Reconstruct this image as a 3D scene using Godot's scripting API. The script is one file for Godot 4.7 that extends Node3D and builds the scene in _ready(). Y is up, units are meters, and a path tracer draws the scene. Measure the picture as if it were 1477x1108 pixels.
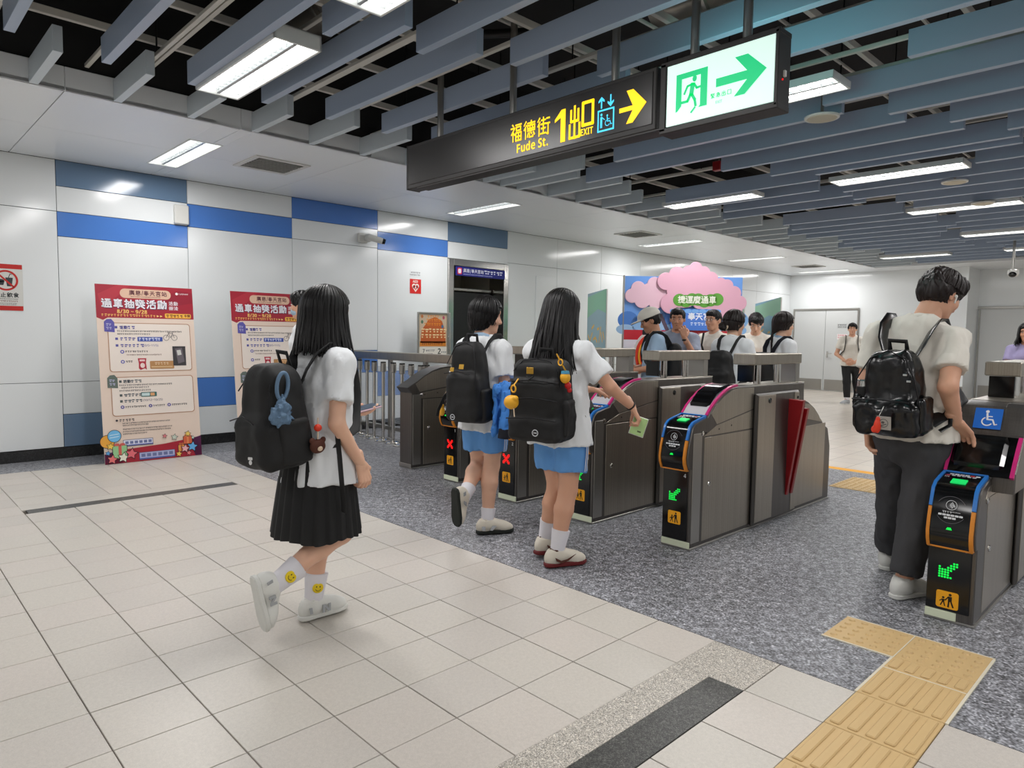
extends Node3D
# Metro station hall: wall x runs along the white panelled wall (z = -8.3), the gates stand across it at x = 3.75. Metres, y up.

const V := Vector3.ZERO
var M := {}
var rng := RandomNumberGenerator.new()
var used := {}
var folds := FastNoiseLite.new()
var strandn := FastNoiseLite.new()


func _ready() -> void:
	rng.seed = 7
	folds.seed = 3
	folds.frequency = 9.0
	folds.fractal_octaves = 2
	strandn.seed = 5
	strandn.frequency = 40.0
	strandn.fractal_octaves = 1
	camera_and_light()
	materials()
	room()
	floor_tiles()
	slat_ceiling()
	fixtures()
	gates()
	hanging_sign()
	wall_things()
	far_things()
	people()


func camera_and_light() -> void:
	var cam := Camera3D.new()
	cam.name = "camera"
	cam.fov = rad_to_deg(2.0 * atan(554.0 / 991.5))
	cam.near = 0.05
	cam.far = 100.0
	var yaw := deg_to_rad(43.92)
	var pitch := deg_to_rad(-4.0777)
	var roll := deg_to_rad(0.815)
	var f := Vector3(sin(yaw) * cos(pitch), sin(pitch), -cos(yaw) * cos(pitch))
	var r := Vector3(cos(yaw), 0, sin(yaw))
	var u := r.cross(f)
	var r2 := r * cos(roll) + u * sin(roll)
	var u2 := u * cos(roll) - r * sin(roll)
	cam.transform = Transform3D(Basis(r2, u2, -f), Vector3(0, 1.34, 0))
	add_child(cam)
	cam.current = true
	var we := WorldEnvironment.new()
	we.name = "world_environment"
	var e := Environment.new()
	e.background_mode = Environment.BG_COLOR
	e.background_color = Color(0.02, 0.02, 0.02)
	e.tonemap_mode = Environment.TONE_MAPPER_LINEAR
	e.tonemap_exposure = EXPOSURE
	e.sdfgi_enabled = true
	e.ssao_enabled = true
	e.ssil_enabled = true
	we.environment = e
	add_child(we)

const EXPOSURE := 1.36
const LAMP := 2.0          # energy of the light below one ceiling fixture
const LAMP_COLOR := Color(1.0, 0.99, 0.985)


# ---------------------------------------------------------------- materials
func mat(n: String, c: Color, rough := 0.6, metal := 0.0, spec := 0.5) -> StandardMaterial3D:
	var m := StandardMaterial3D.new()
	m.resource_name = n
	m.albedo_color = c
	m.roughness = rough
	m.metallic = metal
	m.metallic_specular = spec
	M[n] = m
	return m


func glow(n: String, c: Color, e: float) -> StandardMaterial3D:
	var m := mat(n, c, 0.5)
	m.emission_enabled = true
	m.emission = c
	m.emission_energy_multiplier = e
	return m


func tri_tex(m: StandardMaterial3D, img: Image, size: float) -> void:
	m.albedo_texture = ImageTexture.create_from_image(img)
	m.uv1_triplanar = true
	m.uv1_world_triplanar = true
	m.uv1_scale = Vector3.ONE / size


func speckle(seedv: int, n: int, base: Color, spread: float, dark: float, light: float, clump := 0.0) -> Image:
	var g := RandomNumberGenerator.new()
	g.seed = seedv
	var nz := FastNoiseLite.new()
	nz.seed = seedv
	nz.frequency = 0.09
	var img := Image.create(n, n, false, Image.FORMAT_RGB8)
	for y in n:
		for x in n:
			var k := 1.0 + g.randf_range(-spread, spread) + clump * nz.get_noise_2d(x, y)
			var q := g.randf()
			if q < dark:
				k *= 0.62
			elif q > 1.0 - light:
				k *= 1.35
			img.set_pixel(x, y, Color(base.r * k, base.g * k, base.b * k))
	return img


func streaks(seedv: int, n: int, lo: float, hi: float) -> Image:
	# brushed steel: fine vertical lines
	var g := RandomNumberGenerator.new()
	g.seed = seedv
	var img := Image.create(n, n, false, Image.FORMAT_RGB8)
	var col := []
	for x in n:
		col.append(g.randf_range(lo, hi))
	for y in n:
		for x in n:
			var k: float = col[(x + int(2.0 * sin(y * 0.05))) % n] + g.randf_range(-0.02, 0.02)
			img.set_pixel(x, y, Color(k, k, k))
	return img


func materials() -> void:
	mat("white_panel", Color(0.90, 0.915, 0.92), 0.14)
	mat("blue_panel", Color(0.31, 0.50, 0.80), 0.14)
	mat("slate_panel", Color(0.41, 0.51, 0.62), 0.14)
	mat("joint", Color(0.16, 0.17, 0.18), 0.8)
	mat("white_ceiling", Color(0.925, 0.94, 0.955), 0.3)
	mat("ceiling_seam", Color(0.66, 0.68, 0.69), 0.5)
	mat("slat_blue", Color(0.63, 0.69, 0.78), 0.34)
	mat("slat_grey", Color(0.78, 0.82, 0.85), 0.36)
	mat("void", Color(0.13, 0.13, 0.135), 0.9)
	mat("rail", Color(0.84, 0.83, 0.80), 0.4, 0.0)
	mat("foil", Color(0.62, 0.60, 0.57), 0.28, 0.9)
	mat("yellow_pipe", Color(0.62, 0.52, 0.08), 0.5)
	mat("orange_pipe", Color(0.55, 0.26, 0.10), 0.5)
	mat("red_box", Color(0.55, 0.05, 0.07), 0.4)
	mat("fixture", Color(0.88, 0.89, 0.89), 0.4)
	glow("lamp", Color(1.0, 0.99, 0.97), 3.6)
	mat("louvre", Color(0.72, 0.74, 0.75), 0.25, 0.5)
	mat("grille", Color(0.84, 0.84, 0.83), 0.5)
	mat("dark", Color(0.035, 0.035, 0.04), 0.5)
	mat("black", Color(0.05, 0.05, 0.055), 0.35)
	mat("gloss_black", Color(0.035, 0.035, 0.04), 0.12)
	mat("white_plastic", Color(0.84, 0.84, 0.82), 0.4)
	mat("cream_wall", Color(0.78, 0.75, 0.69), 0.5)
	mat("door", Color(0.80, 0.81, 0.81), 0.4)
	var st := mat("steel", Color(0.74, 0.71, 0.66), 0.33, 0.9)
	tri_tex(st, streaks(11, 128, 0.84, 0.95), 0.25)
	var st2 := mat("steel_dark", Color(0.48, 0.465, 0.45), 0.35, 0.87)
	tri_tex(st2, streaks(12, 128, 0.82, 0.93), 0.25)
	mat("chrome", Color(0.82, 0.81, 0.79), 0.16, 1.0)
	mat("steel_plain", Color(0.66, 0.65, 0.63), 0.3, 0.9)
	mat("strip", Color(0.86, 0.89, 0.78), 0.5)
	mat("orange_trim", Color(0.83, 0.52, 0.16), 0.3)
	mat("blue_trim", Color(0.16, 0.45, 0.76), 0.3)
	mat("pink_trim", Color(0.76, 0.16, 0.45), 0.3)
	mat("silver_plastic", Color(0.74, 0.73, 0.75), 0.3)
	mat("flap_red", Color(0.55, 0.05, 0.08), 0.35)
	glow("green_screen", Color(0.05, 0.75, 0.35), 0.5)
	glow("green_led", Color(0.02, 0.85, 0.28), 0.65)
	glow("red_led", Color(1.0, 0.07, 0.06), 0.7)
	glow("sign_yellow", Color(1.0, 0.80, 0.05), 0.72)
	glow("sign_cyan", Color(0.28, 0.80, 0.95), 0.55)
	glow("sign_white", Color(0.86, 0.97, 0.93), 0.48)
	glow("sign_green", Color(0.02, 0.80, 0.50), 0.42)
	mat("sign_case", Color(0.135, 0.125, 0.12), 0.5)
	mat("sign_face", Color(0.17, 0.165, 0.165), 0.28)
	var v := mat("print", Color.WHITE, 0.45)
	v.vertex_color_use_as_albedo = true
	var pv := mat("painted", Color.WHITE, 0.55)
	pv.vertex_color_use_as_albedo = true
	var gr := mat("granite_dark", Color.WHITE, 0.4)
	tri_tex(gr, speckle(21, 256, Color(0.28, 0.28, 0.27), 0.45, 0.2, 0.06, 0.3), 0.7)
	var gl := mat("granite_light", Color.WHITE, 0.45)
	tri_tex(gl, speckle(22, 256, Color(0.74, 0.715, 0.675), 0.24, 0.20, 0.05, 0.1), 0.62)
	var gb := mat("granite_black", Color.WHITE, 0.35)
	tri_tex(gb, speckle(24, 256, Color(0.13, 0.13, 0.135), 0.6, 0.1, 0.10, 0.5), 1.3)
	var gz := mat("grey_floor", Color.WHITE, 0.42)
	tri_tex(gz, speckle(23, 512, Color(0.52, 0.525, 0.545), 0.40, 0.15, 0.06, 0.35), 2.9)
	for k in 4:
		var c: Color = [Color(0.785, 0.762, 0.727), Color(0.778, 0.757, 0.723), Color(0.79, 0.762, 0.730), Color(0.772, 0.748, 0.718)][k]
		var tm := mat("tile_%d" % k, Color.WHITE, 0.36)
		tri_tex(tm, speckle(31 + k, 256, c, 0.035, 0.0, 0.0, 0.03), 0.5)
	mat("grout", Color(0.34, 0.31, 0.28), 0.8)
	var ft := mat("far_tile", Color.WHITE, 0.3)
	tri_tex(ft, far_tile_image(), 1.2)
	mat("tactile", Color(0.80, 0.68, 0.48), 0.5)
	mat("tactile_edge", Color(0.86, 0.83, 0.75), 0.5)
	mat("yellow_tape", Color(0.93, 0.66, 0.10), 0.5)
	# people
	for s in [["skin_fair", Color(0.87, 0.685, 0.58)], ["skin_tan", Color(0.76, 0.545, 0.43)], ["skin_mid", Color(0.82, 0.62, 0.51)]]:
		var sm := mat(s[0], s[1], 0.5)
		sm.subsurf_scatter_enabled = true
		sm.subsurf_scatter_strength = 0.06
	mat("shirt_white", Color(0.88, 0.89, 0.90), 0.8)
	mat("shirt_cream", Color(0.86, 0.84, 0.80), 0.8)
	mat("shirt_grey", Color(0.56, 0.59, 0.66), 0.8)
	mat("shirt_blue", Color(0.62, 0.72, 0.82), 0.8)
	mat("shirt_lilac", Color(0.60, 0.57, 0.72), 0.8)
	mat("shorts_blue", Color(0.36, 0.58, 0.82), 0.75)
	mat("trousers_black", Color(0.075, 0.075, 0.08), 0.8)
	mat("trousers_grey", Color(0.25, 0.25, 0.26), 0.8)
	mat("skirt_black", Color(0.035, 0.035, 0.04), 0.75)
	mat("sock_white", Color(0.86, 0.85, 0.87), 0.85)
	mat("shoe_white", Color(0.86, 0.86, 0.84), 0.5)
	mat("shoe_cream", Color(0.85, 0.82, 0.76), 0.5)
	mat("shoe_silver", Color(0.62, 0.63, 0.64), 0.45)
	mat("sole_white", Color(0.84, 0.84, 0.82), 0.6)
	mat("sole_red", Color(0.42, 0.09, 0.10), 0.6)
	mat("sole_dark", Color(0.10, 0.12, 0.10), 0.7)
	mat("sole_grey", Color(0.52, 0.53, 0.55), 0.7)
	var hm := mat("hair_black", Color(0.05, 0.043, 0.045), 0.42)
	hm.metallic_specular = 0.38
	var hb := mat("hair_brown", Color(0.11, 0.075, 0.068), 0.42)
	hb.metallic_specular = 0.4
	mat("bag_black", Color(0.045, 0.045, 0.05), 0.7)
	mat("bag_leather", Color(0.04, 0.042, 0.048), 0.26)
	mat("strap_black", Color(0.05, 0.05, 0.056), 0.65)
	mat("zip", Color(0.10, 0.10, 0.11), 0.4, 0.6)
	mat("gold", Color(0.72, 0.56, 0.22), 0.35, 0.7)
	mat("charm_yellow", Color(0.90, 0.66, 0.14), 0.5)
	mat("charm_red", Color(0.75, 0.07, 0.08), 0.45)
	mat("charm_orange", Color(0.86, 0.22, 0.10), 0.45)
	mat("charm_brown", Color(0.30, 0.14, 0.08), 0.8)
	mat("charm_blue", Color(0.36, 0.47, 0.58), 0.6)
	mat("charm_cream", Color(0.85, 0.76, 0.66), 0.6)
	mat("navy", Color(0.035, 0.045, 0.10), 0.8)
	mat("jacket_blue", Color(0.25, 0.52, 0.84), 0.75)
	mat("pass_green", Color(0.62, 0.74, 0.48), 0.4)
	mat("eye_white", Color(0.85, 0.84, 0.82), 0.3)
	mat("eye_dark", Color(0.03, 0.02, 0.02), 0.2)
	mat("lip", Color(0.55, 0.25, 0.22), 0.5)
	mat("mask_blue", Color(0.62, 0.72, 0.80), 0.8)
	var gm := mat("glass", Color(0.9, 0.95, 1.0, 0.12), 0.05)
	gm.transparency = BaseMaterial3D.TRANSPARENCY_ALPHA
	mat("phone_screen", Color(0.24, 0.30, 0.37), 0.08)
	mat("pink_case", Color(0.78, 0.66, 0.70), 0.35)
	mat("blossom", Color(0.86, 0.66, 0.74), 0.8)
	mat("blossom_pale", Color(0.90, 0.75, 0.81), 0.8)


func far_tile_image() -> Image:
	var n := 256
	var img := Image.create(n, n, false, Image.FORMAT_RGB8)
	var g := RandomNumberGenerator.new()
	g.seed = 40
	img.fill(Color(0.42, 0.39, 0.35))
	for j in 4:
		for i in 4:
			var k := g.randf_range(0.97, 1.02)
			img.fill_rect(Rect2i(i * 64 + 1, j * 64 + 1, 63, 63), Color(0.80 * k, 0.765 * k, 0.72 * k))
	return img


# ---------------------------------------------------------------- nodes
func numbered(n: String) -> String:
	var k: int = used.get(n, 0)
	used[n] = k + 1
	return n if k == 0 else "%s_%03d" % [n, k]


func thing(n: String, label: String, cat: String, at := V, group := "", turn := 0.0) -> Node3D:
	var o := Node3D.new()
	o.name = numbered(n)
	add_child(o)
	o.position = at
	o.rotation.y = turn
	tag(o, label, cat, group)
	return o


func tag(o: Node3D, label: String, cat := "", group := "", kind := "") -> void:
	if label:
		o.set_meta("label", label)
	if cat:
		o.set_meta("category", cat)
	if group:
		o.set_meta("group", group)
	if kind:
		o.set_meta("kind", kind)


func part(parent: Node3D, n: String, m: Mesh, material: Material, at := V, label := "", stuff := false) -> MeshInstance3D:
	var o := MeshInstance3D.new()
	o.name = n
	o.mesh = m
	o.material_override = material
	o.position = at
	if label:
		o.set_meta("label", label)
	if stuff:
		o.set_meta("kind", "stuff")
	parent.add_child(o, true)
	return o


func structure(n: String, m: Mesh, material: Material, label: String) -> MeshInstance3D:
	var o := MeshInstance3D.new()
	o.name = n
	o.mesh = m
	o.material_override = material
	o.set_meta("kind", "structure")
	o.set_meta("label", label)
	add_child(o)
	return o


# ---------------------------------------------------------------- plain geometry
class Geo:
	var v := PackedVector3Array()
	var n := PackedVector3Array()
	var c := PackedColorArray()
	var col := Color.WHITE
	var tinted := false

	func tri(a: Vector3, b: Vector3, d: Vector3, na: Vector3, nb: Vector3, nd: Vector3) -> void:
		if (b - a).cross(d - a).dot(na + nb + nd) > 0.0:
			v.append(a); v.append(d); v.append(b)
			n.append(na); n.append(nd); n.append(nb)
		else:
			v.append(a); v.append(b); v.append(d)
			n.append(na); n.append(nb); n.append(nd)
		if tinted:
			c.append(col); c.append(col); c.append(col)

	func quad(a: Vector3, b: Vector3, d: Vector3, e: Vector3, nr: Vector3) -> void:
		tri(a, b, d, nr, nr, nr)
		tri(a, d, e, nr, nr, nr)

	func squad(p: Array, q: Array) -> void:   # smooth quad: points and normals
		tri(p[0], p[1], p[2], q[0], q[1], q[2])
		tri(p[0], p[2], p[3], q[0], q[2], q[3])

	func face(pts: Array, nr: Vector3) -> void:
		for k in range(1, pts.size() - 1):
			tri(pts[0], pts[k], pts[k + 1], nr, nr, nr)

	func box(ct: Vector3, s: Vector3, ch := 0.0, b := Basis.IDENTITY) -> void:
		var h := s * 0.5
		var e := minf(ch, minf(h.x, minf(h.y, h.z)) * 0.9)
		for ax in 3:
			var a1 := (ax + 1) % 3
			var a2 := (ax + 2) % 3
			for sg in [-1.0, 1.0]:
				var nr := V; nr[ax] = sg
				var q := []
				for w in [[-1, -1], [1, -1], [1, 1], [-1, 1]]:
					var p := V
					p[ax] = sg * h[ax]; p[a1] = w[0] * (h[a1] - e); p[a2] = w[1] * (h[a2] - e)
					q.append(ct + b * p)
				quad(q[0], q[1], q[2], q[3], b * nr)
			if e > 0.0:
				for s1 in [-1.0, 1.0]:
					for s2 in [-1.0, 1.0]:
						var q := []
						for w in [[-1, 0], [1, 0], [1, 1], [-1, 1]]:
							var p := V
							p[ax] = w[0] * (h[ax] - e)
							p[a1] = s1 * (h[a1] - (e if w[1] == 0 else 0.0))
							p[a2] = s2 * (h[a2] - (0.0 if w[1] == 0 else e))
							q.append(ct + b * p)
						var nr := V; nr[a1] = s1; nr[a2] = s2
						quad(q[0], q[1], q[2], q[3], b * nr.normalized())
		if e > 0.0:
			for sx in [-1.0, 1.0]:
				for sy in [-1.0, 1.0]:
					for sz in [-1.0, 1.0]:
						var sg3 := Vector3(sx, sy, sz)
						var q := []
						for ax in 3:
							var p := Vector3(sx * (h.x - e), sy * (h.y - e), sz * (h.z - e))
							p[ax] = sg3[ax] * h[ax]
							q.append(ct + b * p)
						var nr := b * sg3.normalized()
						tri(q[0], q[1], q[2], nr, nr, nr)

	func tube(pts: Array, rad: Array, sides := 8, flat := Vector2.ONE, up := Vector3.UP, caps := true) -> void:
		var k := pts.size()
		var rings := []
		var norms := []
		var ref := up
		for i in k:
			var t: Vector3 = (pts[mini(i + 1, k - 1)] - pts[maxi(i - 1, 0)]).normalized()
			var s := t.cross(ref)
			if s.length() < 0.05:
				s = t.cross(Vector3(0.3, 0.2, 0.9))
			s = s.normalized()
			var w := s.cross(t).normalized()
			ref = w
			var ring := []
			var nn := []
			var r: float = rad[i] if rad.size() > 1 else rad[0]
			for j in sides:
				var a := TAU * (j + 0.5) / sides
				ring.append(pts[i] + s * cos(a) * r * flat.x + w * sin(a) * r * flat.y)
				nn.append((s * cos(a) / flat.x + w * sin(a) / flat.y).normalized())
			rings.append(ring)
			norms.append(nn)
		for i in k - 1:
			for j in sides:
				var j2 := (j + 1) % sides
				squad([rings[i][j], rings[i][j2], rings[i + 1][j2], rings[i + 1][j]], [norms[i][j], norms[i][j2], norms[i + 1][j2], norms[i + 1][j]])
		if caps:
			face(rings[0], (pts[0] - pts[1]).normalized())
			face(rings[k - 1], (pts[k - 1] - pts[k - 2]).normalized())

	func lathe(prof: Array, xf := Transform3D.IDENTITY, segs := 20) -> void:   # prof: Vector2(radius, height), outward on the right going up
		for i in prof.size() - 1:
			var p: Vector2 = prof[i]
			var q: Vector2 = prof[i + 1]
			var d := q - p
			if d.length() < 1e-6:
				continue
			var nr := Vector2(d.y, -d.x).normalized()
			for j in segs:
				var a := TAU * j / segs
				var b := TAU * (j + 1) / segs
				var ca := Vector3(cos(a), 0, sin(a))
				var cb := Vector3(cos(b), 0, sin(b))
				var pp := [xf * (ca * p.x + Vector3.UP * p.y), xf * (cb * p.x + Vector3.UP * p.y), xf * (cb * q.x + Vector3.UP * q.y), xf * (ca * q.x + Vector3.UP * q.y)]
				var na := xf.basis * (ca * nr.x + Vector3.UP * nr.y).normalized()
				var nb := xf.basis * (cb * nr.x + Vector3.UP * nr.y).normalized()
				squad(pp, [na, nb, nb, na])

	func prism(poly: PackedVector2Array, depth: float, xf := Transform3D.IDENTITY, ch := 0.0, smooth := -1.0) -> void:
		# polygon in the local xy plane, extruded from z = 0 to depth; edges of both caps chamfered by ch; smooth: cos of the angle below which sides blend
		var k := poly.size()
		var area := 0.0
		for i in k:
			area += poly[i].cross(poly[(i + 1) % k])
		var sg := 1.0 if area > 0.0 else -1.0
		var en := []
		for i in k:
			var d := (poly[(i + 1) % k] - poly[i]).normalized()
			en.append(Vector2(d.y, -d.x) * sg)
		var ins := PackedVector2Array()
		for i in k:
			var m: Vector2 = en[i] + en[(i + k - 1) % k]
			m = m / maxf(m.dot(en[i]), 0.35)
			ins.append(poly[i] - m * ch)
		var idx := Geometry2D.triangulate_polygon(ins)
		for z in [0.0, depth]:
			var nr := xf.basis * Vector3(0, 0, -1.0 if z == 0.0 else 1.0)
			for t in range(0, idx.size(), 3):
				var a := ins[idx[t]]
				var b := ins[idx[t + 1]]
				var d := ins[idx[t + 2]]
				tri(xf * Vector3(a.x, a.y, z), xf * Vector3(b.x, b.y, z), xf * Vector3(d.x, d.y, z), nr, nr, nr)
		for i in k:
			var j := (i + 1) % k
			var na: Vector2 = en[i]
			var nb: Vector2 = en[i]
			if smooth > -1.0:
				var pv: Vector2 = en[(i + k - 1) % k]
				var nx: Vector2 = en[j]
				if pv.dot(en[i]) > smooth:
					na = (pv + en[i]).normalized()
				if nx.dot(en[i]) > smooth:
					nb = (nx + en[i]).normalized()
			var wa := xf.basis * Vector3(na.x, na.y, 0)
			var wb := xf.basis * Vector3(nb.x, nb.y, 0)
			var a := poly[i]
			var b := poly[j]
			squad([xf * Vector3(a.x, a.y, ch), xf * Vector3(b.x, b.y, ch), xf * Vector3(b.x, b.y, depth - ch), xf * Vector3(a.x, a.y, depth - ch)], [wa, wb, wb, wa])
			if ch > 0.0:
				for z in [0.0, depth]:
					var zs := -1.0 if z == 0.0 else 1.0
					var zi: float = ch if z == 0.0 else depth - ch
					var nr := (xf.basis * Vector3(en[i].x, en[i].y, zs)).normalized()
					quad(xf * Vector3(a.x, a.y, zi), xf * Vector3(b.x, b.y, zi), xf * Vector3(ins[j].x, ins[j].y, z), xf * Vector3(ins[i].x, ins[i].y, z), nr)

	func ball(ct: Vector3, r: Vector3, b := Basis.IDENTITY, nu := 14, nv := 9) -> void:
		for i in nv:
			for j in nu:
				var q := []
				var nn := []
				for w in [[i, j], [i, j + 1], [i + 1, j + 1], [i + 1, j]]:
					var th: float = PI * w[0] / nv
					var ph: float = TAU * w[1] / nu
					var d := Vector3(sin(th) * cos(ph), cos(th), sin(th) * sin(ph))
					q.append(ct + b * (d * r))
					nn.append((b * (d / r)).normalized())
				squad(q, nn)

	func sheet(rows: Array, thick := 0.0) -> void:   # rows of points, smooth normals, optional thickness
		var h := rows.size()
		var w: int = rows[0].size()
		var nn := []
		for i in h:
			var r := []
			for j in w:
				var du: Vector3 = rows[i][mini(j + 1, w - 1)] - rows[i][maxi(j - 1, 0)]
				var dv: Vector3 = rows[mini(i + 1, h - 1)][j] - rows[maxi(i - 1, 0)][j]
				r.append(du.cross(dv).normalized())
			nn.append(r)
		for sgn in ([1.0] if thick == 0.0 else [1.0, -1.0]):
			for i in h - 1:
				for j in w - 1:
					var p := []
					var q := []
					for e in [[i, j], [i, j + 1], [i + 1, j + 1], [i + 1, j]]:
						var m: Vector3 = nn[e[0]][e[1]]
						p.append(rows[e[0]][e[1]] + m * (thick * 0.5 * sgn))
						q.append(m * sgn)
					squad(p, q)
		if thick > 0.0:
			var edge := []
			for j in w: edge.append([0, j])
			for i in range(1, h): edge.append([i, w - 1])
			for j in range(w - 2, -1, -1): edge.append([h - 1, j])
			for i in range(h - 2, 0, -1): edge.append([i, 0])
			var mid: Vector3 = rows[h / 2][w / 2]
			for k in edge.size():
				var e = edge[k]
				var f = edge[(k + 1) % edge.size()]
				var a: Vector3 = rows[e[0]][e[1]]
				var b: Vector3 = rows[f[0]][f[1]]
				var m: Vector3 = nn[e[0]][e[1]] * thick * 0.5
				var o := (b - a).cross(m).normalized()
				if o.dot(a - mid) < 0.0:
					o = -o
				quad(a + m, b + m, b - m, a - m, o)

	func mesh() -> ArrayMesh:
		var arr := []
		arr.resize(Mesh.ARRAY_MAX)
		arr[Mesh.ARRAY_VERTEX] = v
		arr[Mesh.ARRAY_NORMAL] = n
		if tinted:
			arr[Mesh.ARRAY_COLOR] = c
		var m := ArrayMesh.new()
		m.add_surface_from_arrays(Mesh.PRIMITIVE_TRIANGLES, arr)
		return m


func box_mesh(s: Vector3, ch := 0.0, at := V) -> ArrayMesh:
	var g := Geo.new()
	g.box(at, s, ch)
	return g.mesh()


func span_mesh(lo: Vector3, hi: Vector3, ch := 0.0) -> ArrayMesh:
	var g := Geo.new()
	g.box((lo + hi) * 0.5, (hi - lo).abs(), ch)
	return g.mesh()


func rrect(x: float, y: float, w: float, h: float, r: float, k := 4) -> PackedVector2Array:
	var p := PackedVector2Array()
	for q in [[x + w - r, y + r, -90], [x + w - r, y + h - r, 0], [x + r, y + h - r, 90], [x + r, y + r, 180]]:
		for i in k + 1:
			var a := deg_to_rad(q[2] + 90.0 * i / k)
			p.append(Vector2(q[0] + r * cos(a), q[1] + r * sin(a)))
	return p


# ---------------------------------------------------------------- flat print: coloured shapes laid a hair above a surface
class Ink:
	var g := Geo.new()
	var o: Vector3
	var ux: Vector3
	var uy: Vector3
	var nr: Vector3
	var lift := 0.0006
	var step := 0.00025
	var glyphs: Dictionary

	func _init(origin: Vector3, x_axis: Vector3, y_axis: Vector3, gl := {}) -> void:   # y runs down the page
		o = origin
		ux = x_axis
		uy = y_axis
		nr = -ux.cross(uy).normalized()
		g.tinted = true
		glyphs = gl

	func at(p: Vector2) -> Vector3:
		return o + ux * p.x + uy * p.y + nr * lift

	func poly(pts: PackedVector2Array, c: Color) -> void:
		g.col = c.srgb_to_linear()
		var idx := Geometry2D.triangulate_polygon(pts)
		for t in range(0, idx.size(), 3):
			g.tri(at(pts[idx[t]]), at(pts[idx[t + 1]]), at(pts[idx[t + 2]]), nr, nr, nr)

	func up() -> void:
		lift += step

	func rect(x: float, y: float, w: float, h: float, c: Color) -> void:
		poly(PackedVector2Array([Vector2(x, y), Vector2(x + w, y), Vector2(x + w, y + h), Vector2(x, y + h)]), c)

	func oval(x: float, y: float, rx: float, ry: float, c: Color, k := 24) -> void:
		var p := PackedVector2Array()
		for i in k:
			p.append(Vector2(x + rx * cos(TAU * i / k), y + ry * sin(TAU * i / k)))
		poly(p, c)

	func ring(x: float, y: float, r0: float, r1: float, c: Color, a0 := 0.0, a1 := TAU, k := 28) -> void:
		g.col = c.srgb_to_linear()
		for i in k:
			var a := a0 + (a1 - a0) * i / k
			var b := a0 + (a1 - a0) * (i + 1) / k
			var p := [Vector2(x + r0 * cos(a), y + r0 * sin(a)), Vector2(x + r1 * cos(a), y + r1 * sin(a)), Vector2(x + r1 * cos(b), y + r1 * sin(b)), Vector2(x + r0 * cos(b), y + r0 * sin(b))]
			g.quad(at(p[0]), at(p[1]), at(p[2]), at(p[3]), nr)

	func line(a: Vector2, b: Vector2, w: float, c: Color) -> void:
		var d := (b - a).normalized() * w * 0.5
		var s := Vector2(-d.y, d.x)
		var e := d * 0.6
		g.col = c.srgb_to_linear()
		g.quad(at(a - e + s), at(b + e + s), at(b + e - s), at(a - e - s), nr)

	func star(x: float, y: float, r: float, c: Color, rim := Color(0.1, 0.1, 0.15)) -> void:
		for q in [[r * 1.22, rim], [r, c]]:
			var p := PackedVector2Array()
			for i in 10:
				var a := TAU * i / 10 - PI / 2 + 0.2
				var rr: float = q[0] * (1.0 if i % 2 == 0 else 0.5)
				p.append(Vector2(x + rr * cos(a), y + rr * sin(a)))
			poly(p, q[1])
			up()

	func glyph(s: String, x: float, y: float, size: Vector2, w: float, c: Color) -> void:   # strokes kept on a 100 x 100 square
		for stroke in String(glyphs[s]).split(";"):
			var q := stroke.strip_edges().split_floats(" ", false)
			for i in range(0, q.size() - 2, 2):
				line(Vector2(x + q[i] * size.x / 100.0, y + q[i + 1] * size.y / 100.0), Vector2(x + q[i + 2] * size.x / 100.0, y + q[i + 3] * size.y / 100.0), w, c)

	func words(s: String, x: float, y: float, size: float, gap: float, w: float, c: Color) -> void:
		for k in s.length():
			if glyphs.has(s[k]):
				glyph(s[k], x + k * (size + gap), y, Vector2(size, size), w, c)

	func latin(s: String, x: float, y: float, height: float, c: Color, bold := true, squeeze := 1.0) -> float:   # y is the baseline; returns the width
		var tm := TextMesh.new()
		var f := SystemFont.new()
		f.font_names = PackedStringArray(["Droid Sans"])
		f.font_weight = 700 if bold else 400
		tm.font = f
		tm.text = s
		tm.font_size = 64
		tm.pixel_size = 0.01
		tm.depth = 0.0
		tm.horizontal_alignment = HORIZONTAL_ALIGNMENT_LEFT
		if tm.get_surface_count() == 0:
			return 0.0
		var arr := tm.surface_get_arrays(0)
		var vs: PackedVector3Array = arr[Mesh.ARRAY_VERTEX]
		var ns: PackedVector3Array = arr[Mesh.ARRAY_NORMAL]
		var ids: PackedInt32Array = arr[Mesh.ARRAY_INDEX] if arr[Mesh.ARRAY_INDEX] != null else PackedInt32Array(range(vs.size()))
		var lo := Vector3(1e9, 1e9, 0)
		var hi := -lo
		for p in vs:
			lo = lo.min(p)
			hi = hi.max(p)
		var k := height / maxf(hi.y - lo.y, 1e-6)
		g.col = c.srgb_to_linear()
		for t in range(0, ids.size(), 3):
			if ns[ids[t]].z < 0.0:
				continue
			var q := []
			for e in 3:
				var p := vs[ids[t + e]]
				q.append(at(Vector2(x + (p.x - lo.x) * k * squeeze, y - (p.y - lo.y) * k)))
			g.tri(q[0], q[1], q[2], nr, nr, nr)
		return (hi.x - lo.x) * k * squeeze

	func scribble(x: float, y: float, w: float, h: float, c: Color, rg: RandomNumberGenerator) -> void:   # a line of print too small to read
		var px := x
		while px < x + w:
			var ww := h * rg.randf_range(0.6, 0.95)
			rect(px, y + h * rg.randf_range(0.0, 0.15), ww, h * 0.32, c)
			rect(px + ww * rg.randf_range(0.0, 0.4), y + h * 0.62, ww * 0.6, h * 0.3, c)
			px += h * 1.08

	func mesh() -> ArrayMesh:
		return g.mesh()


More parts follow.
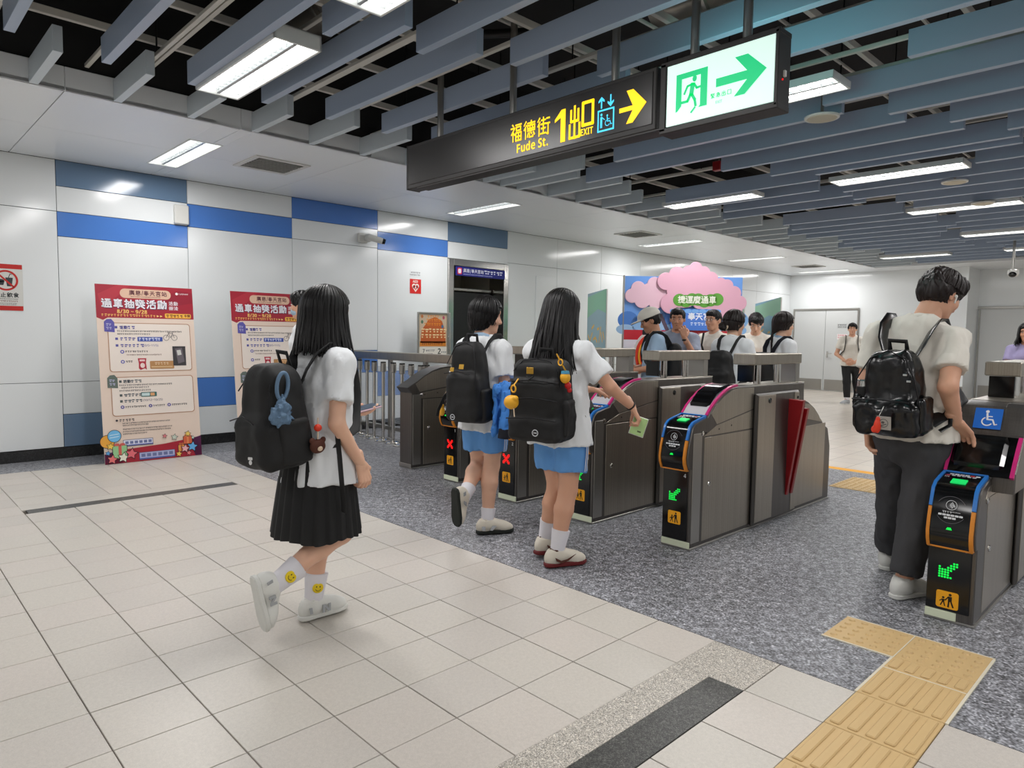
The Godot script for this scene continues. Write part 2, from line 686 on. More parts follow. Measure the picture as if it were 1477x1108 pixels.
# ---------------------------------------------------------------- distance field on a grid, meshed as surface nets
class Fld:
	var o: Vector3
	var h: float
	var nx: int
	var ny: int
	var nz: int
	var d := PackedFloat32Array()

	func _init(lo: Vector3, hi: Vector3, cell: float) -> void:
		o = lo
		h = cell
		nx = int((hi.x - lo.x) / cell) + 2
		ny = int((hi.y - lo.y) / cell) + 2
		nz = int((hi.z - lo.z) / cell) + 2
		d.resize(nx * ny * nz)
		d.fill(0.5)

	func range_of(lo: Vector3, hi: Vector3) -> PackedInt32Array:
		var a := (lo - o) / h
		var b := (hi - o) / h
		return PackedInt32Array([maxi(0, floori(a.x)), mini(nx - 1, ceili(b.x)), maxi(0, floori(a.y)), mini(ny - 1, ceili(b.y)), maxi(0, floori(a.z)), mini(nz - 1, ceili(b.z))])

	# tapered capsule a-b; ax/sq squeezes it along an axis; flat: end b is cut square
	func cap(a: Vector3, b: Vector3, ra: float, rb: float, k := 0.02, ax := Vector3.ZERO, sq := 1.0, flat := false, flat_a := false) -> void:
		var big := Vector3.ONE * (maxf(ra, rb) + k + 3.0 * h)
		var r := range_of(a.min(b) - big, a.max(b) + big)
		var ba := b - a
		var l2 := maxf(ba.length_squared(), 1e-9)
		var dir := ba.normalized()
		var dr := rb - ra
		var squeezed := sq != 1.0
		var sm := 1.0 / sqrt(sq)
		var q := sq - 1.0
		for z in range(r[4], r[5] + 1):
			for y in range(r[2], r[3] + 1):
				var i := r[0] + nx * (y + ny * z)
				var p := o + Vector3(r[0], y, z) * h - a
				for x in range(r[0], r[1] + 1):
					var t := clampf(p.dot(ba) / l2, 0.0, 1.0)
					var w := p - ba * t
					if squeezed:
						w += ax * (w.dot(ax) * q)
					var e := w.length() - ra - dr * t
					if squeezed:
						e *= sm
					if flat:
						e = maxf(e, (p - ba).dot(dir))
					if flat_a:
						e = maxf(e, -p.dot(dir))
					var f := d[i]
					var hh := k - absf(e - f)
					if hh > 0.0:
						d[i] = minf(e, f) - hh * hh * 0.25 / k
					elif e < f:
						d[i] = e
					i += 1
					p.x += h

	func ell(ct: Vector3, r3: Vector3, b := Basis.IDENTITY, k := 0.015, carve := false) -> void:
		var big := Vector3.ONE * (maxf(r3.x, maxf(r3.y, r3.z)) + k + 3.0 * h)
		var r := range_of(ct - big, ct + big)
		var inv := b.transposed()
		for z in range(r[4], r[5] + 1):
			for y in range(r[2], r[3] + 1):
				var i := r[0] + nx * (y + ny * z)
				for x in range(r[0], r[1] + 1):
					var p: Vector3 = inv * (o + Vector3(x, y, z) * h - ct)
					var p1 := p / r3
					var k0 := p1.length()
					var e := k0 * (k0 - 1.0) / maxf((p1 / r3).length(), 1e-6)
					var f := d[i]
					if carve:
						e = -e
						var hc := k - absf(e - f)
						d[i] = maxf(e, f) + (hc * hc * 0.25 / k if hc > 0.0 else 0.0)
					else:
						var hh := k - absf(e - f)
						if hh > 0.0:
							d[i] = minf(e, f) - hh * hh * 0.25 / k
						elif e < f:
							d[i] = e
					i += 1

	func box(xf: Transform3D, half: Vector3, rad: float, k := 0.01, taper := 0.0) -> void:   # taper: how much x and z shrink towards the top
		var big := Vector3.ONE * (half.length() + k + 3.0 * h)
		var r := range_of(xf.origin - big, xf.origin + big)
		var inv := xf.affine_inverse()
		for z in range(r[4], r[5] + 1):
			for y in range(r[2], r[3] + 1):
				var i := r[0] + nx * (y + ny * z)
				for x in range(r[0], r[1] + 1):
					var p: Vector3 = inv * (o + Vector3(x, y, z) * h)
					if taper != 0.0:
						var s := 1.0 - taper * (p.y / half.y + 1.0) * 0.5
						p.x /= s
						p.z /= s
					var q := p.abs() - half + Vector3.ONE * rad
					var e := Vector3(maxf(q.x, 0), maxf(q.y, 0), maxf(q.z, 0)).length() + minf(maxf(q.x, maxf(q.y, q.z)), 0.0) - rad
					var f := d[i]
					var hh := k - absf(e - f)
					if hh > 0.0:
						d[i] = minf(e, f) - hh * hh * 0.25 / k
					elif e < f:
						d[i] = e
					i += 1

	func cut(p0: Vector3, nrm: Vector3, lo := Vector3(-99, -99, -99), hi := Vector3(99, 99, 99)) -> void:   # removes what lies on the side nrm points to
		var r := range_of(lo, hi)
		for z in range(r[4], r[5] + 1):
			for y in range(r[2], r[3] + 1):
				var i := r[0] + nx * (y + ny * z)
				var e := (o + Vector3(r[0], y, z) * h - p0).dot(nrm)
				var st := nrm.x * h
				for x in range(r[0], r[1] + 1):
					if e > d[i]:
						d[i] = e
					i += 1
					e += st

	func rough(nz2: FastNoiseLite, amp: float, squash := Vector3.ONE, near := 0.05) -> void:
		var i := 0
		for z in nz:
			for y in ny:
				for x in nx:
					if absf(d[i]) < near:
						var p := (o + Vector3(x, y, z) * h) * squash
						d[i] += amp * nz2.get_noise_3dv(p)
					i += 1

	func into(g: Geo) -> void:
		var sxy := nx * ny
		var ids := PackedInt32Array()
		ids.resize(d.size())
		ids.fill(-1)
		var vs := PackedVector3Array()
		var ns := PackedVector3Array()
		var cells := PackedInt32Array()
		var lim := 5.0 * h
		for z in nz - 1:
			for y in ny - 1:
				var i := nx * (y + ny * z) - 1
				for x in nx - 1:
					i += 1
					var a := d[i]
					if a > lim or a < -lim:
						continue
					var b := d[i + 1]
					var c := d[i + nx]
					var e := d[i + nx + 1]
					var f := d[i + sxy]
					var k := d[i + sxy + 1]
					var l := d[i + sxy + nx]
					var m := d[i + sxy + nx + 1]
					var neg := int(a < 0.0) + int(b < 0.0) + int(c < 0.0) + int(e < 0.0) + int(f < 0.0) + int(k < 0.0) + int(l < 0.0) + int(m < 0.0)
					if neg == 0 or neg == 8:
						continue
					var gr := Vector3(b + e + k + m - a - c - f - l, c + e + l + m - a - b - f - k, f + k + l + m - a - b - c - e) * 0.25
					var mean := (a + b + c + e + f + k + l + m) * 0.125
					var q := gr * (-mean / maxf(gr.length_squared(), 1e-12))
					q = q.clamp(Vector3(-0.5, -0.5, -0.5), Vector3(0.5, 0.5, 0.5))
					ids[i] = vs.size()
					cells.append(i)
					vs.append(o + (Vector3(x + 0.5, y + 0.5, z + 0.5) + q) * h)
					ns.append(gr.normalized())
		for i in cells:
			var a := d[i] < 0.0
			var me := ids[i]
			for w in 3:
				var st: int = [1, nx, sxy][w]
				var s1: int = [nx, sxy, 1][w]
				var s2: int = [sxy, 1, nx][w]
				if (d[i + st] < 0.0) == a or i - s1 - s2 < 0:
					continue
				var p := ids[i - s1]
				var q := ids[i - s1 - s2]
				var r := ids[i - s2]
				if p < 0 or q < 0 or r < 0:
					continue
				g.tri(vs[me], vs[p], vs[q], ns[me], ns[p], ns[q])
				g.tri(vs[me], vs[q], vs[r], ns[me], ns[q], ns[r])

	func mesh() -> ArrayMesh:
		var g := Geo.new()
		into(g)
		return g.mesh()


const GLYPHS := {
	"福": "20 4 30 14; 8 24 40 24 12 58; 26 44 26 96; 30 52 42 62; 48 10 96 10; 54 22 90 22 90 40 54 40 54 22; 50 52 94 52 94 94 50 94 50 52; 50 73 94 73; 72 52 72 94",
	"德": "24 4 8 24; 28 24 8 48; 20 40 20 96; 36 16 96 16; 66 4 66 28; 38 28 94 28 94 46 38 46 38 28; 56 28 56 46; 76 28 76 46; 36 56 96 56; 42 68 36 88; 52 66 52 90 80 90 80 82; 64 64 70 74; 84 66 94 82",
	"街": "22 4 8 22; 24 24 8 46; 18 40 18 96; 34 18 66 18; 50 4 50 46; 30 38 68 38; 34 60 66 60; 50 48 50 84; 28 86 70 86; 74 14 96 14; 72 40 98 40; 86 40 86 94 76 90",
	"出": "50 4 50 94; 22 14 22 46 78 46 78 14; 12 54 12 92 88 92 88 54",
	"口": "14 12 86 12 86 90 14 90 14 12",
	"通": "10 8 20 18; 6 36 20 36 20 76 6 88; 10 84 30 92 96 92; 40 10 86 10 66 24; 52 18 68 28; 38 34 90 34 90 82; 38 34 38 82; 38 50 90 50; 38 66 90 66; 64 34 64 84",
	"車": "14 14 86 14; 22 28 78 28 78 64 22 64 22 28; 22 46 78 46; 8 80 92 80; 50 4 50 98",
	"抽": "6 26 36 26; 22 6 22 92 12 86; 6 62 38 50; 44 32 92 32 92 92 44 92 44 32; 44 62 92 62; 68 8 68 92",
	"獎": "8 8 8 26 24 26; 24 6 24 52; 8 36 24 36; 8 36 6 52; 50 4 38 22; 48 12 84 12 60 30; 40 36 94 36; 80 28 80 52 70 50; 50 42 58 48; 8 64 92 64; 50 52 46 74 12 98; 52 70 90 98",
	"活": "12 8 22 18; 6 34 18 42; 8 94 24 62; 82 6 42 16; 34 32 96 32; 64 14 64 56; 42 56 88 56 88 94 42 94 42 56",
	"動": "48 6 12 12; 6 22 56 22; 12 34 50 34 50 62 12 62 12 34; 12 48 50 48; 30 10 30 90; 8 76 54 76; 4 92 58 88; 62 30 94 30 90 92 80 88; 76 8 74 50 58 96",
	"辦": "6 20 30 20; 18 8 18 16; 4 42 34 42; 4 62 34 62; 20 42 14 96; 36 28 64 28 60 92; 50 8 46 60 36 94; 66 20 96 20; 80 8 80 16; 64 42 98 42; 66 62 96 62; 82 42 82 96",
	"法": "12 8 22 18; 6 34 18 42; 8 94 24 62; 40 24 90 24; 64 6 64 48; 32 48 98 48; 60 50 42 88 86 84; 76 68 92 94",
	"緊": "8 8 46 8; 12 8 12 44; 12 20 40 20 40 32 12 32; 12 44 46 44; 54 10 88 10 56 46; 58 22 92 46; 60 50 34 62 62 66; 70 58 26 80 78 76; 50 76 50 98; 30 84 18 94; 70 84 86 94",
	"急": "40 4 22 24; 36 14 66 14 54 30; 18 30 80 30 80 58 18 58; 22 44 80 44; 20 70 10 88; 36 66 36 92 70 92 72 82; 50 64 58 76; 82 66 94 84",
	"禁": "4 20 46 20; 26 4 26 48; 26 22 6 42; 26 22 44 40; 52 20 96 20; 74 4 74 48; 74 22 54 42; 74 22 96 42; 22 54 78 54; 8 66 92 66; 50 66 50 96 42 92; 30 76 14 92; 68 76 86 92",
	"止": "52 6 52 90; 52 44 88 44; 24 36 24 90; 6 92 96 92",
	"飲": "28 4 6 30; 28 4 50 26; 14 34 44 34 44 64 14 64; 14 34 14 94 44 82; 14 50 44 50; 30 66 48 92; 66 6 52 38; 60 22 94 22 86 40; 74 34 70 62 50 96; 72 56 96 96",
	"食": "50 4 8 38; 50 4 94 38; 50 24 50 32; 26 38 74 38 74 66 26 66; 26 38 26 94 52 84; 26 52 74 52; 48 68 92 96; 76 72 60 82",
	"捷": "6 26 36 26; 22 6 22 92 12 86; 6 62 38 50; 42 14 94 14; 68 4 68 94; 46 28 90 28 90 50 46 50; 40 39 98 39; 68 68 92 68; 52 58 46 80 36 96; 46 78 66 92 98 94",
	"運": "10 8 20 18; 6 36 20 36 20 76 6 88; 10 84 30 92 96 92; 38 20 38 10 94 10 94 20; 44 24 88 24; 46 34 86 34 86 60 46 60 46 34; 46 47 86 47; 36 72 94 72; 66 18 66 84",
	"慶": "50 4 50 12; 14 14 94 14; 14 14 12 60 4 96; 26 24 88 24 88 42 26 42 26 24; 44 18 44 42; 66 18 66 42; 28 54 24 64; 40 52 40 64 70 64; 78 52 84 60; 46 68 28 86; 42 74 80 74 30 98; 44 82 90 98",
	"天": "16 14 84 14; 8 46 92 46; 50 14 46 50 8 96; 52 48 94 96",
	"奉": "14 16 86 16; 20 32 80 32; 6 48 94 48; 50 4 46 48 8 74; 56 48 94 74; 34 66 66 66; 26 80 74 80; 50 58 50 98",
	"宮": "50 2 50 12; 10 28 10 16 90 16 90 28; 28 30 72 30 72 52 28 52 28 30; 20 64 80 64 80 94 20 94 20 64; 50 52 46 64",
	"站": "24 6 24 18; 6 24 44 24; 12 38 18 70; 38 36 32 70; 4 84 46 76; 66 6 66 50; 66 28 94 28; 54 52 92 52 92 92 54 92 54 52",
	"廣": "50 2 50 10; 14 12 94 12; 14 12 12 60 4 96; 26 26 90 26; 42 18 42 36; 72 18 72 36; 42 36 74 36; 28 46 88 46 88 74 28 74 28 46; 28 60 88 60; 58 36 58 74; 42 78 26 94; 70 78 92 94",
	"慈": "32 4 38 14; 68 4 60 14; 10 18 90 18; 36 22 18 38 44 38 14 56 46 54; 78 22 58 38 86 38 54 56 88 54; 20 68 10 86; 34 66 36 92 70 92 72 82; 50 64 58 74; 82 66 94 84",
	"中": "18 26 82 26 82 62 18 62 18 26; 50 4 50 98",
}


# ---------------------------------------------------------------- the room
const ZW := -8.3      # white wall
const CE := 3.04      # ceiling height
const ZS := -5.88     # edge of the white ceiling, slats beyond
const XF := 18.4      # far wall
const XN := -4.0
const LAMP_X := [2.40, 6.27, 10.8, 14.05, 17.6, -1.5]
const ZN := 4.5       # wall behind the camera


func room() -> void:
	# floor slab
	structure("floor", span_mesh(Vector3(XN - 0.2, -0.2, ZW - 0.2), Vector3(XF + 1.2, -0.012, ZN + 0.2)), M.grout, "grout bed below the floor tiles")
	# left wall: backing with a doorway, panels as parts
	var g := Geo.new()
	g.box(Vector3((XN + 6.60) * 0.5, 2.1, ZW - 0.16), Vector3(6.60 - XN, 4.2, 0.28))
	g.box(Vector3((7.85 + XF + 1.2) * 0.5, 2.1, ZW - 0.16), Vector3(XF + 1.2 - 7.85, 4.2, 0.28))
	g.box(Vector3(7.225, 3.35, ZW - 0.16), Vector3(1.25, 1.7, 0.28))
	var wall := structure("wall_left", g.mesh(), M.joint, "long white panelled wall with blue bands")
	var xs := [-3.48, -2.22, -0.96, 0.30, 1.56, 2.825, 4.09, 5.355, 6.60, 7.85, 9.06, 10.29, 11.53, 12.77, 14.01, 15.25, 16.49, 17.73, XF]
	var plan := {
		4: [[0.115, 0.455, 2], [0.455, 0.79, 0], [0.79, 2.277, 0], [2.277, 2.525, 1], [2.525, 2.78, 0], [2.78, CE, 2]],
		5: [[0.115, 0.45, 0], [0.45, 0.79, 1], [0.79, 2.52, 0], [2.52, 2.777, 1], [2.777, CE, 0]],
		6: [[0.115, 0.79, 0], [0.79, 1.1, 1], [1.1, 2.52, 0], [2.52, 2.777, 0], [2.777, CE, 1]],
		7: [[0.115, 0.45, 0], [0.45, 0.80, 1], [0.80, 2.505, 0], [2.505, 2.755, 1], [2.755, CE, 0]],
		8: [[2.497, 2.747, 0], [2.747, CE, 2]],
	}
	var pmats := [M.white_panel, M.blue_panel, M.slate_panel]
	for i in xs.size() - 1:
		var rows: Array = plan.get(i, [[0.115, 0.79, 0], [0.79, 2.525, 0], [2.525, CE, 0]])
		for r in rows:
			part(wall, "panel", span_mesh(Vector3(xs[i] + 0.0025, r[0] + 0.0025, ZW - 0.02), Vector3(xs[i + 1] - 0.0025, r[1] - 0.0025, ZW), 0.002), pmats[r[2]])
	structure("baseboard_left", span_mesh(Vector3(XN, 0, ZW - 0.05), Vector3(6.60, 0.112, ZW + 0.012)), M.granite_black, "dark speckled granite skirting below the white wall")
	structure("baseboard_left_far", span_mesh(Vector3(7.85, 0, ZW - 0.05), Vector3(XF, 0.112, ZW + 0.012)), M.steel_plain, "metal skirting below the far part of the white wall")
	doorway()
	# far wall and the recess at its right
	structure("wall_far", span_mesh(Vector3(XF, 0, ZW - 0.3), Vector3(XF + 0.2, 4.2, -4.18)), M.white_panel, "white end wall behind the gates")
	structure("wall_far_return", span_mesh(Vector3(XF + 0.2, 0, -4.38), Vector3(XF + 1.2, 4.2, -4.18)), M.white_panel, "side of the recess in the end wall")
	structure("wall_far_recess", span_mesh(Vector3(XF + 1.0, 0, -4.2), Vector3(XF + 1.2, 4.2, ZN)), M.white_panel, "white recessed end wall on the right")
	structure("baseboard_far", span_mesh(Vector3(XF - 0.012, 0, -6.45), Vector3(XF, 0.30, -4.18)), M.steel_plain, "grey metal kick band on the end wall")
	# walls behind and beside the camera
	structure("wall_right", span_mesh(Vector3(XN - 0.2, 0, ZN), Vector3(XF + 1.2, 4.2, ZN + 0.2)), M.white_panel, "wall on the right side of the hall")
	structure("wall_back", span_mesh(Vector3(XN - 0.2, 0, ZW - 0.3), Vector3(XN, 4.2, ZN)), M.white_panel, "wall behind the viewer")
	# white ceiling strip along the wall, in panels
	var ce := structure("ceiling", span_mesh(Vector3(XN, CE + 0.11, ZW), Vector3(XF + 1.0, CE + 0.15, ZS - 0.02)), M.ceiling_seam, "flat white panelled ceiling strip along the wall")
	var px := -3.9
	while px < XF + 0.9:
		var x1 := minf(px + 1.27, XF + 1.0)
		for zr in [[ZW + 0.004, -7.05], [-7.044, ZS]]:
			# the openings of the recessed lamps are left free
			var rects := [[px + 0.003, x1 - 0.003, zr[0], zr[1]]]
			for lx in LAMP_X:
				var nxt := []
				for q in rects:
					var a: float = maxf(q[0], lx - 0.152)
					var b: float = minf(q[1], lx + 0.152)
					var c: float = maxf(q[2], -7.14 - 0.622)
					var d: float = minf(q[3], -7.14 + 0.622)
					if a >= b or c >= d:
						nxt.append(q)
						continue
					for w in [[q[0], a, q[2], q[3]], [b, q[1], q[2], q[3]], [a, b, q[2], c], [a, b, d, q[3]]]:
						if w[1] - w[0] > 0.002 and w[3] - w[2] > 0.002:
							nxt.append(w)
				rects = nxt
			for q in rects:
				part(ce, "panel", span_mesh(Vector3(q[0], CE, q[2]), Vector3(q[1], CE + 0.03, q[3]), 0.002), M.white_ceiling)
		part(ce, "fascia", span_mesh(Vector3(px + 0.001, CE, ZS - 0.02), Vector3(x1 - 0.001, CE + 0.17, ZS), 0.003), M.white_ceiling)
		px += 1.27
	structure("ceiling_far", span_mesh(Vector3(17.5, CE, ZS), Vector3(XF + 1.0, CE + 0.06, ZN)), M.white_ceiling, "white ceiling strip along the end wall")
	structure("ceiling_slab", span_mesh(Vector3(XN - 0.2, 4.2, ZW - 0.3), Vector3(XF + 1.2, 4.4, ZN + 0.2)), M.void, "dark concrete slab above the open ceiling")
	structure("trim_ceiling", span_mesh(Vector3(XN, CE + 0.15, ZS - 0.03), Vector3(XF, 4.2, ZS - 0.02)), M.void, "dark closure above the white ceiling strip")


func doorway() -> void:
	var x0 := 6.60
	var x1 := 7.85
	var g := Geo.new()
	g.box(Vector3(x0 + 0.05, 1.245, ZW - 0.15), Vector3(0.10, 2.49, 0.36), 0.004)
	g.box(Vector3(x1 - 0.05, 1.245, ZW - 0.15), Vector3(0.10, 2.49, 0.36), 0.004)
	g.box(Vector3((x0 + x1) * 0.5, 2.44, ZW - 0.15), Vector3(x1 - x0 - 0.2, 0.10, 0.36), 0.004)
	var d := structure("door_1", g.mesh(), M.chrome, "polished metal doorway in the white wall")
	part(d, "recess", span_mesh(Vector3(x0, -0.01, ZW - 1.3), Vector3(x1 + 0.1, 2.6, ZW - 1.2)), M.cream_wall, V, "cream back wall seen through the doorway")
	var s := Geo.new()
	s.box(Vector3(x0 - 0.05, 1.3, ZW - 0.8), Vector3(0.1, 2.6, 0.98))
	s.box(Vector3(x1 + 0.05, 1.3, ZW - 0.8), Vector3(0.1, 2.6, 0.98))
	s.box(Vector3((x0 + x1) * 0.5, 2.65, ZW - 0.75), Vector3(1.45, 0.1, 1.1))
	part(d, "reveal", s.mesh(), M.cream_wall)
	# black cabinet standing inside
	var c := thing("cabinet", "tall black cabinet with a grey top edge standing inside the doorway", "cabinet", Vector3(7.24, 0, ZW - 0.42))
	part(c, "body", box_mesh(Vector3(0.96, 2.02, 0.30), 0.01, Vector3(0, 1.01, 0)), M.black)
	part(c, "top_edge", box_mesh(Vector3(0.98, 0.05, 0.34), 0.01, Vector3(0, 2.055, 0)), M.steel_plain)
	# blue banner across the head of the doorway
	var b := thing("banner", "blue information banner with white writing across the top of the doorway", "banner", Vector3(6.72, 2.38, ZW + 0.05))
	part(b, "board", box_mesh(Vector3(1.03, 0.14, 0.012), 0.002, Vector3(0.515, -0.07, -0.007)), mat("banner_blue", Color(0.06, 0.10, 0.50), 0.4))
	var k := Ink.new(V, Vector3.RIGHT, Vector3.DOWN, GLYPHS)
	var rg := RandomNumberGenerator.new()
	rg.seed = 9
	k.poly(rrect(0.03, 0.02, 0.09, 0.10, 0.02), Color(0.85, 0.2, 0.3))
	k.up()
	k.poly(rrect(0.045, 0.035, 0.06, 0.07, 0.02), Color(0.9, 0.9, 0.95))
	k.words("廣慈", 0.15, 0.025, 0.06, 0.005, 0.008, Color(0.95, 0.95, 1))
	k.line(Vector2(0.285, 0.09), Vector2(0.30, 0.03), 0.007, Color(0.95, 0.95, 1))
	k.words("奉天宮站", 0.31, 0.025, 0.06, 0.005, 0.008, Color(0.95, 0.95, 1))
	k.scribble(0.58, 0.025, 0.40, 0.062, Color(0.92, 0.93, 1), rg)
	k.scribble(0.15, 0.105, 0.60, 0.016, Color(0.8, 0.83, 1), rg)
	part(b, "lettering", k.mesh(), M.print)


func floor_tiles() -> void:
	var fl: Node3D = get_node("floor")
	var X0 := 2.717
	var Z0 := -1.2
	var px := 0.309
	var pz := 0.2963
	var protos := {}
	var g := RandomNumberGenerator.new()
	g.seed = 77
	var lay := func(x0: float, x1: float, z0: float, z1: float, mt: Material, nm: String, y := 0.0) -> void:
		var key := "%.3f %.3f" % [x1 - x0, z1 - z0]
		if not protos.has(key):
			protos[key] = box_mesh(Vector3(x1 - x0, 0.012, z1 - z0), 0.0012, Vector3((x1 - x0) * 0.5, -0.006, (z1 - z0) * 0.5))
		part(fl, nm, protos[key], mt, Vector3(x0, y, z0))
	# cream tiles that the camera sees one by one; the two granite strips and the tactile path are left out
	var i := 0
	var rest := Geo.new()
	var count := 0
	for ix in range(0, 21):
		for iz in range(-12, 22):
			var x1 := X0 - px * ix
			var x0 := x1 - px
			var z1 := Z0 - pz * iz
			var z0 := z1 - pz
			if iz == 16 and ix >= 1 and ix <= 5:      # strip near the wall: z -6.24 .. -5.94
				continue
			if iz == 0:                                # strip at the front: z -1.50 .. -1.20
				continue
			if iz in [-1, -2] and iz == -2 and x0 < X0 and x1 > 1.0 - 9.0 and ix < 14:   # tactile path z -0.90 .. -0.60
				continue
			# seen from the camera? direction test against the picture's cone, and not behind it
			var c := Vector3((x0 + x1) * 0.5, 0, (z0 + z1) * 0.5)
			var dep := c.x * 0.6936 - c.z * 0.7204
			var side := c.x * 0.7204 + c.z * 0.6936
			var seen := dep > 1.35 and absf(side) < dep * 0.79 + 0.35
			if seen and count < 300:
				lay.call(x0 + 0.0023, x1 - 0.0023, z0 + 0.0023, z1 - 0.0023, M["tile_%d" % g.randi_range(0, 3)], "tile", g.randf_range(-0.0006, 0.0006))
				count += 1
			else:
				rest.box(Vector3((x0 + x1) * 0.5, -0.006, (z0 + z1) * 0.5), Vector3(px - 0.0036, 0.012, pz - 0.0036), 0.0012)
	part(fl, "tile_field", rest.mesh(), M.tile_0, V, "", true)
	# granite strips
	part(fl, "dark_strip", span_mesh(Vector3(0.885, -0.012, -6.07), Vector3(2.40, 0.0, -5.944), 0.001), M.granite_dark, V, "dark granite strip let into the cream tiles near the wall")
	part(fl, "light_strip", span_mesh(Vector3(0.862, -0.012, -6.234), Vector3(2.405, 0.0, -6.072), 0.001), M.tile_1)
	part(fl, "dark_strip", span_mesh(Vector3(-2.0, -0.012, -1.346), Vector3(2.403, 0.0, -1.202), 0.001), M.granite_dark, V, "dark granite strip let into the cream tiles at the front")
	part(fl, "light_strip", span_mesh(Vector3(-2.0, -0.012, -1.498), Vector3(2.403, 0.0, -1.348), 0.001), M.granite_light, V, "light speckled granite border beside the dark strip")
	part(fl, "light_strip", span_mesh(Vector3(2.405, -0.012, -1.498), Vector3(2.715, 0.0, -1.202), 0.001), M.granite_light, V, "light speckled granite square at the end of the strip")
	# grey granite zone below the gates, laid round the tactile path
	var gz := Geo.new()
	for r in [[2.719, 7.30, -7.70, -1.199], [2.719, 3.13, -1.199, -0.902], [3.432, 7.30, -1.199, -0.902], [3.432, 7.30, -0.902, -0.606], [2.719, 7.30, -0.606, ZN]]:
		gz.box(Vector3((r[0] + r[1]) * 0.5, -0.006, (r[2] + r[3]) * 0.5), Vector3(r[1] - r[0] - 0.001, 0.012, r[3] - r[2] - 0.001))
	gz.box(Vector3((XN + 7.30) * 0.5, -0.006, (-7.70 + ZW) * 0.5), Vector3(7.30 - XN, 0.012, absf(ZW + 7.70) - 0.001))
	part(fl, "grey_floor", gz.mesh(), M.grey_floor, V, "speckled grey floor round the gates")
	part(fl, "far_tile_field", span_mesh(Vector3(7.302, -0.012, ZW), Vector3(XF + 1.0, 0.0, ZN)), M.far_tile, V, "cream tiled floor beyond the gates", true)
	# tactile path
	var dots := Geo.new()
	dots.box(Vector3(0.147, -0.004, 0.147), Vector3(0.294, 0.016, 0.294), 0.002)
	for a in 5:
		for b in 5:
			dots.lathe([Vector2(0.016, 0.004), Vector2(0.011, 0.0105), Vector2(0.0, 0.0108)], Transform3D(Basis.IDENTITY, Vector3(0.035 + a * 0.056, 0, 0.035 + b * 0.056)), 10)
	var dm := dots.mesh()
	for p in [[3.134, -1.197], [3.134, -0.900], [6.42, -2.46], [6.42, -2.16], [6.72, -2.46], [6.72, -2.16]]:
		part(fl, "tactile_tile", dm, M.tactile, Vector3(p[0], 0.0012, p[1]), "yellow paving tile with rows of domes")
	for row in [[3.006, 0.126], [2.712, 0.292], [2.408, 0.302], [2.103, 0.303], [1.798, 0.303], [1.493, 0.303], [1.188, 0.303], [0.883, 0.303]]:
		var b := Geo.new()
		b.box(Vector3(row[1] * 0.5, -0.004, 0.147), Vector3(row[1] - 0.002, 0.016, 0.294), 0.002)
		for a in 5:
			b.box(Vector3(row[1] * 0.5, 0.006, 0.030 + a * 0.0585), Vector3(row[1] - 0.03, 0.009, 0.034), 0.005)
		part(fl, "tactile_tile", b.mesh(), M.tactile, Vector3(row[0], 0.0012, -0.9015), "yellow paving tile with raised bars")
	var fill := Geo.new()   # cream tiles below the path's far run
	fill.box(Vector3(1.8, -0.008, -0.755), Vector3(1.85, 0.008, 0.30))
	part(fl, "path_bed", fill.mesh(), M.grout)
	var ed := Geo.new()
	ed.box(Vector3(3.07, 0.0008, -0.9050), Vector3(0.71, 0.008, 0.009))
	ed.box(Vector3(3.07, 0.0008, -0.602), Vector3(0.71, 0.008, 0.010))
	ed.box(Vector3(3.003, 0.0008, -0.754), Vector3(0.006, 0.010, 0.294))
	ed.box(Vector3(3.433, 0.0008, -0.900), Vector3(0.007, 0.008, 0.60))
	ed.box(Vector3(3.129, 0.0008, -1.050), Vector3(0.008, 0.008, 0.30))
	part(fl, "path_edge", ed.mesh(), M.tactile_edge, V, "pale sealant along the tactile path")
	part(fl, "yellow_line", span_mesh(Vector3(7.32, -0.01, -5.2), Vector3(7.44, 0.002, 0.5)), M.yellow_tape, V, "bright yellow line across the floor behind the gates")


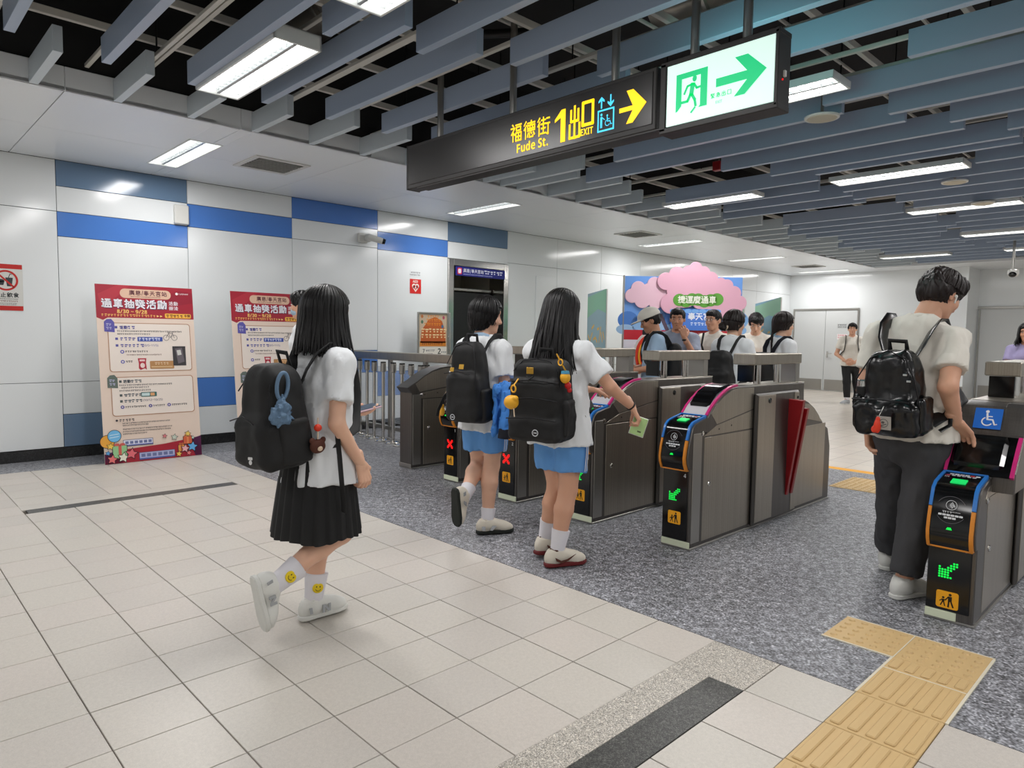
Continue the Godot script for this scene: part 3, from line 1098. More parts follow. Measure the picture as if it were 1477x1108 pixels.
# ---------------------------------------------------------------- open ceiling: slats, carrier rails, ducts
func slat_ceiling() -> void:
	var ce := Node3D.new()
	ce.name = "ceiling_slats"
	add_child(ce)
	tag(ce, "open ceiling of hanging slats below dark service space", "", "", "structure")
	var cache := {}
	var slat := func(x: float, z0: float, z1: float, m: Material) -> void:
		var key := "%.2f" % (z1 - z0)
		if not cache.has(key):
			cache[key] = box_mesh(Vector3(0.055, 0.158, z1 - z0), 0.002, Vector3(0.0275, 0.079, (z1 - z0) * 0.5))
		part(ce, "slat", cache[key], m, Vector3(x, CE, z0))
	# rows along z, 0.2625 apart: even rows start at the white strip, odd rows further out
	var fitting := [[1.82, -5.12, -3.88], [1.82, -3.24, -2.0], [4.62, -3.1, -1.85], [7.62, -5.22, -3.88], [7.62, -3.12, -1.78], [10.08, -3.10, -1.78], [12.9, -3.1, -1.8], [15.3, -5.15, -3.78], [15.3, -3.0, -1.7]]
	for k in range(-8, 63):
		var x := 0.965 + 0.2625 * k
		if x > 17.4:
			break
		var grey: Material = M.slat_grey
		var blue: Material = M.slat_blue
		var line := -1.96 + 0.52 * (x - 5.69)       # where one run of slats ends and the next starts
		if x > 7.2:
			line = -1.2 + 0.30 * sin(x * 2.1)
		var near := -5.1
		if x > 5.2:
			near = [-5.25, -5.12, -4.95, -4.80, -4.78, -4.90, -5.05, -5.2][posmod(k, 8)]
		if x > 7.2:
			line = -3.15 + 0.22 * sin(x * 1.3) + 0.10 * posmod(k, 3)
		var runs := []
		# two families of rows take turns: where one stops the other goes on
		if posmod(k, 2) == 0:
			runs.append([ZS, near if x < 1.9 or x > 2.9 else near - 0.12, grey])
			var st := line + 0.08
			var en := st + 2.9
			if x < 2.2:
				st = -3.9 + 0.2 * posmod(k, 3)
				en = st + 2.4
			if absf(x - 4.64) < 0.1:
				st = -1.44
			if x > 7.2:
				en = st + 1.75 + 0.15 * posmod(k, 4)
			runs.append([st, en, blue])
			runs.append([en + 2.6, ZN, blue])
		else:
			var s0 := near + (0.0 if x < 5.2 else 0.06)
			if absf(x - 6.0) < 0.1:
				s0 = -5.05
			if absf(x - 6.48) < 0.1:
				s0 = -3.70
			if absf(x - 7.0) < 0.1:
				s0 = -3.43
			if absf(x - 9.62) < 0.1:
				s0 = -3.05
			if x < 1.0:
				s0 = -4.97
			var en := line - 0.02
			if x < 3.2:
				en = [-3.3, -3.26][posmod(k, 2)]
			if x < 2.0:
				en = -2.0
			if x > 5.3 and x < 5.6:
				s0 = -4.26
				runs.append([ZS, -4.66, grey])
			runs.append([s0, en, blue])
			var again := en + (3.0 if x < 7.2 else 1.75 + 0.15 * posmod(k, 4))
			runs.append([again, again + 2.7, blue])
		for r in runs:
			var z0: float = r[0]
			var z1: float = minf(r[1], ZN)
			if z1 - z0 < 0.15:
				continue
			# leave room for the light fittings
			var pieces := [[z0, z1]]
			for f in fitting:
				if x + 0.055 > f[0] and x < f[0] + 0.29:
					var nxt := []
					for p in pieces:
						if f[2] <= p[0] or f[1] >= p[1]:
							nxt.append(p)
						else:
							if f[1] - p[0] > 0.1: nxt.append([p[0], f[1]])
							if p[1] - f[2] > 0.1: nxt.append([f[2], p[1]])
					pieces = nxt
			# slats out of the picture are joined below
			for p in pieces:
				if p[0] < 1.2:
					slat.call(x, p[0], minf(p[1], 3.0), r[2])
	# carrier rails along z (pairs of light channels) and cross rails along x
	var rails := Node3D.new()
	rails.name = "ceiling_rails"
	add_child(rails)
	tag(rails, "light metal rails of the open ceiling above the slats", "", "", "structure")
	var rm := box_mesh(Vector3(0.030, 0.028, ZN - ZS), 0.003, Vector3(0, 0, (ZN - ZS) * 0.5))
	var k2 := 0
	for x in [-0.9, 0.12, 0.66, 1.32, 1.62, 2.14, 2.68, 3.2, 3.72, 4.25, 4.88, 5.3, 5.85, 6.45, 7.1, 7.9, 8.6, 9.3, 10.1, 10.9, 11.8, 12.7, 13.7, 14.7, 15.8, 16.8]:
		part(rails, "rail", rm, M.rail, Vector3(x, CE + 0.21, ZS))
		if k2 % 2 == 0:
			part(rails, "rail", rm, M.rail, Vector3(x + 0.06, CE + 0.235, ZS))
		k2 += 1
	var cm := box_mesh(Vector3(20.5, 0.05, 0.035), 0.003, Vector3(7.2, 0, 0))
	for z in [-5.45, -4.75, -4.05, -3.35, -2.65, -1.95, -1.25, -0.55, 0.2, 1.0, 2.0, 3.0]:
		part(rails, "cross_rail", cm, M.rail, Vector3(0, CE + 0.36, z))
	var cm2 := box_mesh(Vector3(20.5, 0.022, 0.02), 0.003, Vector3(7.2, 0, 0))
	for z in [-5.1, -4.4, -3.7, -3.0, -2.3, -1.6, -0.9]:
		part(rails, "cross_rail", cm2, M.rail, Vector3(0, CE + 0.52, z))
	# hanger rods
	var hang := Geo.new()
	for x in [0.66, 1.62, 2.68, 3.72, 4.88, 5.85, 7.1]:
		for z in [-5.3, -4.3, -3.3, -2.3, -1.3]:
			hang.tube([Vector3(x, CE + 0.22, z), Vector3(x, 4.2, z)], [0.006], 6)
	part(rails, "hanger_rods", hang.mesh(), M.dark, V, "", true)
	# crinkled foil ducts
	var duct := 0
	for d in [[Vector3(1.75, 3.86, -4.3), Vector3(1.55, 3.86, -1.0), 0.20], [Vector3(2.75, 3.88, -5.6), Vector3(2.9, 3.86, 1.0), 0.20], [Vector3(4.6, 3.88, -3.2), Vector3(4.5, 3.86, 1.5), 0.22], [Vector3(-0.4, 3.84, -4.9), Vector3(0.5, 3.84, -3.6), 0.18]]:
		var o := thing("air_duct", ["silver foil wrapped air duct above the first ceiling lamp", "silver foil wrapped air duct above the hanging signs", "wide silver foil duct above the exit sign's far side", "silver foil wrapped duct at the ceiling's left corner"][duct], "air duct", d[0], "foil ducts above the slats")
		duct += 1
		var fd := Geo.new()
		var pts := []
		var rad := []
		for i in 60:
			pts.append((d[1] - d[0]) * (i / 59.0) + Vector3(0.03 * sin(i * 0.3), 0.02 * cos(i * 0.23), 0))
			rad.append(d[2] * (1.0 + 0.10 * sin(i * 1.7) * cos(i * 0.83) + rng.randf_range(-0.04, 0.04)))
		fd.tube(pts, rad, 14)
		part(o, "foil_skin", fd.mesh(), M.foil)
		for i in 4:
			var bands := Geo.new()
			var p: Vector3 = pts[6 + i * 15]
			bands.tube([p - (d[1] - d[0]).normalized() * 0.012, p + (d[1] - d[0]).normalized() * 0.012], [d[2] * 1.16], 16)
			part(o, "band", bands.mesh(), M.steel_plain)
	var q := 0
	for d in [[Vector3(1.02, 3.55, -5.5), Vector3(1.32, 3.55, -4.0), 0.035, "yellow_pipe"], [Vector3(4.0, 3.5, -2.2), Vector3(4.2, 3.5, -1.0), 0.05, "orange_pipe"], [Vector3(9.7, 3.30, -5.0), Vector3(9.72, 3.30, -2.7), 0.03, "orange_pipe"], [Vector3(9.9, 3.34, -5.0), Vector3(9.92, 3.34, -2.7), 0.03, "orange_pipe"], [Vector3(2.95, 3.5, -4.4), Vector3(3.5, 3.42, -3.4), 0.03, "dark"]]:
		var o := thing("pipe", ["yellow pipe in the dark above the ceiling's left side", "orange pipe above the exit sign", "upper rust coloured pipe in the long gap between the far slats", "lower rust coloured pipe in the long gap between the far slats", "black hose hanging above the exit direction sign"][q], "pipe", d[0])
		q += 1
		var t := Geo.new()
		t.tube([V, d[1] - d[0]], [d[2]], 10)
		part(o, "pipe_wall", t.mesh(), M[d[3]])


# ---------------------------------------------------------------- lamps
func fixture_light(o: Node3D, at: Vector3, e := 1.0) -> void:
	var l := AreaLight3D.new()
	l.name = "lamp_light"
	l.area_size = Vector2(0.24, 1.18)
	l.light_energy = LAMP * e
	l.light_color = LAMP_COLOR
	l.shadow_enabled = true
	l.area_range = 30.0
	l.area_attenuation = 2.0
	l.position = at
	l.rotation_degrees = Vector3(-90, 0, 0)
	o.add_child(l)


func fixtures() -> void:
	# recessed louvre lamp, origin at its lower face's middle
	var hs := Geo.new()
	hs.box(Vector3(0, 0.085, 0), Vector3(0.30, 0.012, 1.24), 0.003)
	for s in [-1, 1]:
		hs.box(Vector3(0.143 * s, 0.045, 0), Vector3(0.014, 0.09, 1.24), 0.002)
		hs.box(Vector3(0, 0.045, 0.613 * s), Vector3(0.30, 0.09, 0.014), 0.002)
	var housing := hs.mesh()
	var lamp := box_mesh(Vector3(0.118, 0.01, 1.20), 0.002, V)
	var lv := Geo.new()
	lv.box(Vector3(0, 0.028, 0), Vector3(0.022, 0.04, 1.2), 0.003)
	for i in 17:
		for s in [-1, 1]:
			lv.box(Vector3(0.073 * s, 0.034, -0.56 + i * 0.07), Vector3(0.122, 0.026, 0.004), 0.0)
	var louvre := lv.mesh()
	var names := {
		"w": ["first recessed lamp of the white ceiling, above the blue wall panels", "second recessed lamp of the white ceiling, above the doorway", "third recessed lamp of the white ceiling, beyond the doorway", "fourth recessed lamp of the white ceiling, above the blossom display", "last recessed lamp of the white ceiling, at the end wall", "recessed lamp of the white ceiling behind the viewer"],
		"s": ["large louvred lamp among the slats nearest the viewer", "louvred lamp cut off by the top of the picture", "louvred lamp among the slats just behind the exit sign", "long louvred lamp below the rust coloured pipes, nearest the white ceiling", "long louvred lamp in the middle of the slats beside a round speaker", "louvred lamp crossed by a round speaker at the right edge", "louvred lamp below a brightly lit slat at the right edge", "small far louvred lamp low in the slat field near the end wall", "faint far louvred lamp at the right edge of the slat field"],
	}
	var spots := []
	var i := 0
	for x in LAMP_X:
		spots.append(["w", Vector3(x, CE - 0.004, -7.14), names.w[i], 1.0])
		i += 1
	i = 0
	for p in [Vector2(1.962, -4.50), Vector2(1.962, -2.62), Vector2(4.76, -2.48), Vector2(7.76, -4.55), Vector2(7.76, -2.45), Vector2(10.22, -2.43), Vector2(12.95, -2.45), Vector2(15.44, -4.46), Vector2(15.44, -2.35)]:
		spots.append(["s", Vector3(p.x, CE - 0.02, p.y), names.s[i], 1.0])
		i += 1
	for p in [Vector2(-1.5, -4.5), Vector2(-1.5, -1.5), Vector2(1.94, 0.4), Vector2(1.94, 2.6), Vector2(4.76, 0.5), Vector2(7.76, 0.5), Vector2(10.22, 0.8), Vector2(13.0, 0.8), Vector2(-1.5, 1.8), Vector2(4.76, 2.8), Vector2(15.44, 0.8)]:
		spots.append(["s", Vector3(p.x, CE - 0.02, p.y), "louvred lamp of the slat ceiling outside the picture", 1.0])
	for s in spots:
		var o := thing("ceiling_lamp", s[2], "ceiling lamp", s[1], "recessed lamps of the white ceiling" if s[0] == "w" else "louvred lamps among the slats")
		var thin := 1.0 if s[0] == "w" or s[1].x < 3.0 else 0.55     # the far fittings are slimmer
		part(o, "housing", housing, M.fixture).scale.y = thin
		for q in [-0.072, 0.072]:
			part(o, "tube_panel", lamp, M.lamp, Vector3(q, 0.06 * thin, 0))
		part(o, "louvre", louvre, M.louvre).scale.y = thin
		fixture_light(o, Vector3(0, -0.012, 0), s[3])
	var bx := thing("alarm_box", "small red box in the gap of the slats right of the signs", "alarm box", Vector3(6.90, CE + 0.17, -3.98))
	part(bx, "case", box_mesh(Vector3(0.07, 0.10, 0.09), 0.006), M.red_box)
	part(bx, "bracket", box_mesh(Vector3(0.012, 0.16, 0.02), 0.002, Vector3(0.03, 0.1, 0)), M.steel_plain)
	# round speakers below the slats
	i = 0
	for p in [Vector3(5.33, CE - 0.04, -2.22), Vector3(8.45, CE - 0.03, -2.1), Vector3(9.95, CE - 0.03, -2.16)]:
		var o := thing("ceiling_speaker", ["large round cream speaker below the slats beside the exit sign", "round cream speaker below the long lamp in the middle of the slats", "round cream speaker overlapped by the lamp at the right edge"][i], "speaker", p, "round ceiling speakers")
		i += 1
		var g := Geo.new()
		g.lathe([Vector2(0.0, -0.012), Vector2(0.10, -0.010), Vector2(0.108, -0.004)], Transform3D.IDENTITY, 32)
		part(o, "grille", g.mesh(), mat("speaker_cream", Color(0.77, 0.74, 0.66), 0.6))
		g = Geo.new()
		g.lathe([Vector2(0.106, -0.006), Vector2(0.122, -0.004), Vector2(0.124, 0.008), Vector2(0.0, 0.012)], Transform3D.IDENTITY, 32)
		part(o, "rim", g.mesh(), M.white_plastic)
		g = Geo.new()
		g.tube([Vector3(0, 0.01, 0), Vector3(0, 0.26, 0)], [0.012], 8)
		part(o, "stem", g.mesh(), M.steel_plain)
	# air vents in the white ceiling
	i = 0
	for p in [Vector3(3.18, CE, -6.89), Vector3(9.5, CE, -6.9), Vector3(16.2, CE, -6.9)]:
		var o := thing("air_vent", ["square louvred air vent beside the first recessed ceiling lamp", "square louvred air vent before the third recessed ceiling lamp", "small far air vent in the white ceiling near the end wall"][i], "air vent", p, "air vents in the white ceiling")
		i += 1
		var g := Geo.new()
		for s in [-1, 1]:
			g.box(Vector3(0.26 * s, -0.006, 0), Vector3(0.05, 0.016, 0.57), 0.003)
			g.box(Vector3(0, -0.006, 0.26 * s), Vector3(0.47, 0.016, 0.05), 0.003)
		part(o, "frame", g.mesh(), M.grille)
		part(o, "duct_mouth", box_mesh(Vector3(0.48, 0.004, 0.48), 0.0, Vector3(0, -0.001, 0)), M.joint)
		var sl := box_mesh(Vector3(0.47, 0.004, 0.034), 0.0)
		for q in 8:
			var b := part(o, "blade", sl, M.grille, Vector3(0, -0.010, -0.2 + q * 0.057))
			b.rotation_degrees.x = 35


# ---------------------------------------------------------------- ticket gates
func pv(list: Array, dx := 0.0, dy := 0.0) -> PackedVector2Array:
	var p := PackedVector2Array()
	for q in list:
		p.append(Vector2(q[0] + dx, q[1] + dy))
	return p


func strip_along(pts: Array, z0: float, z1: float, thick: float) -> ArrayMesh:   # a band that follows a side profile
	var rows := []
	for p in pts:
		rows.append([Vector3(p[0], p[1], z0), Vector3(p[0], p[1], z1)])
	var g := Geo.new()
	g.sheet(rows, thick)
	return g.mesh()


func led(rows: Array) -> ArrayMesh:
	var g := Geo.new()
	for j in rows.size():
		for i in String(rows[j]).length():
			if rows[j][i] == "#":
				g.box(Vector3(0, -j * 0.0118, i * 0.0118), Vector3(0.004, 0.0088, 0.0088), 0.0015)
	return g.mesh()

const ARROW := [".....##", "....###", "#..###.", "#####..", "####...", "####...", "#####.."]
const CROSS := ["##...##", "###.###", ".#####.", "..###..", ".#####.", "###.###", "##...##"]


func ticket_gate(x0: float, zc: float, label: String, num: String, signal_kind: String, low := false, plain := false) -> Node3D:
	var o := thing("ticket_gate", label, "ticket gate", Vector3(x0, 0, zc), "steel ticket gates across the hall")
	var dy := -0.145 if low else 0.0
	var curve := [[-0.030, 0.515], [-0.050, 0.555], [-0.055, 0.59], [-0.045, 0.65], [-0.030, 0.70], [-0.012, 0.75], [0.0, 0.78], [0.03, 0.802], [0.10, 0.818], [0.175, 0.832]]
	var slope := [[0.185, 0.838], [0.235, 0.885], [0.30, 0.930], [0.37, 0.968], [0.43, 0.993], [0.485, 1.008], [0.566, 1.015]]
	if low:
		slope = [[0.185, 0.838], [0.22, 0.88], [0.27, 0.935], [0.315, 0.98], [0.35, 1.012]]
	var prof := PackedVector2Array([Vector2(0, 0.012), Vector2(0, 0.515 + dy)])
	if plain:
		prof = pv([[0, 0.012], [0, 0.755], [-0.045, 0.81], [0.02, 0.845], [0.08, 0.875], [0.16, 0.925], [0.26, 0.972], [0.36, 1.0], [0.46, 1.012]])
	else:
		for c in curve:
			prof.append(Vector2(c[0] + 0.008, c[1] + dy))
		for c in slope:
			prof.append(Vector2(c[0], c[1] + dy))
		if low:
			prof.append_array(pv([[0.36, 0.885], [0.43, 1.015], [0.47, 1.03]]))
	prof.append_array(pv([[0.77, 1.030 if low else 1.011], [1.60, 1.030 if low else 1.004], [1.61, 0.87], [1.70, 0.845], [1.82, 0.79], [1.90, 0.735], [1.95, 0.69], [2.03, 0.635], [2.10, 0.605], [2.16, 0.45], [2.165, 0.30], [2.165, 0.012]]))
	var g := Geo.new()
	g.prism(prof, 0.196, Transform3D(Basis.IDENTITY, Vector3(0, 0, -0.098)), 0.005, 0.8)
	if low:   # the wide gate's upper part is broader
		g.prism(pv([[0.20, 0.72], [0.36, 0.885], [0.43, 1.015], [0.47, 1.03], [1.60, 1.03], [1.60, 0.62], [0.20, 0.62]]), 0.10, Transform3D(Basis.IDENTITY, Vector3(0, 0, 0.09)), 0.005)
	part(o, "body", g.mesh(), M.steel_dark)
	var ty := 1.030 if low else 1.008
	part(o, "top_plate", box_mesh(Vector3(1.02, 0.006, 0.19 if not low else 0.28), 0.002, Vector3(1.10, ty, 0.0 if not low else 0.045)), M.steel)
	part(o, "end_plate", box_mesh(Vector3(0.006, 0.29, 0.19), 0.002, Vector3(2.166, 0.16, 0)), M.steel_plain)
	part(o, "plinth", box_mesh(Vector3(2.17, 0.014, 0.21), 0.003, Vector3(1.083, 0.007, 0)), M.steel_plain)
	for s in [1.0, -1.0]:
		var zz: float = 0.098 * s
		# door and cover plates, each proud of the body by two millimetres
		var dt := 0.60 if low else (0.69 if plain else 0.705)
		part(o, "side_door", box_mesh(Vector3(0.63, dt - 0.035, 0.004), 0.0015, Vector3(0.46, (dt + 0.035) * 0.5, zz)), M.steel)
		part(o, "side_door", box_mesh(Vector3(0.55, 0.62, 0.004), 0.0015, Vector3(1.77, 0.345, zz)), M.steel)
		g = Geo.new()
		var low_plate := pv([[0.085, 0.60], [0.15, 0.65], [0.74, 0.70], [0.74, 0.61]]) if low else (pv([[0.10, 0.70], [0.12, 0.755], [0.74, 0.83], [0.74, 0.70]]) if plain else pv([[0.135, 0.715], [0.285, 0.772], [0.78, 0.842], [0.78, 0.715]]))
		g.prism(low_plate, 0.004, Transform3D(Basis.IDENTITY, Vector3(0, 0, zz - 0.002)), 0.001)
		part(o, "cover_plate", g.mesh(), M.steel)
		g = Geo.new()
		var up_plate := pv([[0.21, 0.70], [0.28, 0.77], [0.345, 0.845], [0.74, 0.845], [0.74, 0.705]]) if low else (pv([[0.05, 0.845], [0.16, 0.915], [0.26, 0.960], [0.40, 0.992], [0.74, 0.998], [0.74, 0.84], [0.10, 0.765]]) if plain else pv([[0.215, 0.855], [0.285, 0.912], [0.37, 0.957], [0.485, 0.996], [0.57, 1.003], [0.78, 0.998], [0.78, 0.85], [0.29, 0.780]]))
		g.prism(up_plate, 0.004, Transform3D(Basis.IDENTITY, Vector3(0, 0, zz - 0.002)), 0.001)
		part(o, "cover_plate", g.mesh(), M.steel)
		g = Geo.new()
		g.prism(pv([[1.63, 0.838], [1.72, 0.826], [1.83, 0.775], [1.93, 0.70], [1.98, 0.665], [1.63, 0.72]]), 0.004, Transform3D(Basis.IDENTITY, Vector3(0, 0, zz - 0.002)), 0.001)
		part(o, "cover_plate", g.mesh(), M.steel)
		# corner post
		if not low:
			part(o, "corner_post", box_mesh(Vector3(0.10, 0.70, 0.006), 0.002, Vector3(0.065, 0.39, zz)), M.steel_plain)
		# lock and screws
		var disc := Transform3D(Basis(Vector3.RIGHT, PI / 2 * s), Vector3(0.21, 0.40 + dy * 0.4, zz))
		g = Geo.new()
		g.lathe([Vector2(0.017, 0), Vector2(0.017, 0.005), Vector2(0.013, 0.009), Vector2(0.0, 0.008)], disc, 16)
		part(o, "lock", g.mesh(), M.chrome)
		g = Geo.new()
		g.lathe([Vector2(0.016, 0), Vector2(0.016, 0.006), Vector2(0.009, 0.009), Vector2(0.0, 0.009)], Transform3D(Basis(Vector3.RIGHT, PI / 2 * s), Vector3(0.115, 0.735 + dy, zz)), 16)
		part(o, "lock", g.mesh(), M.chrome)
		var sc := Geo.new()
		for q in 3:
			sc.lathe([Vector2(0.006, 0), Vector2(0.006, 0.003), Vector2(0.0, 0.004)], Transform3D(Basis(Vector3.RIGHT, PI / 2 * s), Vector3(0.16 + q * 0.16, 0.735 + q * 0.012 + dy, zz)), 8)
		part(o, "screws", sc.mesh(), M.dark, V, "", true)
		if plain:
			continue
		# flap housing and the red flap leaves
		g = Geo.new()
		g.prism(pv([[0.775, 0.02], [0.775, 0.955], [1.455, 0.955], [1.455, 0.02]]), 0.030, Transform3D(Basis.IDENTITY, Vector3(0, 0, zz if s > 0 else zz - 0.030)), 0.012)
		part(o, "flap_housing", g.mesh(), M.steel_dark)
		part(o, "housing_plate", box_mesh(Vector3(0.26, 0.90, 0.005), 0.002, Vector3(0.925, 0.49, zz + 0.031 * s)), M.steel)
		part(o, "housing_plate", box_mesh(Vector3(0.08, 0.90, 0.005), 0.002, Vector3(1.405, 0.49, zz + 0.031 * s)), M.steel)
		g = Geo.new()
		g.lathe([Vector2(0.02, 0), Vector2(0.018, 0.006), Vector2(0.0, 0.007)], Transform3D(Basis(Vector3.RIGHT, PI / 2 * s), Vector3(0.96, 0.90, zz + 0.033 * s)), 16)
		g.lathe([Vector2(0.012, 0), Vector2(0.010, 0.005), Vector2(0.0, 0.006)], Transform3D(Basis(Vector3.RIGHT, PI / 2 * s), Vector3(1.42, 0.90, zz + 0.033 * s)), 12)
		part(o, "sensor", g.mesh(), M.gloss_black)
		for q in [[1.275, 0.895], [1.352, 0.83]]:
			g = Geo.new()
			var a: float = 0.118 * s
			g.prism(PackedVector2Array([Vector2(a, 0.17), Vector2(a, q[1]), Vector2(a + 0.118 * s, q[1] - 0.004), Vector2(a + 0.018 * s, 0.17)]), 0.040, Transform3D(Basis(Vector3(0, 0, 1), Vector3.UP, Vector3(-1, 0, 0)), Vector3(q[0] + 0.040, 0, 0)), 0.004)
			part(o, "flap", g.mesh(), M.flap_red)
	# handle bar on posts
	if not plain:
		g = Geo.new()
		g.box(Vector3(1.19, 1.192, 0), Vector3(0.76, 0.078, 0.17), 0.006)
		part(o, "handle_bar", g.mesh(), M.steel)
		for px in [0.955, 1.275]:
			g = Geo.new()
			g.lathe([Vector2(0.038, 0.99), Vector2(0.038, 1.005), Vector2(0.026, 1.010), Vector2(0.026, 1.156)], Transform3D(Basis.IDENTITY, Vector3(px, 0, 0.03)), 18)
			part(o, "post", g.mesh(), M.chrome)
		part(o, "end_panel", box_mesh(Vector3(0.07, 0.15, 0.16), 0.004, Vector3(1.515, 1.08, 0)), M.steel_plain)
		part(o, "front_window", box_mesh(Vector3(0.02, 0.12, 0.12), 0.003, Vector3(0.86, 1.09, -0.01)), M.gloss_black)
	if plain:
		part(o, "front_strip", box_mesh(Vector3(0.008, 0.035, 0.20), 0.002, Vector3(-0.004, 0.032, 0)), M.steel_plain)
		return o
	# front face
	part(o, "front_panel", box_mesh(Vector3(0.008, 0.455 + dy, 0.180), 0.003, Vector3(-0.003, 0.055 + (0.455 + dy) * 0.5, -0.010)), M.gloss_black)
	part(o, "light_strip", box_mesh(Vector3(0.010, 0.040, 0.204 if not low else 0.13), 0.002, Vector3(-0.004, 0.033, 0.0 if not low else -0.036)), M.strip, V, "pale glowing-in-the-dark strip along the foot")
	var rows := ARROW if signal_kind == "arrow" else CROSS
	part(o, "signal_light", led(rows), M.green_led if signal_kind == "arrow" else M.red_led, Vector3(-0.008, 0.380 + dy * 0.63, -0.048), "green arrow of light dots" if signal_kind == "arrow" else "red cross of light dots")
	var k := Ink.new(Vector3(-0.007, 0.155 + dy * 0.6 + 0.083, -0.056), Vector3(0, 0, 1), Vector3.DOWN, GLYPHS)
	var bk := Color(0.10, 0.07, 0.03)
	k.poly(rrect(0, 0, 0.093, 0.083, 0.010), Color(0.95, 0.66, 0.10))
	k.up()
	k.oval(0.058, 0.015, 0.0065, 0.0065, bk, 12)                         # grown-up
	k.poly(pv([[0.050, 0.023], [0.066, 0.023], [0.066, 0.048], [0.050, 0.048]]), bk)
	k.line(Vector2(0.054, 0.046), Vector2(0.052, 0.074), 0.007, bk)
	k.line(Vector2(0.062, 0.046), Vector2(0.072, 0.072), 0.007, bk)
	k.line(Vector2(0.051, 0.026), Vector2(0.040, 0.042), 0.005, bk)
	k.oval(0.030, 0.033, 0.0055, 0.0055, bk, 12)                         # child
	k.poly(pv([[0.024, 0.040], [0.036, 0.040], [0.035, 0.056], [0.025, 0.056]]), bk)
	k.line(Vector2(0.027, 0.055), Vector2(0.020, 0.072), 0.005, bk)
	k.line(Vector2(0.033, 0.055), Vector2(0.038, 0.072), 0.005, bk)
	k.line(Vector2(0.034, 0.043), Vector2(0.041, 0.044), 0.004, bk)
	k.line(Vector2(0.025, 0.043), Vector2(0.016, 0.052), 0.004, bk)
	part(o, "warning_sign", k.mesh(), M.print, V, "yellow square with a grown-up leading a child")
	if num:
		k = Ink.new(Vector3(-0.0075, 0, 0), Vector3(0, 0, 1), Vector3.DOWN)
		k.latin(num, 0.050, -(0.462 + dy * 0.75), 0.024, Color(0.85, 0.85, 0.85))
		part(o, "number", k.mesh(), M.print)
	# reader: black curved front with coloured rims
	var rc := []
	for c in curve:
		rc.append([c[0], c[1] + dy])
	part(o, "reader_panel", strip_along(rc, -0.088, 0.075, 0.012), M.gloss_black)
	var og := []
	var bl := []
	for c in rc:
		if c[1] <= 0.705 + dy: og.append([c[0] - 0.004, c[1]])
		if c[1] >= 0.695 + dy: bl.append([c[0] - 0.004, c[1] + 0.003])
	for z in [[-0.101, -0.087], [0.074, 0.090]]:
		part(o, "orange_rim", strip_along(og, z[0], z[1], 0.016), M.orange_trim)
		part(o, "blue_rim", strip_along(bl, z[0], z[1], 0.016), M.blue_trim)
	part(o, "orange_rim", box_mesh(Vector3(0.03, 0.012, 0.19), 0.003, Vector3(-0.022, 0.512 + dy, -0.006)), M.orange_trim)
	part(o, "blue_rim", box_mesh(Vector3(0.012, 0.010, 0.19), 0.003, Vector3(0.172, 0.842 + dy, -0.006)), M.blue_trim)
	# print on the reader: contactless mark, card names, green lamp
	var a := Vector3(-0.057, 0.60 + dy, 0)
	var b := Vector3(-0.021, 0.745 + dy, 0)
	var dn := (a - b).normalized()
	k = Ink.new(b + Vector3(-0.010, 0, -0.0065), Vector3(0, 0, 1), dn, GLYPHS)
	k.lift = 0.004
	var wh := Color(0.82, 0.83, 0.84)
	k.ring(0, 0.028, 0.021, 0.023, wh)
	for q in 3:
		k.ring(-0.012, 0.028, 0.006 + q * 0.006, 0.009 + q * 0.006, wh, -0.8, 0.8, 8)
	k.line(Vector2(0.008, 0.024), Vector2(0.014, 0.034), 0.004, wh)
	var rg := RandomNumberGenerator.new()
	rg.seed = 4
	k.scribble(-0.034, 0.057, 0.030, 0.009, wh, rg)
	k.scribble(0.002, 0.057, 0.036, 0.005, wh, rg)
	for q in 6:
		k.poly(rrect(-0.050 + q * 0.0170, 0.071, 0.0150, 0.009, 0.002), wh)
	for q in 3:
		k.poly(rrect(-0.026 + q * 0.0170, 0.084, 0.0150, 0.009, 0.002), wh)
	k.ring(0, 0.05, 0.062, 0.0635, Color(0.4, 0.4, 0.42), -2.6, -0.54, 14)
	k.ring(0, 0.05, 0.062, 0.0635, Color(0.4, 0.4, 0.42), 0.54, 2.6, 14)
	part(o, "card_print", k.mesh(), M.print)
	g = Geo.new()
	g.prism(pv([[-0.012, 0.0], [-0.007, 0.011], [0.007, 0.011], [0.012, 0.0]]), 0.003, Transform3D(Basis(Vector3(0, 0, 1), -dn, Vector3(-1, 0, 0)), a + Vector3(-0.008, 0.006, -0.0065)))
	part(o, "ready_lamp", g.mesh(), M.green_led, V, "small green ready lamp")
	# tilted display above the reader
	var tilt := Vector3(0.145, 0.030, 0).normalized()
	var tb := Basis(tilt, tilt.cross(Vector3(0, 0, -1)) * 1.0, Vector3(0, 0, 1))
	part(o, "screen", box_mesh(Vector3(0.052, 0.006, 0.062)), M.green_screen, Vector3(0.055, 0.818 + dy, -0.004)).basis = Basis(Vector3(0, 0, 1), atan2(0.030, 0.145))
	k = Ink.new(Vector3(0.168, 0.839 + dy, -0.082), Vector3(0, 0, 1), -tilt)
	k.lift = 0.002
	for q in 6:
		k.poly(rrect(0.018 + q * 0.0215, 0.016, 0.019, 0.015, 0.003), [wh, wh, Color(0.8, 0.75, 0.75), wh, Color(0.75, 0.2, 0.2), wh][q])
		k.poly(rrect(0.008 + q * 0.0215, 0.036, 0.017, 0.010, 0.003), [Color(0.75, 0.25, 0.3), wh, wh, Color(0.7, 0.7, 0.75), wh, wh][q])
	k.scribble(0.004, 0.052, 0.022, 0.007, wh, rg)
	k.scribble(0.004, 0.064, 0.022, 0.007, wh, rg)
	part(o, "display_print", k.mesh(), M.print)
	# slope: silver bed, pink rails, black hood
	var sl := []
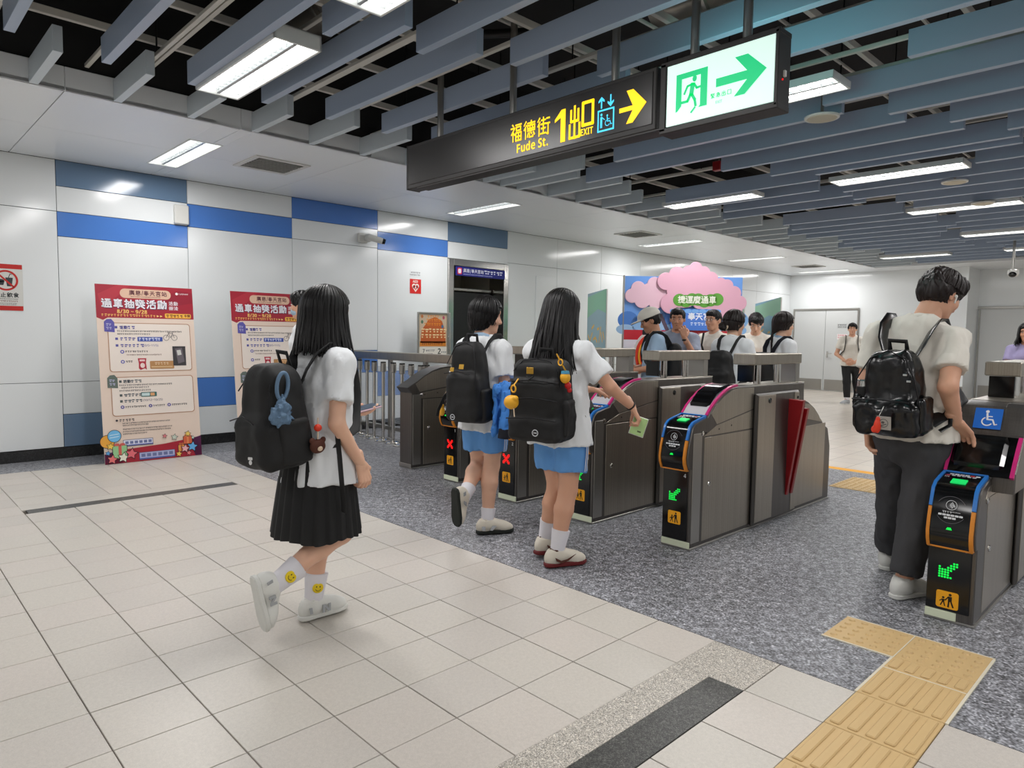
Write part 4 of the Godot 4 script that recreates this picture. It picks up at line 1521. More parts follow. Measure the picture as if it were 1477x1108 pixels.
	for c in slope:
		sl.append([c[0] - 0.002, c[1] + 0.004 + dy])
	var wz := 0.17 if low else 0.076
	part(o, "slope_cover", strip_along(sl, -0.088, wz, 0.008), M.silver_plastic if not low else M.gloss_black)
	for z in [[-0.101, -0.087], [wz - 0.001, wz + 0.016]]:
		part(o, "pink_rail", strip_along(sl, z[0], z[1], 0.018), M.pink_trim)
	g = Geo.new()
	var hood := pv([[0.228, 0.876], [0.238, 0.918], [0.320, 0.986], [0.405, 1.016], [0.510, 1.031], [0.580, 1.026], [0.584, 1.008], [0.40, 0.975]])
	if low:
		hood = pv([[0.205, 0.855], [0.200, 0.895], [0.240, 0.945], [0.285, 0.995], [0.330, 1.022], [0.352, 1.015], [0.30, 0.96]])
	g.prism(pv([]) if false else hood, 0.150 if not low else 0.22, Transform3D(Basis.IDENTITY, Vector3(0, dy, -0.081)), 0.016, 0.8)
	part(o, "reader_hood", g.mesh(), M.gloss_black)
	if low:
		k = Ink.new(Vector3(0.3665, 0.995, -0.030), Vector3(0, 0, 1), Vector3(-0.474, -0.880, 0).normalized())
		k.lift = 0.008
		k.rect(0, 0.0, 0.118, 0.112, Color(0.05, 0.42, 0.82))
		k.up()
		wheelchair(k, 0.059, 0.056, 0.094, Color(0.93, 0.95, 0.97))
		# laid on the raised steel face: find its foot
		var q := part(o, "wheelchair_sign", k.mesh(), M.print, Vector3(0.055, 0.005, 0), "blue wheelchair sign")
	return o


func wheelchair(k: Ink, cx: float, cy: float, s: float, c: Color) -> void:
	k.oval(cx - 0.06 * s, cy - 0.40 * s, 0.085 * s, 0.085 * s, c, 14)
	k.line(Vector2(cx - 0.06 * s, cy - 0.28 * s), Vector2(cx - 0.02 * s, cy + 0.06 * s), 0.09 * s, c)
	k.line(Vector2(cx - 0.05 * s, cy - 0.12 * s), Vector2(cx + 0.18 * s, cy - 0.12 * s), 0.06 * s, c)
	k.line(Vector2(cx - 0.02 * s, cy + 0.06 * s), Vector2(cx + 0.22 * s, cy + 0.06 * s), 0.075 * s, c)
	k.line(Vector2(cx + 0.22 * s, cy + 0.06 * s), Vector2(cx + 0.33 * s, cy + 0.34 * s), 0.075 * s, c)
	k.line(Vector2(cx + 0.33 * s, cy + 0.34 * s), Vector2(cx + 0.43 * s, cy + 0.31 * s), 0.06 * s, c)
	k.ring(cx - 0.02 * s, cy + 0.17 * s, 0.20 * s, 0.265 * s, c, 0.5, PI * 1.36, 24)


func gates() -> void:
	ticket_gate(3.75, -2.37, "open ticket gate numbered 4 in the middle, green arrow, red flaps seen side on", "4", "arrow")
	ticket_gate(3.73, -0.845, "wide ticket gate numbered 5 at the right edge with a blue wheelchair sign", "5", "arrow", true)
	ticket_gate(3.76, -3.167, "ticket gate numbered 3 with a green arrow, behind the long haired schoolgirl", "3", "arrow")
	ticket_gate(3.78, -3.96, "ticket gate with a red cross, seen between the two schoolgirls with blue shorts", "2", "cross")
	ticket_gate(3.90, -4.83, "ticket gate with a red cross, half hidden by the girl with the jacket", "1", "cross")
	ticket_gate(3.95, -5.62, "plain steel end gate without a reader, beside the parked stanchions", "", "", false, true)
	# fence between the end gate and the wall, its flat top rail over slim posts
	var o := thing("fence", "stainless steel fence with a flat top rail joining the end gate to the wall", "fence", Vector3(5.0, 0, -7.1))
	part(o, "top_rail", box_mesh(Vector3(0.14, 0.10, 2.36), 0.008, Vector3(0, 1.05, 0)), M.steel)
	for z in [-1.1, -0.35, 0.4, 1.1]:
		part(o, "post", box_mesh(Vector3(0.05, 1.0, 0.05), 0.004, Vector3(0, 0.5, z)), M.steel_plain)
	part(o, "bottom_rail", box_mesh(Vector3(0.06, 0.05, 2.30), 0.005, Vector3(0, 0.12, 0)), M.steel_plain)
	var pane := part(o, "pane", box_mesh(Vector3(0.01, 0.72, 2.2), 0.0, Vector3(0, 0.55, 0)), M.glass)
	# stanchions parked in two rows
	var spots := [[4.84, -7.93], [4.81, -7.70], [4.77, -7.47], [4.74, -7.22], [4.74, -7.00], [4.70, -6.76], [4.66, -6.52], [4.72, -6.30], [4.62, -6.28]]
	var proto: Node3D
	for i in spots.size():
		var lab: String = ["parked stanchion at the wall end of the row", "second parked stanchion from the wall", "third parked stanchion from the wall, over the phone in the girl's hand", "fourth parked stanchion from the wall", "fifth parked stanchion from the wall", "sixth parked stanchion from the wall, standing free before the end gate", "parked stanchion just left of the steel end gate", "parked stanchion mostly hidden behind the end gate's sloping top", "parked stanchion right at the end gate's corner"][i]
		var s: Node3D
		if i == 0:
			s = thing("stanchion", lab, "stanchion", V, "stainless steel stanchions parked by the fence")
			var g := Geo.new()
			g.lathe([Vector2(0.108, 0.0), Vector2(0.108, 0.012), Vector2(0.09, 0.022), Vector2(0.03, 0.030), Vector2(0.0, 0.03)], Transform3D.IDENTITY, 24)
			part(s, "foot_plate", g.mesh(), M.chrome)
			g = Geo.new()
			g.lathe([Vector2(0.022, 0.028), Vector2(0.022, 0.86)], Transform3D.IDENTITY, 16)
			part(s, "pole", g.mesh(), M.chrome)
			g = Geo.new()
			g.lathe([Vector2(0.022, 0.86), Vector2(0.036, 0.865), Vector2(0.036, 0.97), Vector2(0.030, 0.975)], Transform3D.IDENTITY, 18)
			part(s, "belt_head", g.mesh(), M.steel_plain)
			g = Geo.new()
			g.lathe([Vector2(0.034, 0.974), Vector2(0.032, 0.988), Vector2(0.0, 0.990)], Transform3D.IDENTITY, 18)
			part(s, "cap", g.mesh(), M.gloss_black)
			proto = s
		else:
			s = proto.duplicate()
			s.name = numbered("stanchion")
			add_child(s)
			s.set_meta("label", lab)
		s.position = Vector3(spots[i][0], 0, spots[i][1])


# ---------------------------------------------------------------- hanging signs
func hanging_sign() -> void:
	var X := 3.25
	var o := thing("direction_sign", "long dark hanging sign with yellow exit lettering and an arrow", "sign", Vector3(X, 0, 0))
	var g := Geo.new()
	g.box(Vector3(0.065, 2.655, -3.443), Vector3(0.122, 0.340, 2.356), 0.006)
	part(o, "case", g.mesh(), M.sign_case)
	part(o, "face", box_mesh(Vector3(0.008, 0.285, 2.31), 0.002, Vector3(0.003, 2.660, -3.443)), M.sign_face)
	part(o, "bottom_cover", box_mesh(Vector3(0.112, 0.012, 2.26), 0.002, Vector3(0.065, 2.482, -3.36)), M.sign_case)
	part(o, "end_cap", box_mesh(Vector3(0.128, 0.345, 0.016), 0.003, Vector3(0.065, 2.655, -4.618)), M.black)
	for z in [-4.27, -3.47, -2.60]:
		g = Geo.new()
		g.tube([Vector3(0.065, 2.82, z), Vector3(0.065, 3.5, z)], [0.024], 14)
		part(o, "hanger", g.mesh(), M.steel_plain)
	var yl := Color(1, 1, 1)
	var k := Ink.new(Vector3(-0.002, 0, 0), Vector3(0, 0, 1), Vector3.DOWN, GLYPHS)
	k.lift = 0.001
	k.glyph("福", -3.425, -2.742, Vector2(0.112, 0.120), 0.0105, yl)
	k.glyph("德", -3.300, -2.738, Vector2(0.112, 0.120), 0.0105, yl)
	k.glyph("街", -3.175, -2.735, Vector2(0.116, 0.122), 0.0105, yl)
	k.latin("Fude St.", -3.358, -2.546, 0.060, yl, true, 1.0)
	k.poly(pv([[-3.018, -2.690], [-2.962, -2.742], [-2.928, -2.742], [-2.928, -2.543], [-2.968, -2.543], [-2.968, -2.694], [-3.018, -2.672]]), yl)
	k.glyph("出", -2.905, -2.748, Vector2(0.104, 0.212), 0.016, yl)
	k.glyph("口", -2.803, -2.762, Vector2(0.108, 0.168), 0.020, yl)
	k.latin("EXIT", -2.803, -2.550, 0.040, yl, true, 0.86)
	part(o, "lettering", k.mesh(), M.sign_yellow, V, "yellow exit lettering")
	k = Ink.new(Vector3(-0.002, 0, 0), Vector3(0, 0, 1), Vector3.DOWN)
	k.lift = 0.001
	k.poly(pv([[-2.513, -2.648], [-2.513, -2.622], [-2.419, -2.622], [-2.463, -2.552], [-2.417, -2.552], [-2.325, -2.645], [-2.417, -2.737], [-2.464, -2.737], [-2.419, -2.648]]), yl)
	part(o, "arrow", k.mesh(), M.sign_yellow, V, "yellow arrow pointing right")
	k = Ink.new(Vector3(-0.002, 0, 0), Vector3(0, 0, 1), Vector3.DOWN)
	k.lift = 0.001
	var t := 0.010
	k.rect(-2.673, -2.671, 0.124, t, yl)
	k.rect(-2.673, -2.553, 0.124, t, yl)
	k.rect(-2.673, -2.665, t, 0.116, yl)
	k.rect(-2.559, -2.665, t, 0.116, yl)
	k.poly(pv([[-2.650, -2.678], [-2.650, -2.722], [-2.668, -2.712], [-2.668, -2.724], [-2.645, -2.746], [-2.622, -2.724], [-2.622, -2.712], [-2.640, -2.722], [-2.640, -2.678]]), yl)
	k.poly(pv([[-2.582, -2.746], [-2.582, -2.702], [-2.600, -2.712], [-2.600, -2.700], [-2.577, -2.677], [-2.554, -2.700], [-2.554, -2.712], [-2.572, -2.702], [-2.572, -2.746]]), yl)
	k.oval(-2.644, -2.642, 0.008, 0.008, yl, 12)
	k.poly(pv([[-2.652, -2.630], [-2.637, -2.630], [-2.637, -2.566], [-2.643, -2.566], [-2.644, -2.598], [-2.646, -2.566], [-2.652, -2.566]]), yl)
	k.line(Vector2(-2.637, -2.624), Vector2(-2.620, -2.610), 0.005, yl)
	wheelchair(k, -2.596, -2.601, 0.072, yl)
	part(o, "lift_symbol", k.mesh(), M.sign_cyan, V, "blue lift symbol with a wheelchair user")
	# emergency exit sign: lit on both sides
	o = thing("exit_sign", "white and green lit emergency exit sign hanging at the end of the direction sign", "sign", Vector3(X, 0, 0))
	g = Geo.new()
	g.box(Vector3(0.065, 2.815, -1.905), Vector3(0.128, 0.028, 0.672), 0.004)
	g.box(Vector3(0.065, 2.463, -1.905), Vector3(0.128, 0.030, 0.672), 0.004)
	g.box(Vector3(0.065, 2.640, -2.222), Vector3(0.128, 0.36, 0.038), 0.004)
	g.box(Vector3(0.065, 2.640, -1.581), Vector3(0.128, 0.36, 0.020), 0.004)
	part(o, "frame", g.mesh(), M.sign_case)
	part(o, "front_panel", box_mesh(Vector3(0.008, 0.318, 0.606), 0.001, Vector3(0.010, 2.642, -1.896)), M.sign_white)
	part(o, "back_panel", box_mesh(Vector3(0.008, 0.318, 0.606), 0.001, Vector3(0.120, 2.642, -1.896)), M.sign_white)
	part(o, "core", box_mesh(Vector3(0.05, 0.318, 0.606), 0.0, Vector3(0.065, 2.642, -1.896)), M.black)
	part(o, "catch", box_mesh(Vector3(0.02, 0.03, 0.012), 0.002, Vector3(0.06, 2.62, -1.566)), M.white_plastic)
	part(o, "indicator_lamp", box_mesh(Vector3(0.006, 0.008, 0.006), 0.001, Vector3(0.045, 2.590, -1.569)), M.red_led)
	for z in [-2.07, -1.77]:
		g = Geo.new()
		g.tube([Vector3(0.065, 2.82, z), Vector3(0.065, 3.6, z)], [0.024], 14)
		part(o, "hanger", g.mesh(), M.steel_plain)
	for side in [0, 1]:
		k = Ink.new(Vector3(0.005, 0, 0), Vector3(0, 0, 1), Vector3.DOWN, GLYPHS) if side == 0 else Ink.new(Vector3(0.125, 0, -3.79), Vector3(0, 0, -1), Vector3.DOWN, GLYPHS)
		k.lift = 0.0016
		k.poly(pv([[-2.139, -2.741], [-1.952, -2.741], [-1.952, -2.546], [-2.002, -2.546], [-1.992, -2.556], [-1.992, -2.712], [-2.105, -2.712], [-2.105, -2.573], [-2.128, -2.549], [-2.139, -2.546]]), yl)
		k.oval(-2.028, -2.699, 0.013, 0.0165, yl, 16)
		k.line(Vector2(-2.038, -2.672), Vector2(-2.046, -2.622), 0.026, yl)
		k.line(Vector2(-2.036, -2.674), Vector2(-2.070, -2.668), 0.012, yl)
		k.line(Vector2(-2.070, -2.668), Vector2(-2.088, -2.632), 0.012, yl)
		k.line(Vector2(-2.030, -2.672), Vector2(-2.014, -2.648), 0.012, yl)
		k.line(Vector2(-2.014, -2.648), Vector2(-1.995, -2.650), 0.012, yl)
		k.line(Vector2(-2.050, -2.622), Vector2(-2.068, -2.590), 0.016, yl)
		k.line(Vector2(-2.068, -2.590), Vector2(-2.106, -2.590), 0.014, yl)
		k.line(Vector2(-2.042, -2.620), Vector2(-2.024, -2.590), 0.016, yl)
		k.line(Vector2(-2.024, -2.590), Vector2(-2.018, -2.558), 0.014, yl)
		k.line(Vector2(-2.022, -2.550), Vector2(-2.044, -2.528), 0.010, yl)
		k.poly(pv([[-1.902, -2.665], [-1.902, -2.622], [-1.732, -2.622], [-1.800, -2.552], [-1.742, -2.552], [-1.631, -2.650], [-1.731, -2.744], [-1.801, -2.744], [-1.733, -2.665]]), yl)
		k.words("緊急出口", -1.932, -2.596, 0.026, 0.005, 0.0028, yl)
		k.latin("EXIT", -1.900, -2.540, 0.014, yl, false)
		part(o, "symbols", k.mesh(), M.sign_green, V, "green running figure, doorway and arrow")
		var l := AreaLight3D.new()
		l.name = "panel_light"
		l.area_size = Vector2(0.58, 0.30)
		l.light_energy = 0.08 if side == 0 else 0.26
		l.light_color = Color(0.55, 0.97, 0.95)
		l.shadow_enabled = true
		l.area_range = 20.0
		l.area_attenuation = 2.0
		l.position = Vector3(-0.02 if side == 0 else 0.15, 2.642, -1.896)
		l.rotation_degrees = Vector3(0, 90 if side == 0 else -90, 0)
		o.add_child(l)


# ---------------------------------------------------------------- things on and before the white wall
func event_poster(label: String, at: Vector3) -> void:
	var W := 0.925
	var H := 1.80
	var lean := 0.115
	var o := thing("standing_poster", label, "poster", at, "leaning event posters before the white wall")
	var up := Vector3(0, cos(lean), -sin(lean))
	var nr := Vector3(0, sin(lean), cos(lean))
	var bs := Basis(Vector3.RIGHT, up, nr)
	var g := Geo.new()
	g.box(bs * Vector3(W * 0.5, H * 0.5, -0.006), Vector3(W, H, 0.010), 0.001, bs)
	part(o, "board", g.mesh(), M.white_plastic)
	g = Geo.new()
	var top := bs * Vector3(W * 0.5, H * 0.8, -0.012)
	for x in [W * 0.25, W * 0.75]:
		g.tube([bs * Vector3(x, H * 0.75, -0.014), Vector3(x, 0.012, -0.46)], [0.011], 8)
	g.tube([Vector3(W * 0.25, 0.3, -0.39), Vector3(W * 0.75, 0.3, -0.39)], [0.008], 6)
	part(o, "back_stay", g.mesh(), M.steel_plain)
	var k := Ink.new(bs * Vector3(0, H, 0), Vector3.RIGHT, -up, GLYPHS)
	var rg := RandomNumberGenerator.new()
	rg.seed = 12
	var paper := Color(0.91, 0.83, 0.77)
	var red := Color(0.64, 0.13, 0.20)
	var card := Color(0.93, 0.885, 0.845)
	var line := Color(0.70, 0.52, 0.40)
	var ink := Color(0.22, 0.20, 0.24)
	var vio := Color(0.34, 0.33, 0.62)
	k.rect(0, 0, W, H, paper)
	k.up()
	# red header with a torn lower edge
	k.poly(pv([[0, 0], [W, 0], [W, 0.335], [0.62, 0.335], [0.10, 0.335], [0.055, 0.36], [0.0, 0.335]]), red)
	k.up()
	k.poly(pv([[0.02, 0.1], [0.2, 0.0], [0.32, 0.0], [0.05, 0.25]]), Color(0.70, 0.18, 0.24))
	k.poly(pv([[0.6, 0.12], [0.78, 0.03], [W, 0.05], [W, 0.16], [0.72, 0.2]]), Color(0.58, 0.11, 0.19))
	k.up()
	k.poly(rrect(0.22, 0.035, 0.485, 0.095, 0.045), Color(0.86, 0.72, 0.62))
	k.up()
	var pt := Color(0.45, 0.26, 0.28)
	k.words("廣慈", 0.305, 0.048, 0.052, 0.006, 0.007, pt)
	k.line(Vector2(0.424, 0.096), Vector2(0.434, 0.05), 0.006, pt)
	k.words("奉天宮站", 0.440, 0.048, 0.052, 0.006, 0.007, pt)
	k.scribble(0.32, 0.108, 0.28, 0.012, pt, rg)
	k.oval(0.765, 0.065, 0.014, 0.014, Color(0.95, 0.93, 0.93), 12)
	k.scribble(0.785, 0.058, 0.10, 0.016, Color(0.92, 0.88, 0.88), rg)
	for e in [[0.004, 0.005, Color(0.30, 0.16, 0.30), 0.017], [0.0, 0.0, Color(0.95, 0.94, 0.97), 0.0135]]:
		k.up()
		for q in 6:
			k.glyph("通車抽獎活動"[q], 0.048 + q * 0.1035 + e[0], 0.142 + e[1], Vector2(0.093, 0.092), e[3], e[2])
	k.words("活動", 0.680, 0.150, 0.042, 0.006, 0.006, Color(0.93, 0.88, 0.9))
	k.words("辦法", 0.680, 0.200, 0.042, 0.006, 0.006, Color(0.93, 0.88, 0.9))
	k.latin("8/30 ~ 9/28", 0.185, 0.288, 0.038, Color(0.97, 0.80, 0.45), true, 1.06)
	k.scribble(0.045, 0.296, 0.50, 0.026, Color(0.95, 0.72, 0.40), rg)
	k.poly(pv([[0.555, 0.298], [0.580, 0.309], [0.555, 0.320]]), Color(0.97, 0.85, 0.5))
	k.poly(pv([[0.588, 0.298], [0.613, 0.309], [0.588, 0.320]]), Color(0.97, 0.85, 0.5))
	k.poly(rrect(0.635, 0.278, 0.262, 0.048, 0.012), Color(0.95, 0.72, 0.28))
	k.up()
	k.scribble(0.650, 0.287, 0.17, 0.032, Color(0.42, 0.14, 0.10), rg)
	k.words("中獎", 0.828, 0.284, 0.030, 0.002, 0.0045, Color(0.42, 0.14, 0.10))
	# two cards
	for c in [[0.090, 0.385, 0.790, 0.500], [0.090, 0.935, 0.790, 0.395]]:
		k.poly(rrect(c[0], c[1], c[2], c[3], 0.03), line)
		k.up()
		k.poly(rrect(c[0] + 0.007, c[1] + 0.007, c[2] - 0.014, c[3] - 0.014, 0.026), card)
		k.up()
	for c in [[0.062, 0.348, Color(0.36, 0.34, 0.66)], [0.062, 0.912, Color(0.38, 0.43, 0.40)]]:
		k.poly(pv([[c[0], c[1] + 0.03], [c[0] + 0.025, c[1] + 0.004], [c[0] + 0.065, c[1]], [c[0] + 0.092, c[1] + 0.035], [c[0] + 0.092, c[1] + 0.135], [c[0], c[1] + 0.128]]), c[2])
		k.up()
		for q in 2:
			k.scribble(c[0] + 0.018, c[1] + 0.045 + q * 0.036, 0.055, 0.026, Color(0.72, 0.72, 0.84), rg)
	# first card
	for q in [[0.415, 0.13], [0.532, 0.14], [0.600, 0.20]]:
		k.rect(0.155, q[0] + 0.004, 0.024, 0.024, vio)
		k.scribble(0.200, q[0], q[1], 0.034, vio, rg)
	k.words("活動", 0.200, 0.415, 0.034, 0.003, 0.0045, vio)
	k.scribble(0.175, 0.462, 0.62, 0.016, ink, rg)
	k.scribble(0.175, 0.491, 0.30, 0.016, ink, rg)
	k.poly(rrect(0.358, 0.528, 0.24, 0.046, 0.006), Color(0.25, 0.33, 0.66))
	k.up()
	k.scribble(0.372, 0.537, 0.205, 0.028, Color(0.90, 0.92, 0.98), rg)
	k.latin("(10/5~11/5)", 0.400, 0.630, 0.026, vio, false)
	k.ring(0.635, 0.535, 0.026, 0.030, ink)                            # outline of a bicycle
	k.ring(0.715, 0.535, 0.026, 0.030, ink)
	for q in [[0.635, 0.535, 0.66, 0.485], [0.66, 0.485, 0.70, 0.490], [0.70, 0.490, 0.675, 0.535], [0.675, 0.535, 0.66, 0.485], [0.715, 0.535, 0.695, 0.475], [0.695, 0.475, 0.71, 0.47], [0.65, 0.477, 0.672, 0.477]]:
		k.line(Vector2(q[0], q[1]), Vector2(q[2], q[3]), 0.004, ink)
	for q in [[0.195, 0.668, 0.20], [0.195, 0.770, 0.06]]:
		k.ring(q[0] + 0.016, q[1] + 0.012, 0.010, 0.018, Color(0.3, 0.32, 0.7))
		k.scribble(q[0] + 0.045, q[1], q[2], 0.020, ink, rg)
	k.scribble(0.250, 0.705, 0.33, 0.014, Color(0.5, 0.36, 0.34), rg)
	k.poly(pv([[0.350, 0.748], [0.430, 0.748], [0.425, 0.80], [0.430, 0.868], [0.412, 0.852], [0.372, 0.868], [0.355, 0.852], [0.358, 0.80]]), Color(0.70, 0.16, 0.24))
	k.up()
	k.oval(0.392, 0.822, 0.022, 0.026, Color(0.93, 0.84, 0.82), 18)
	k.rect(0.366, 0.760, 0.05, 0.02, Color(0.92, 0.80, 0.80))
	k.poly(rrect(0.462, 0.778, 0.235, 0.082, 0.01), Color(0.72, 0.53, 0.33))
	k.up()
	k.scribble(0.510, 0.792, 0.12, 0.026, Color(0.90, 0.80, 0.66), rg)
	k.rect(0.475, 0.832, 0.205, 0.014, Color(0.84, 0.70, 0.52))
	k.rect(0.690, 0.625, 0.130, 0.205, Color(0.24, 0.22, 0.24))         # photograph of a ticket machine
	k.up()
	k.poly(pv([[0.715, 0.65], [0.785, 0.64], [0.805, 0.79], [0.74, 0.81]]), Color(0.42, 0.39, 0.42))
	k.up()
	k.poly(pv([[0.730, 0.668], [0.770, 0.662], [0.778, 0.715], [0.738, 0.722]]), Color(0.82, 0.82, 0.80))
	# second card
	for q in [[0.965, 0.15], [1.105, 0.15], [1.165, 0.16]]:
		k.rect(0.165, q[0] + 0.004, 0.024, 0.024, Color(0.33, 0.36, 0.36))
		k.scribble(0.205, q[0], q[1], 0.032, Color(0.33, 0.36, 0.40), rg)
	k.words("活動", 0.205, 0.965, 0.032, 0.003, 0.0045, Color(0.33, 0.36, 0.40))
	k.latin("(10/12~10/25)", 0.378, 1.195, 0.026, Color(0.40, 0.38, 0.48), false)
	k.scribble(0.165, 1.012, 0.50, 0.016, ink, rg)
	k.scribble(0.185, 1.038, 0.25, 0.016, ink, rg)
	k.scribble(0.165, 1.068, 0.28, 0.016, ink, rg)
	k.poly(rrect(0.360, 1.098, 0.150, 0.046, 0.006), Color(0.22, 0.42, 0.40))
	k.up()
	k.poly(rrect(0.368, 1.106, 0.075, 0.030, 0.004), Color(0.78, 0.86, 0.86))
	k.poly(rrect(0.450, 1.106, 0.040, 0.030, 0.004), Color(0.85, 0.62, 0.42))
	for q in [[0.170, 0.18], [0.430, 0.11], [0.610, 0.14]]:
		k.ring(q[0] + 0.014, 1.240, 0.008, 0.017, Color(0.3, 0.3, 0.62))
		k.scribble(q[0] + 0.040, 1.232, q[1], 0.018, ink, rg)
	# notes
	k.oval(0.125, 1.372, 0.011, 0.011, ink, 12)
	k.scribble(0.150, 1.360, 0.13, 0.026, ink, rg)
	for q in [[1.398, 0.45], [1.420, 0.24], [1.458, 0.46], [1.482, 0.45], [1.506, 0.22]]:
		k.scribble(0.175, q[0], q[1], 0.014, ink, rg)
	# lower edge: train, red band, presents and stars
	k.poly(pv([[0, 1.71], [0.2, 1.665], [0.55, 1.645], [W, 1.60], [W, H], [0, H]]), Color(0.66, 0.12, 0.20))
	k.poly(pv([[0, 1.70], [0.16, 1.66], [0.16, H], [0, H]]), Color(0.36, 0.14, 0.34))
	k.poly(pv([[0.80, 1.62], [W, 1.59], [W, H], [0.86, H]]), Color(0.36, 0.14, 0.34))
	k.up()
	for q in [[0.175, 1.575, 0.27, 0.055, Color(0.85, 0.86, 0.93)], [0.315, 1.715, 0.335, 0.065, Color(0.68, 0.70, 0.84)]]:
		k.rect(q[0] - 0.004, q[1] - 0.004, q[2] + 0.008, q[3] + 0.012, Color(0.25, 0.27, 0.45))
		k.up()
		k.rect(q[0], q[1], q[2], q[3], q[4])
		k.up()
		for w in 6:
			k.rect(q[0] + 0.015 + w * q[2] / 6.3, q[1] + 0.012, q[2] / 9.0, q[3] * 0.5, Color(0.42, 0.46, 0.64))
		k.rect(q[0], q[1] + q[3] * 0.86, q[2], q[3] * 0.12, Color(0.30, 0.36, 0.72))
	for b in [[0.030, 1.575, 0.062, Color(0.92, 0.66, 0.25)], [0.095, 1.525, 0.058, Color(0.45, 0.74, 0.92)]]:
		k.oval(b[0], b[1], b[2] + 0.005, b[2] + 0.005, Color(0.12, 0.12, 0.2), 24)
		k.up()
		k.oval(b[0], b[1], b[2], b[2], b[3], 24)
		k.up()
	k.line(Vector2(0.055, 1.515), Vector2(0.135, 1.505), 0.006, Color(0.85, 0.93, 0.98))
	k.line(Vector2(0.055, 1.54), Vector2(0.135, 1.53), 0.006, Color(0.85, 0.93, 0.98))
	for b in [[0.075, 1.625, 0.125, 0.125, Color(0.60, 0.80, 0.58), Color(0.82, 0.38, 0.34)], [0.745, 1.590, 0.085, 0.075, Color(0.85, 0.40, 0.26), Color(0.9, 0.55, 0.35)], [0.690, 1.675, 0.060, 0.065, Color(0.90, 0.62, 0.30), Color(0.75, 0.40, 0.25)]]:
		k.rect(b[0] - 0.005, b[1] - 0.005, b[2] + 0.01, b[3] + 0.01, Color(0.12, 0.10, 0.15))
		k.up()
		k.rect(b[0], b[1], b[2], b[3], b[4])
		k.up()
		k.rect(b[0] + b[2] * 0.4, b[1], b[2] * 0.22, b[3], b[5])
		k.oval(b[0] + b[2] * 0.3, b[1] - 0.012, b[2] * 0.2, 0.014, b[5], 12)
		k.oval(b[0] + b[2] * 0.7, b[1] - 0.012, b[2] * 0.2, 0.014, b[5], 12)
		k.up()
	for s in [[0.055, 1.625, 0.034, Color(0.95, 0.80, 0.35)], [0.030, 1.690, 0.024, Color(0.35, 0.62, 0.85)], [0.065, 1.755, 0.046, Color(0.90, 0.45, 0.45)], [0.165, 1.745, 0.050, Color(0.93, 0.92, 0.85)], [0.240, 1.715, 0.055, Color(0.88, 0.42, 0.46)], [0.560, 1.565, 0.024, Color(0.85, 0.50, 0.52)], [0.655, 1.585, 0.032, Color(0.80, 0.84, 0.78)], [0.790, 1.560, 0.030, Color(0.93, 0.80, 0.40)], [0.840, 1.605, 0.018, Color(0.75, 0.85, 0.80)], [0.755, 1.715, 0.042, Color(0.93, 0.70, 0.72)], [0.830, 1.700, 0.052, Color(0.40, 0.68, 0.90)], [0.690, 1.765, 0.030, Color(0.93, 0.76, 0.35)], [0.790, 1.765, 0.026, Color(0.9, 0.5, 0.5)]]:
		k.star(s[0], s[1], s[2], s[3])
	part(o, "printed_sheet", k.mesh(), M.print, V, "red and cream event print")


func roll_banner(label: String, a: Vector3, b: Vector3, sky: Color, land: Color) -> void:
	var w := (b - a).length()
	var ux := (b - a).normalized()
	var o := thing("display_board", label, "display board", a)
	var bs := Basis(ux, Vector3.UP, ux.cross(Vector3.UP))
	var g := Geo.new()
	g.box(bs * Vector3(w * 0.5, 1.0, 0), Vector3(w, 1.94, 0.02), 0.003, bs)
	part(o, "board", g.mesh(), M.white_plastic)
	g = Geo.new()
	for x in [0.12, w - 0.12]:
		g.box(bs * Vector3(x, 0.015, 0), Vector3(0.06, 0.03, 0.4), 0.004, bs)
	part(o, "foot", g.mesh(), M.steel_plain)
	var nr := ux.cross(Vector3.UP)
	var ch := Color(0.90, 0.70, 0.20)
	var k := Ink.new(Vector3(0, 1.97, 0) + nr * 0.0105, ux, Vector3.DOWN, GLYPHS)
	k.rect(0.0, 0.0, w, 1.94, sky)
	k.up()
	k.poly(pv([[0, 0.05], [w, 0.0], [w, 0.32], [w * 0.6, 0.25], [0, 0.36]]), Color(0.52, 0.74, 0.62))
	k.poly(pv([[0, 1.0], [w * 0.4, 0.9], [w, 1.05], [w, 1.94], [0, 1.94]]), land)
	k.up()
	for q in 9:
		k.line(Vector2(w * (0.08 + 0.1 * q), 0.62 + 0.10 * sin(q * 2.3)), Vector2(w * (0.22 + 0.09 * q), 0.60 + 0.13 * cos(q * 1.7)), 0.035, ch)
	for q in 4:
		k.line(Vector2(w * 0.2, 0.82 + q * 0.09), Vector2(w * 0.8, 0.80 + q * 0.085), 0.03, Color(0.93, 0.80, 0.42))
	part(o, "printed_sheet", k.mesh(), M.print)


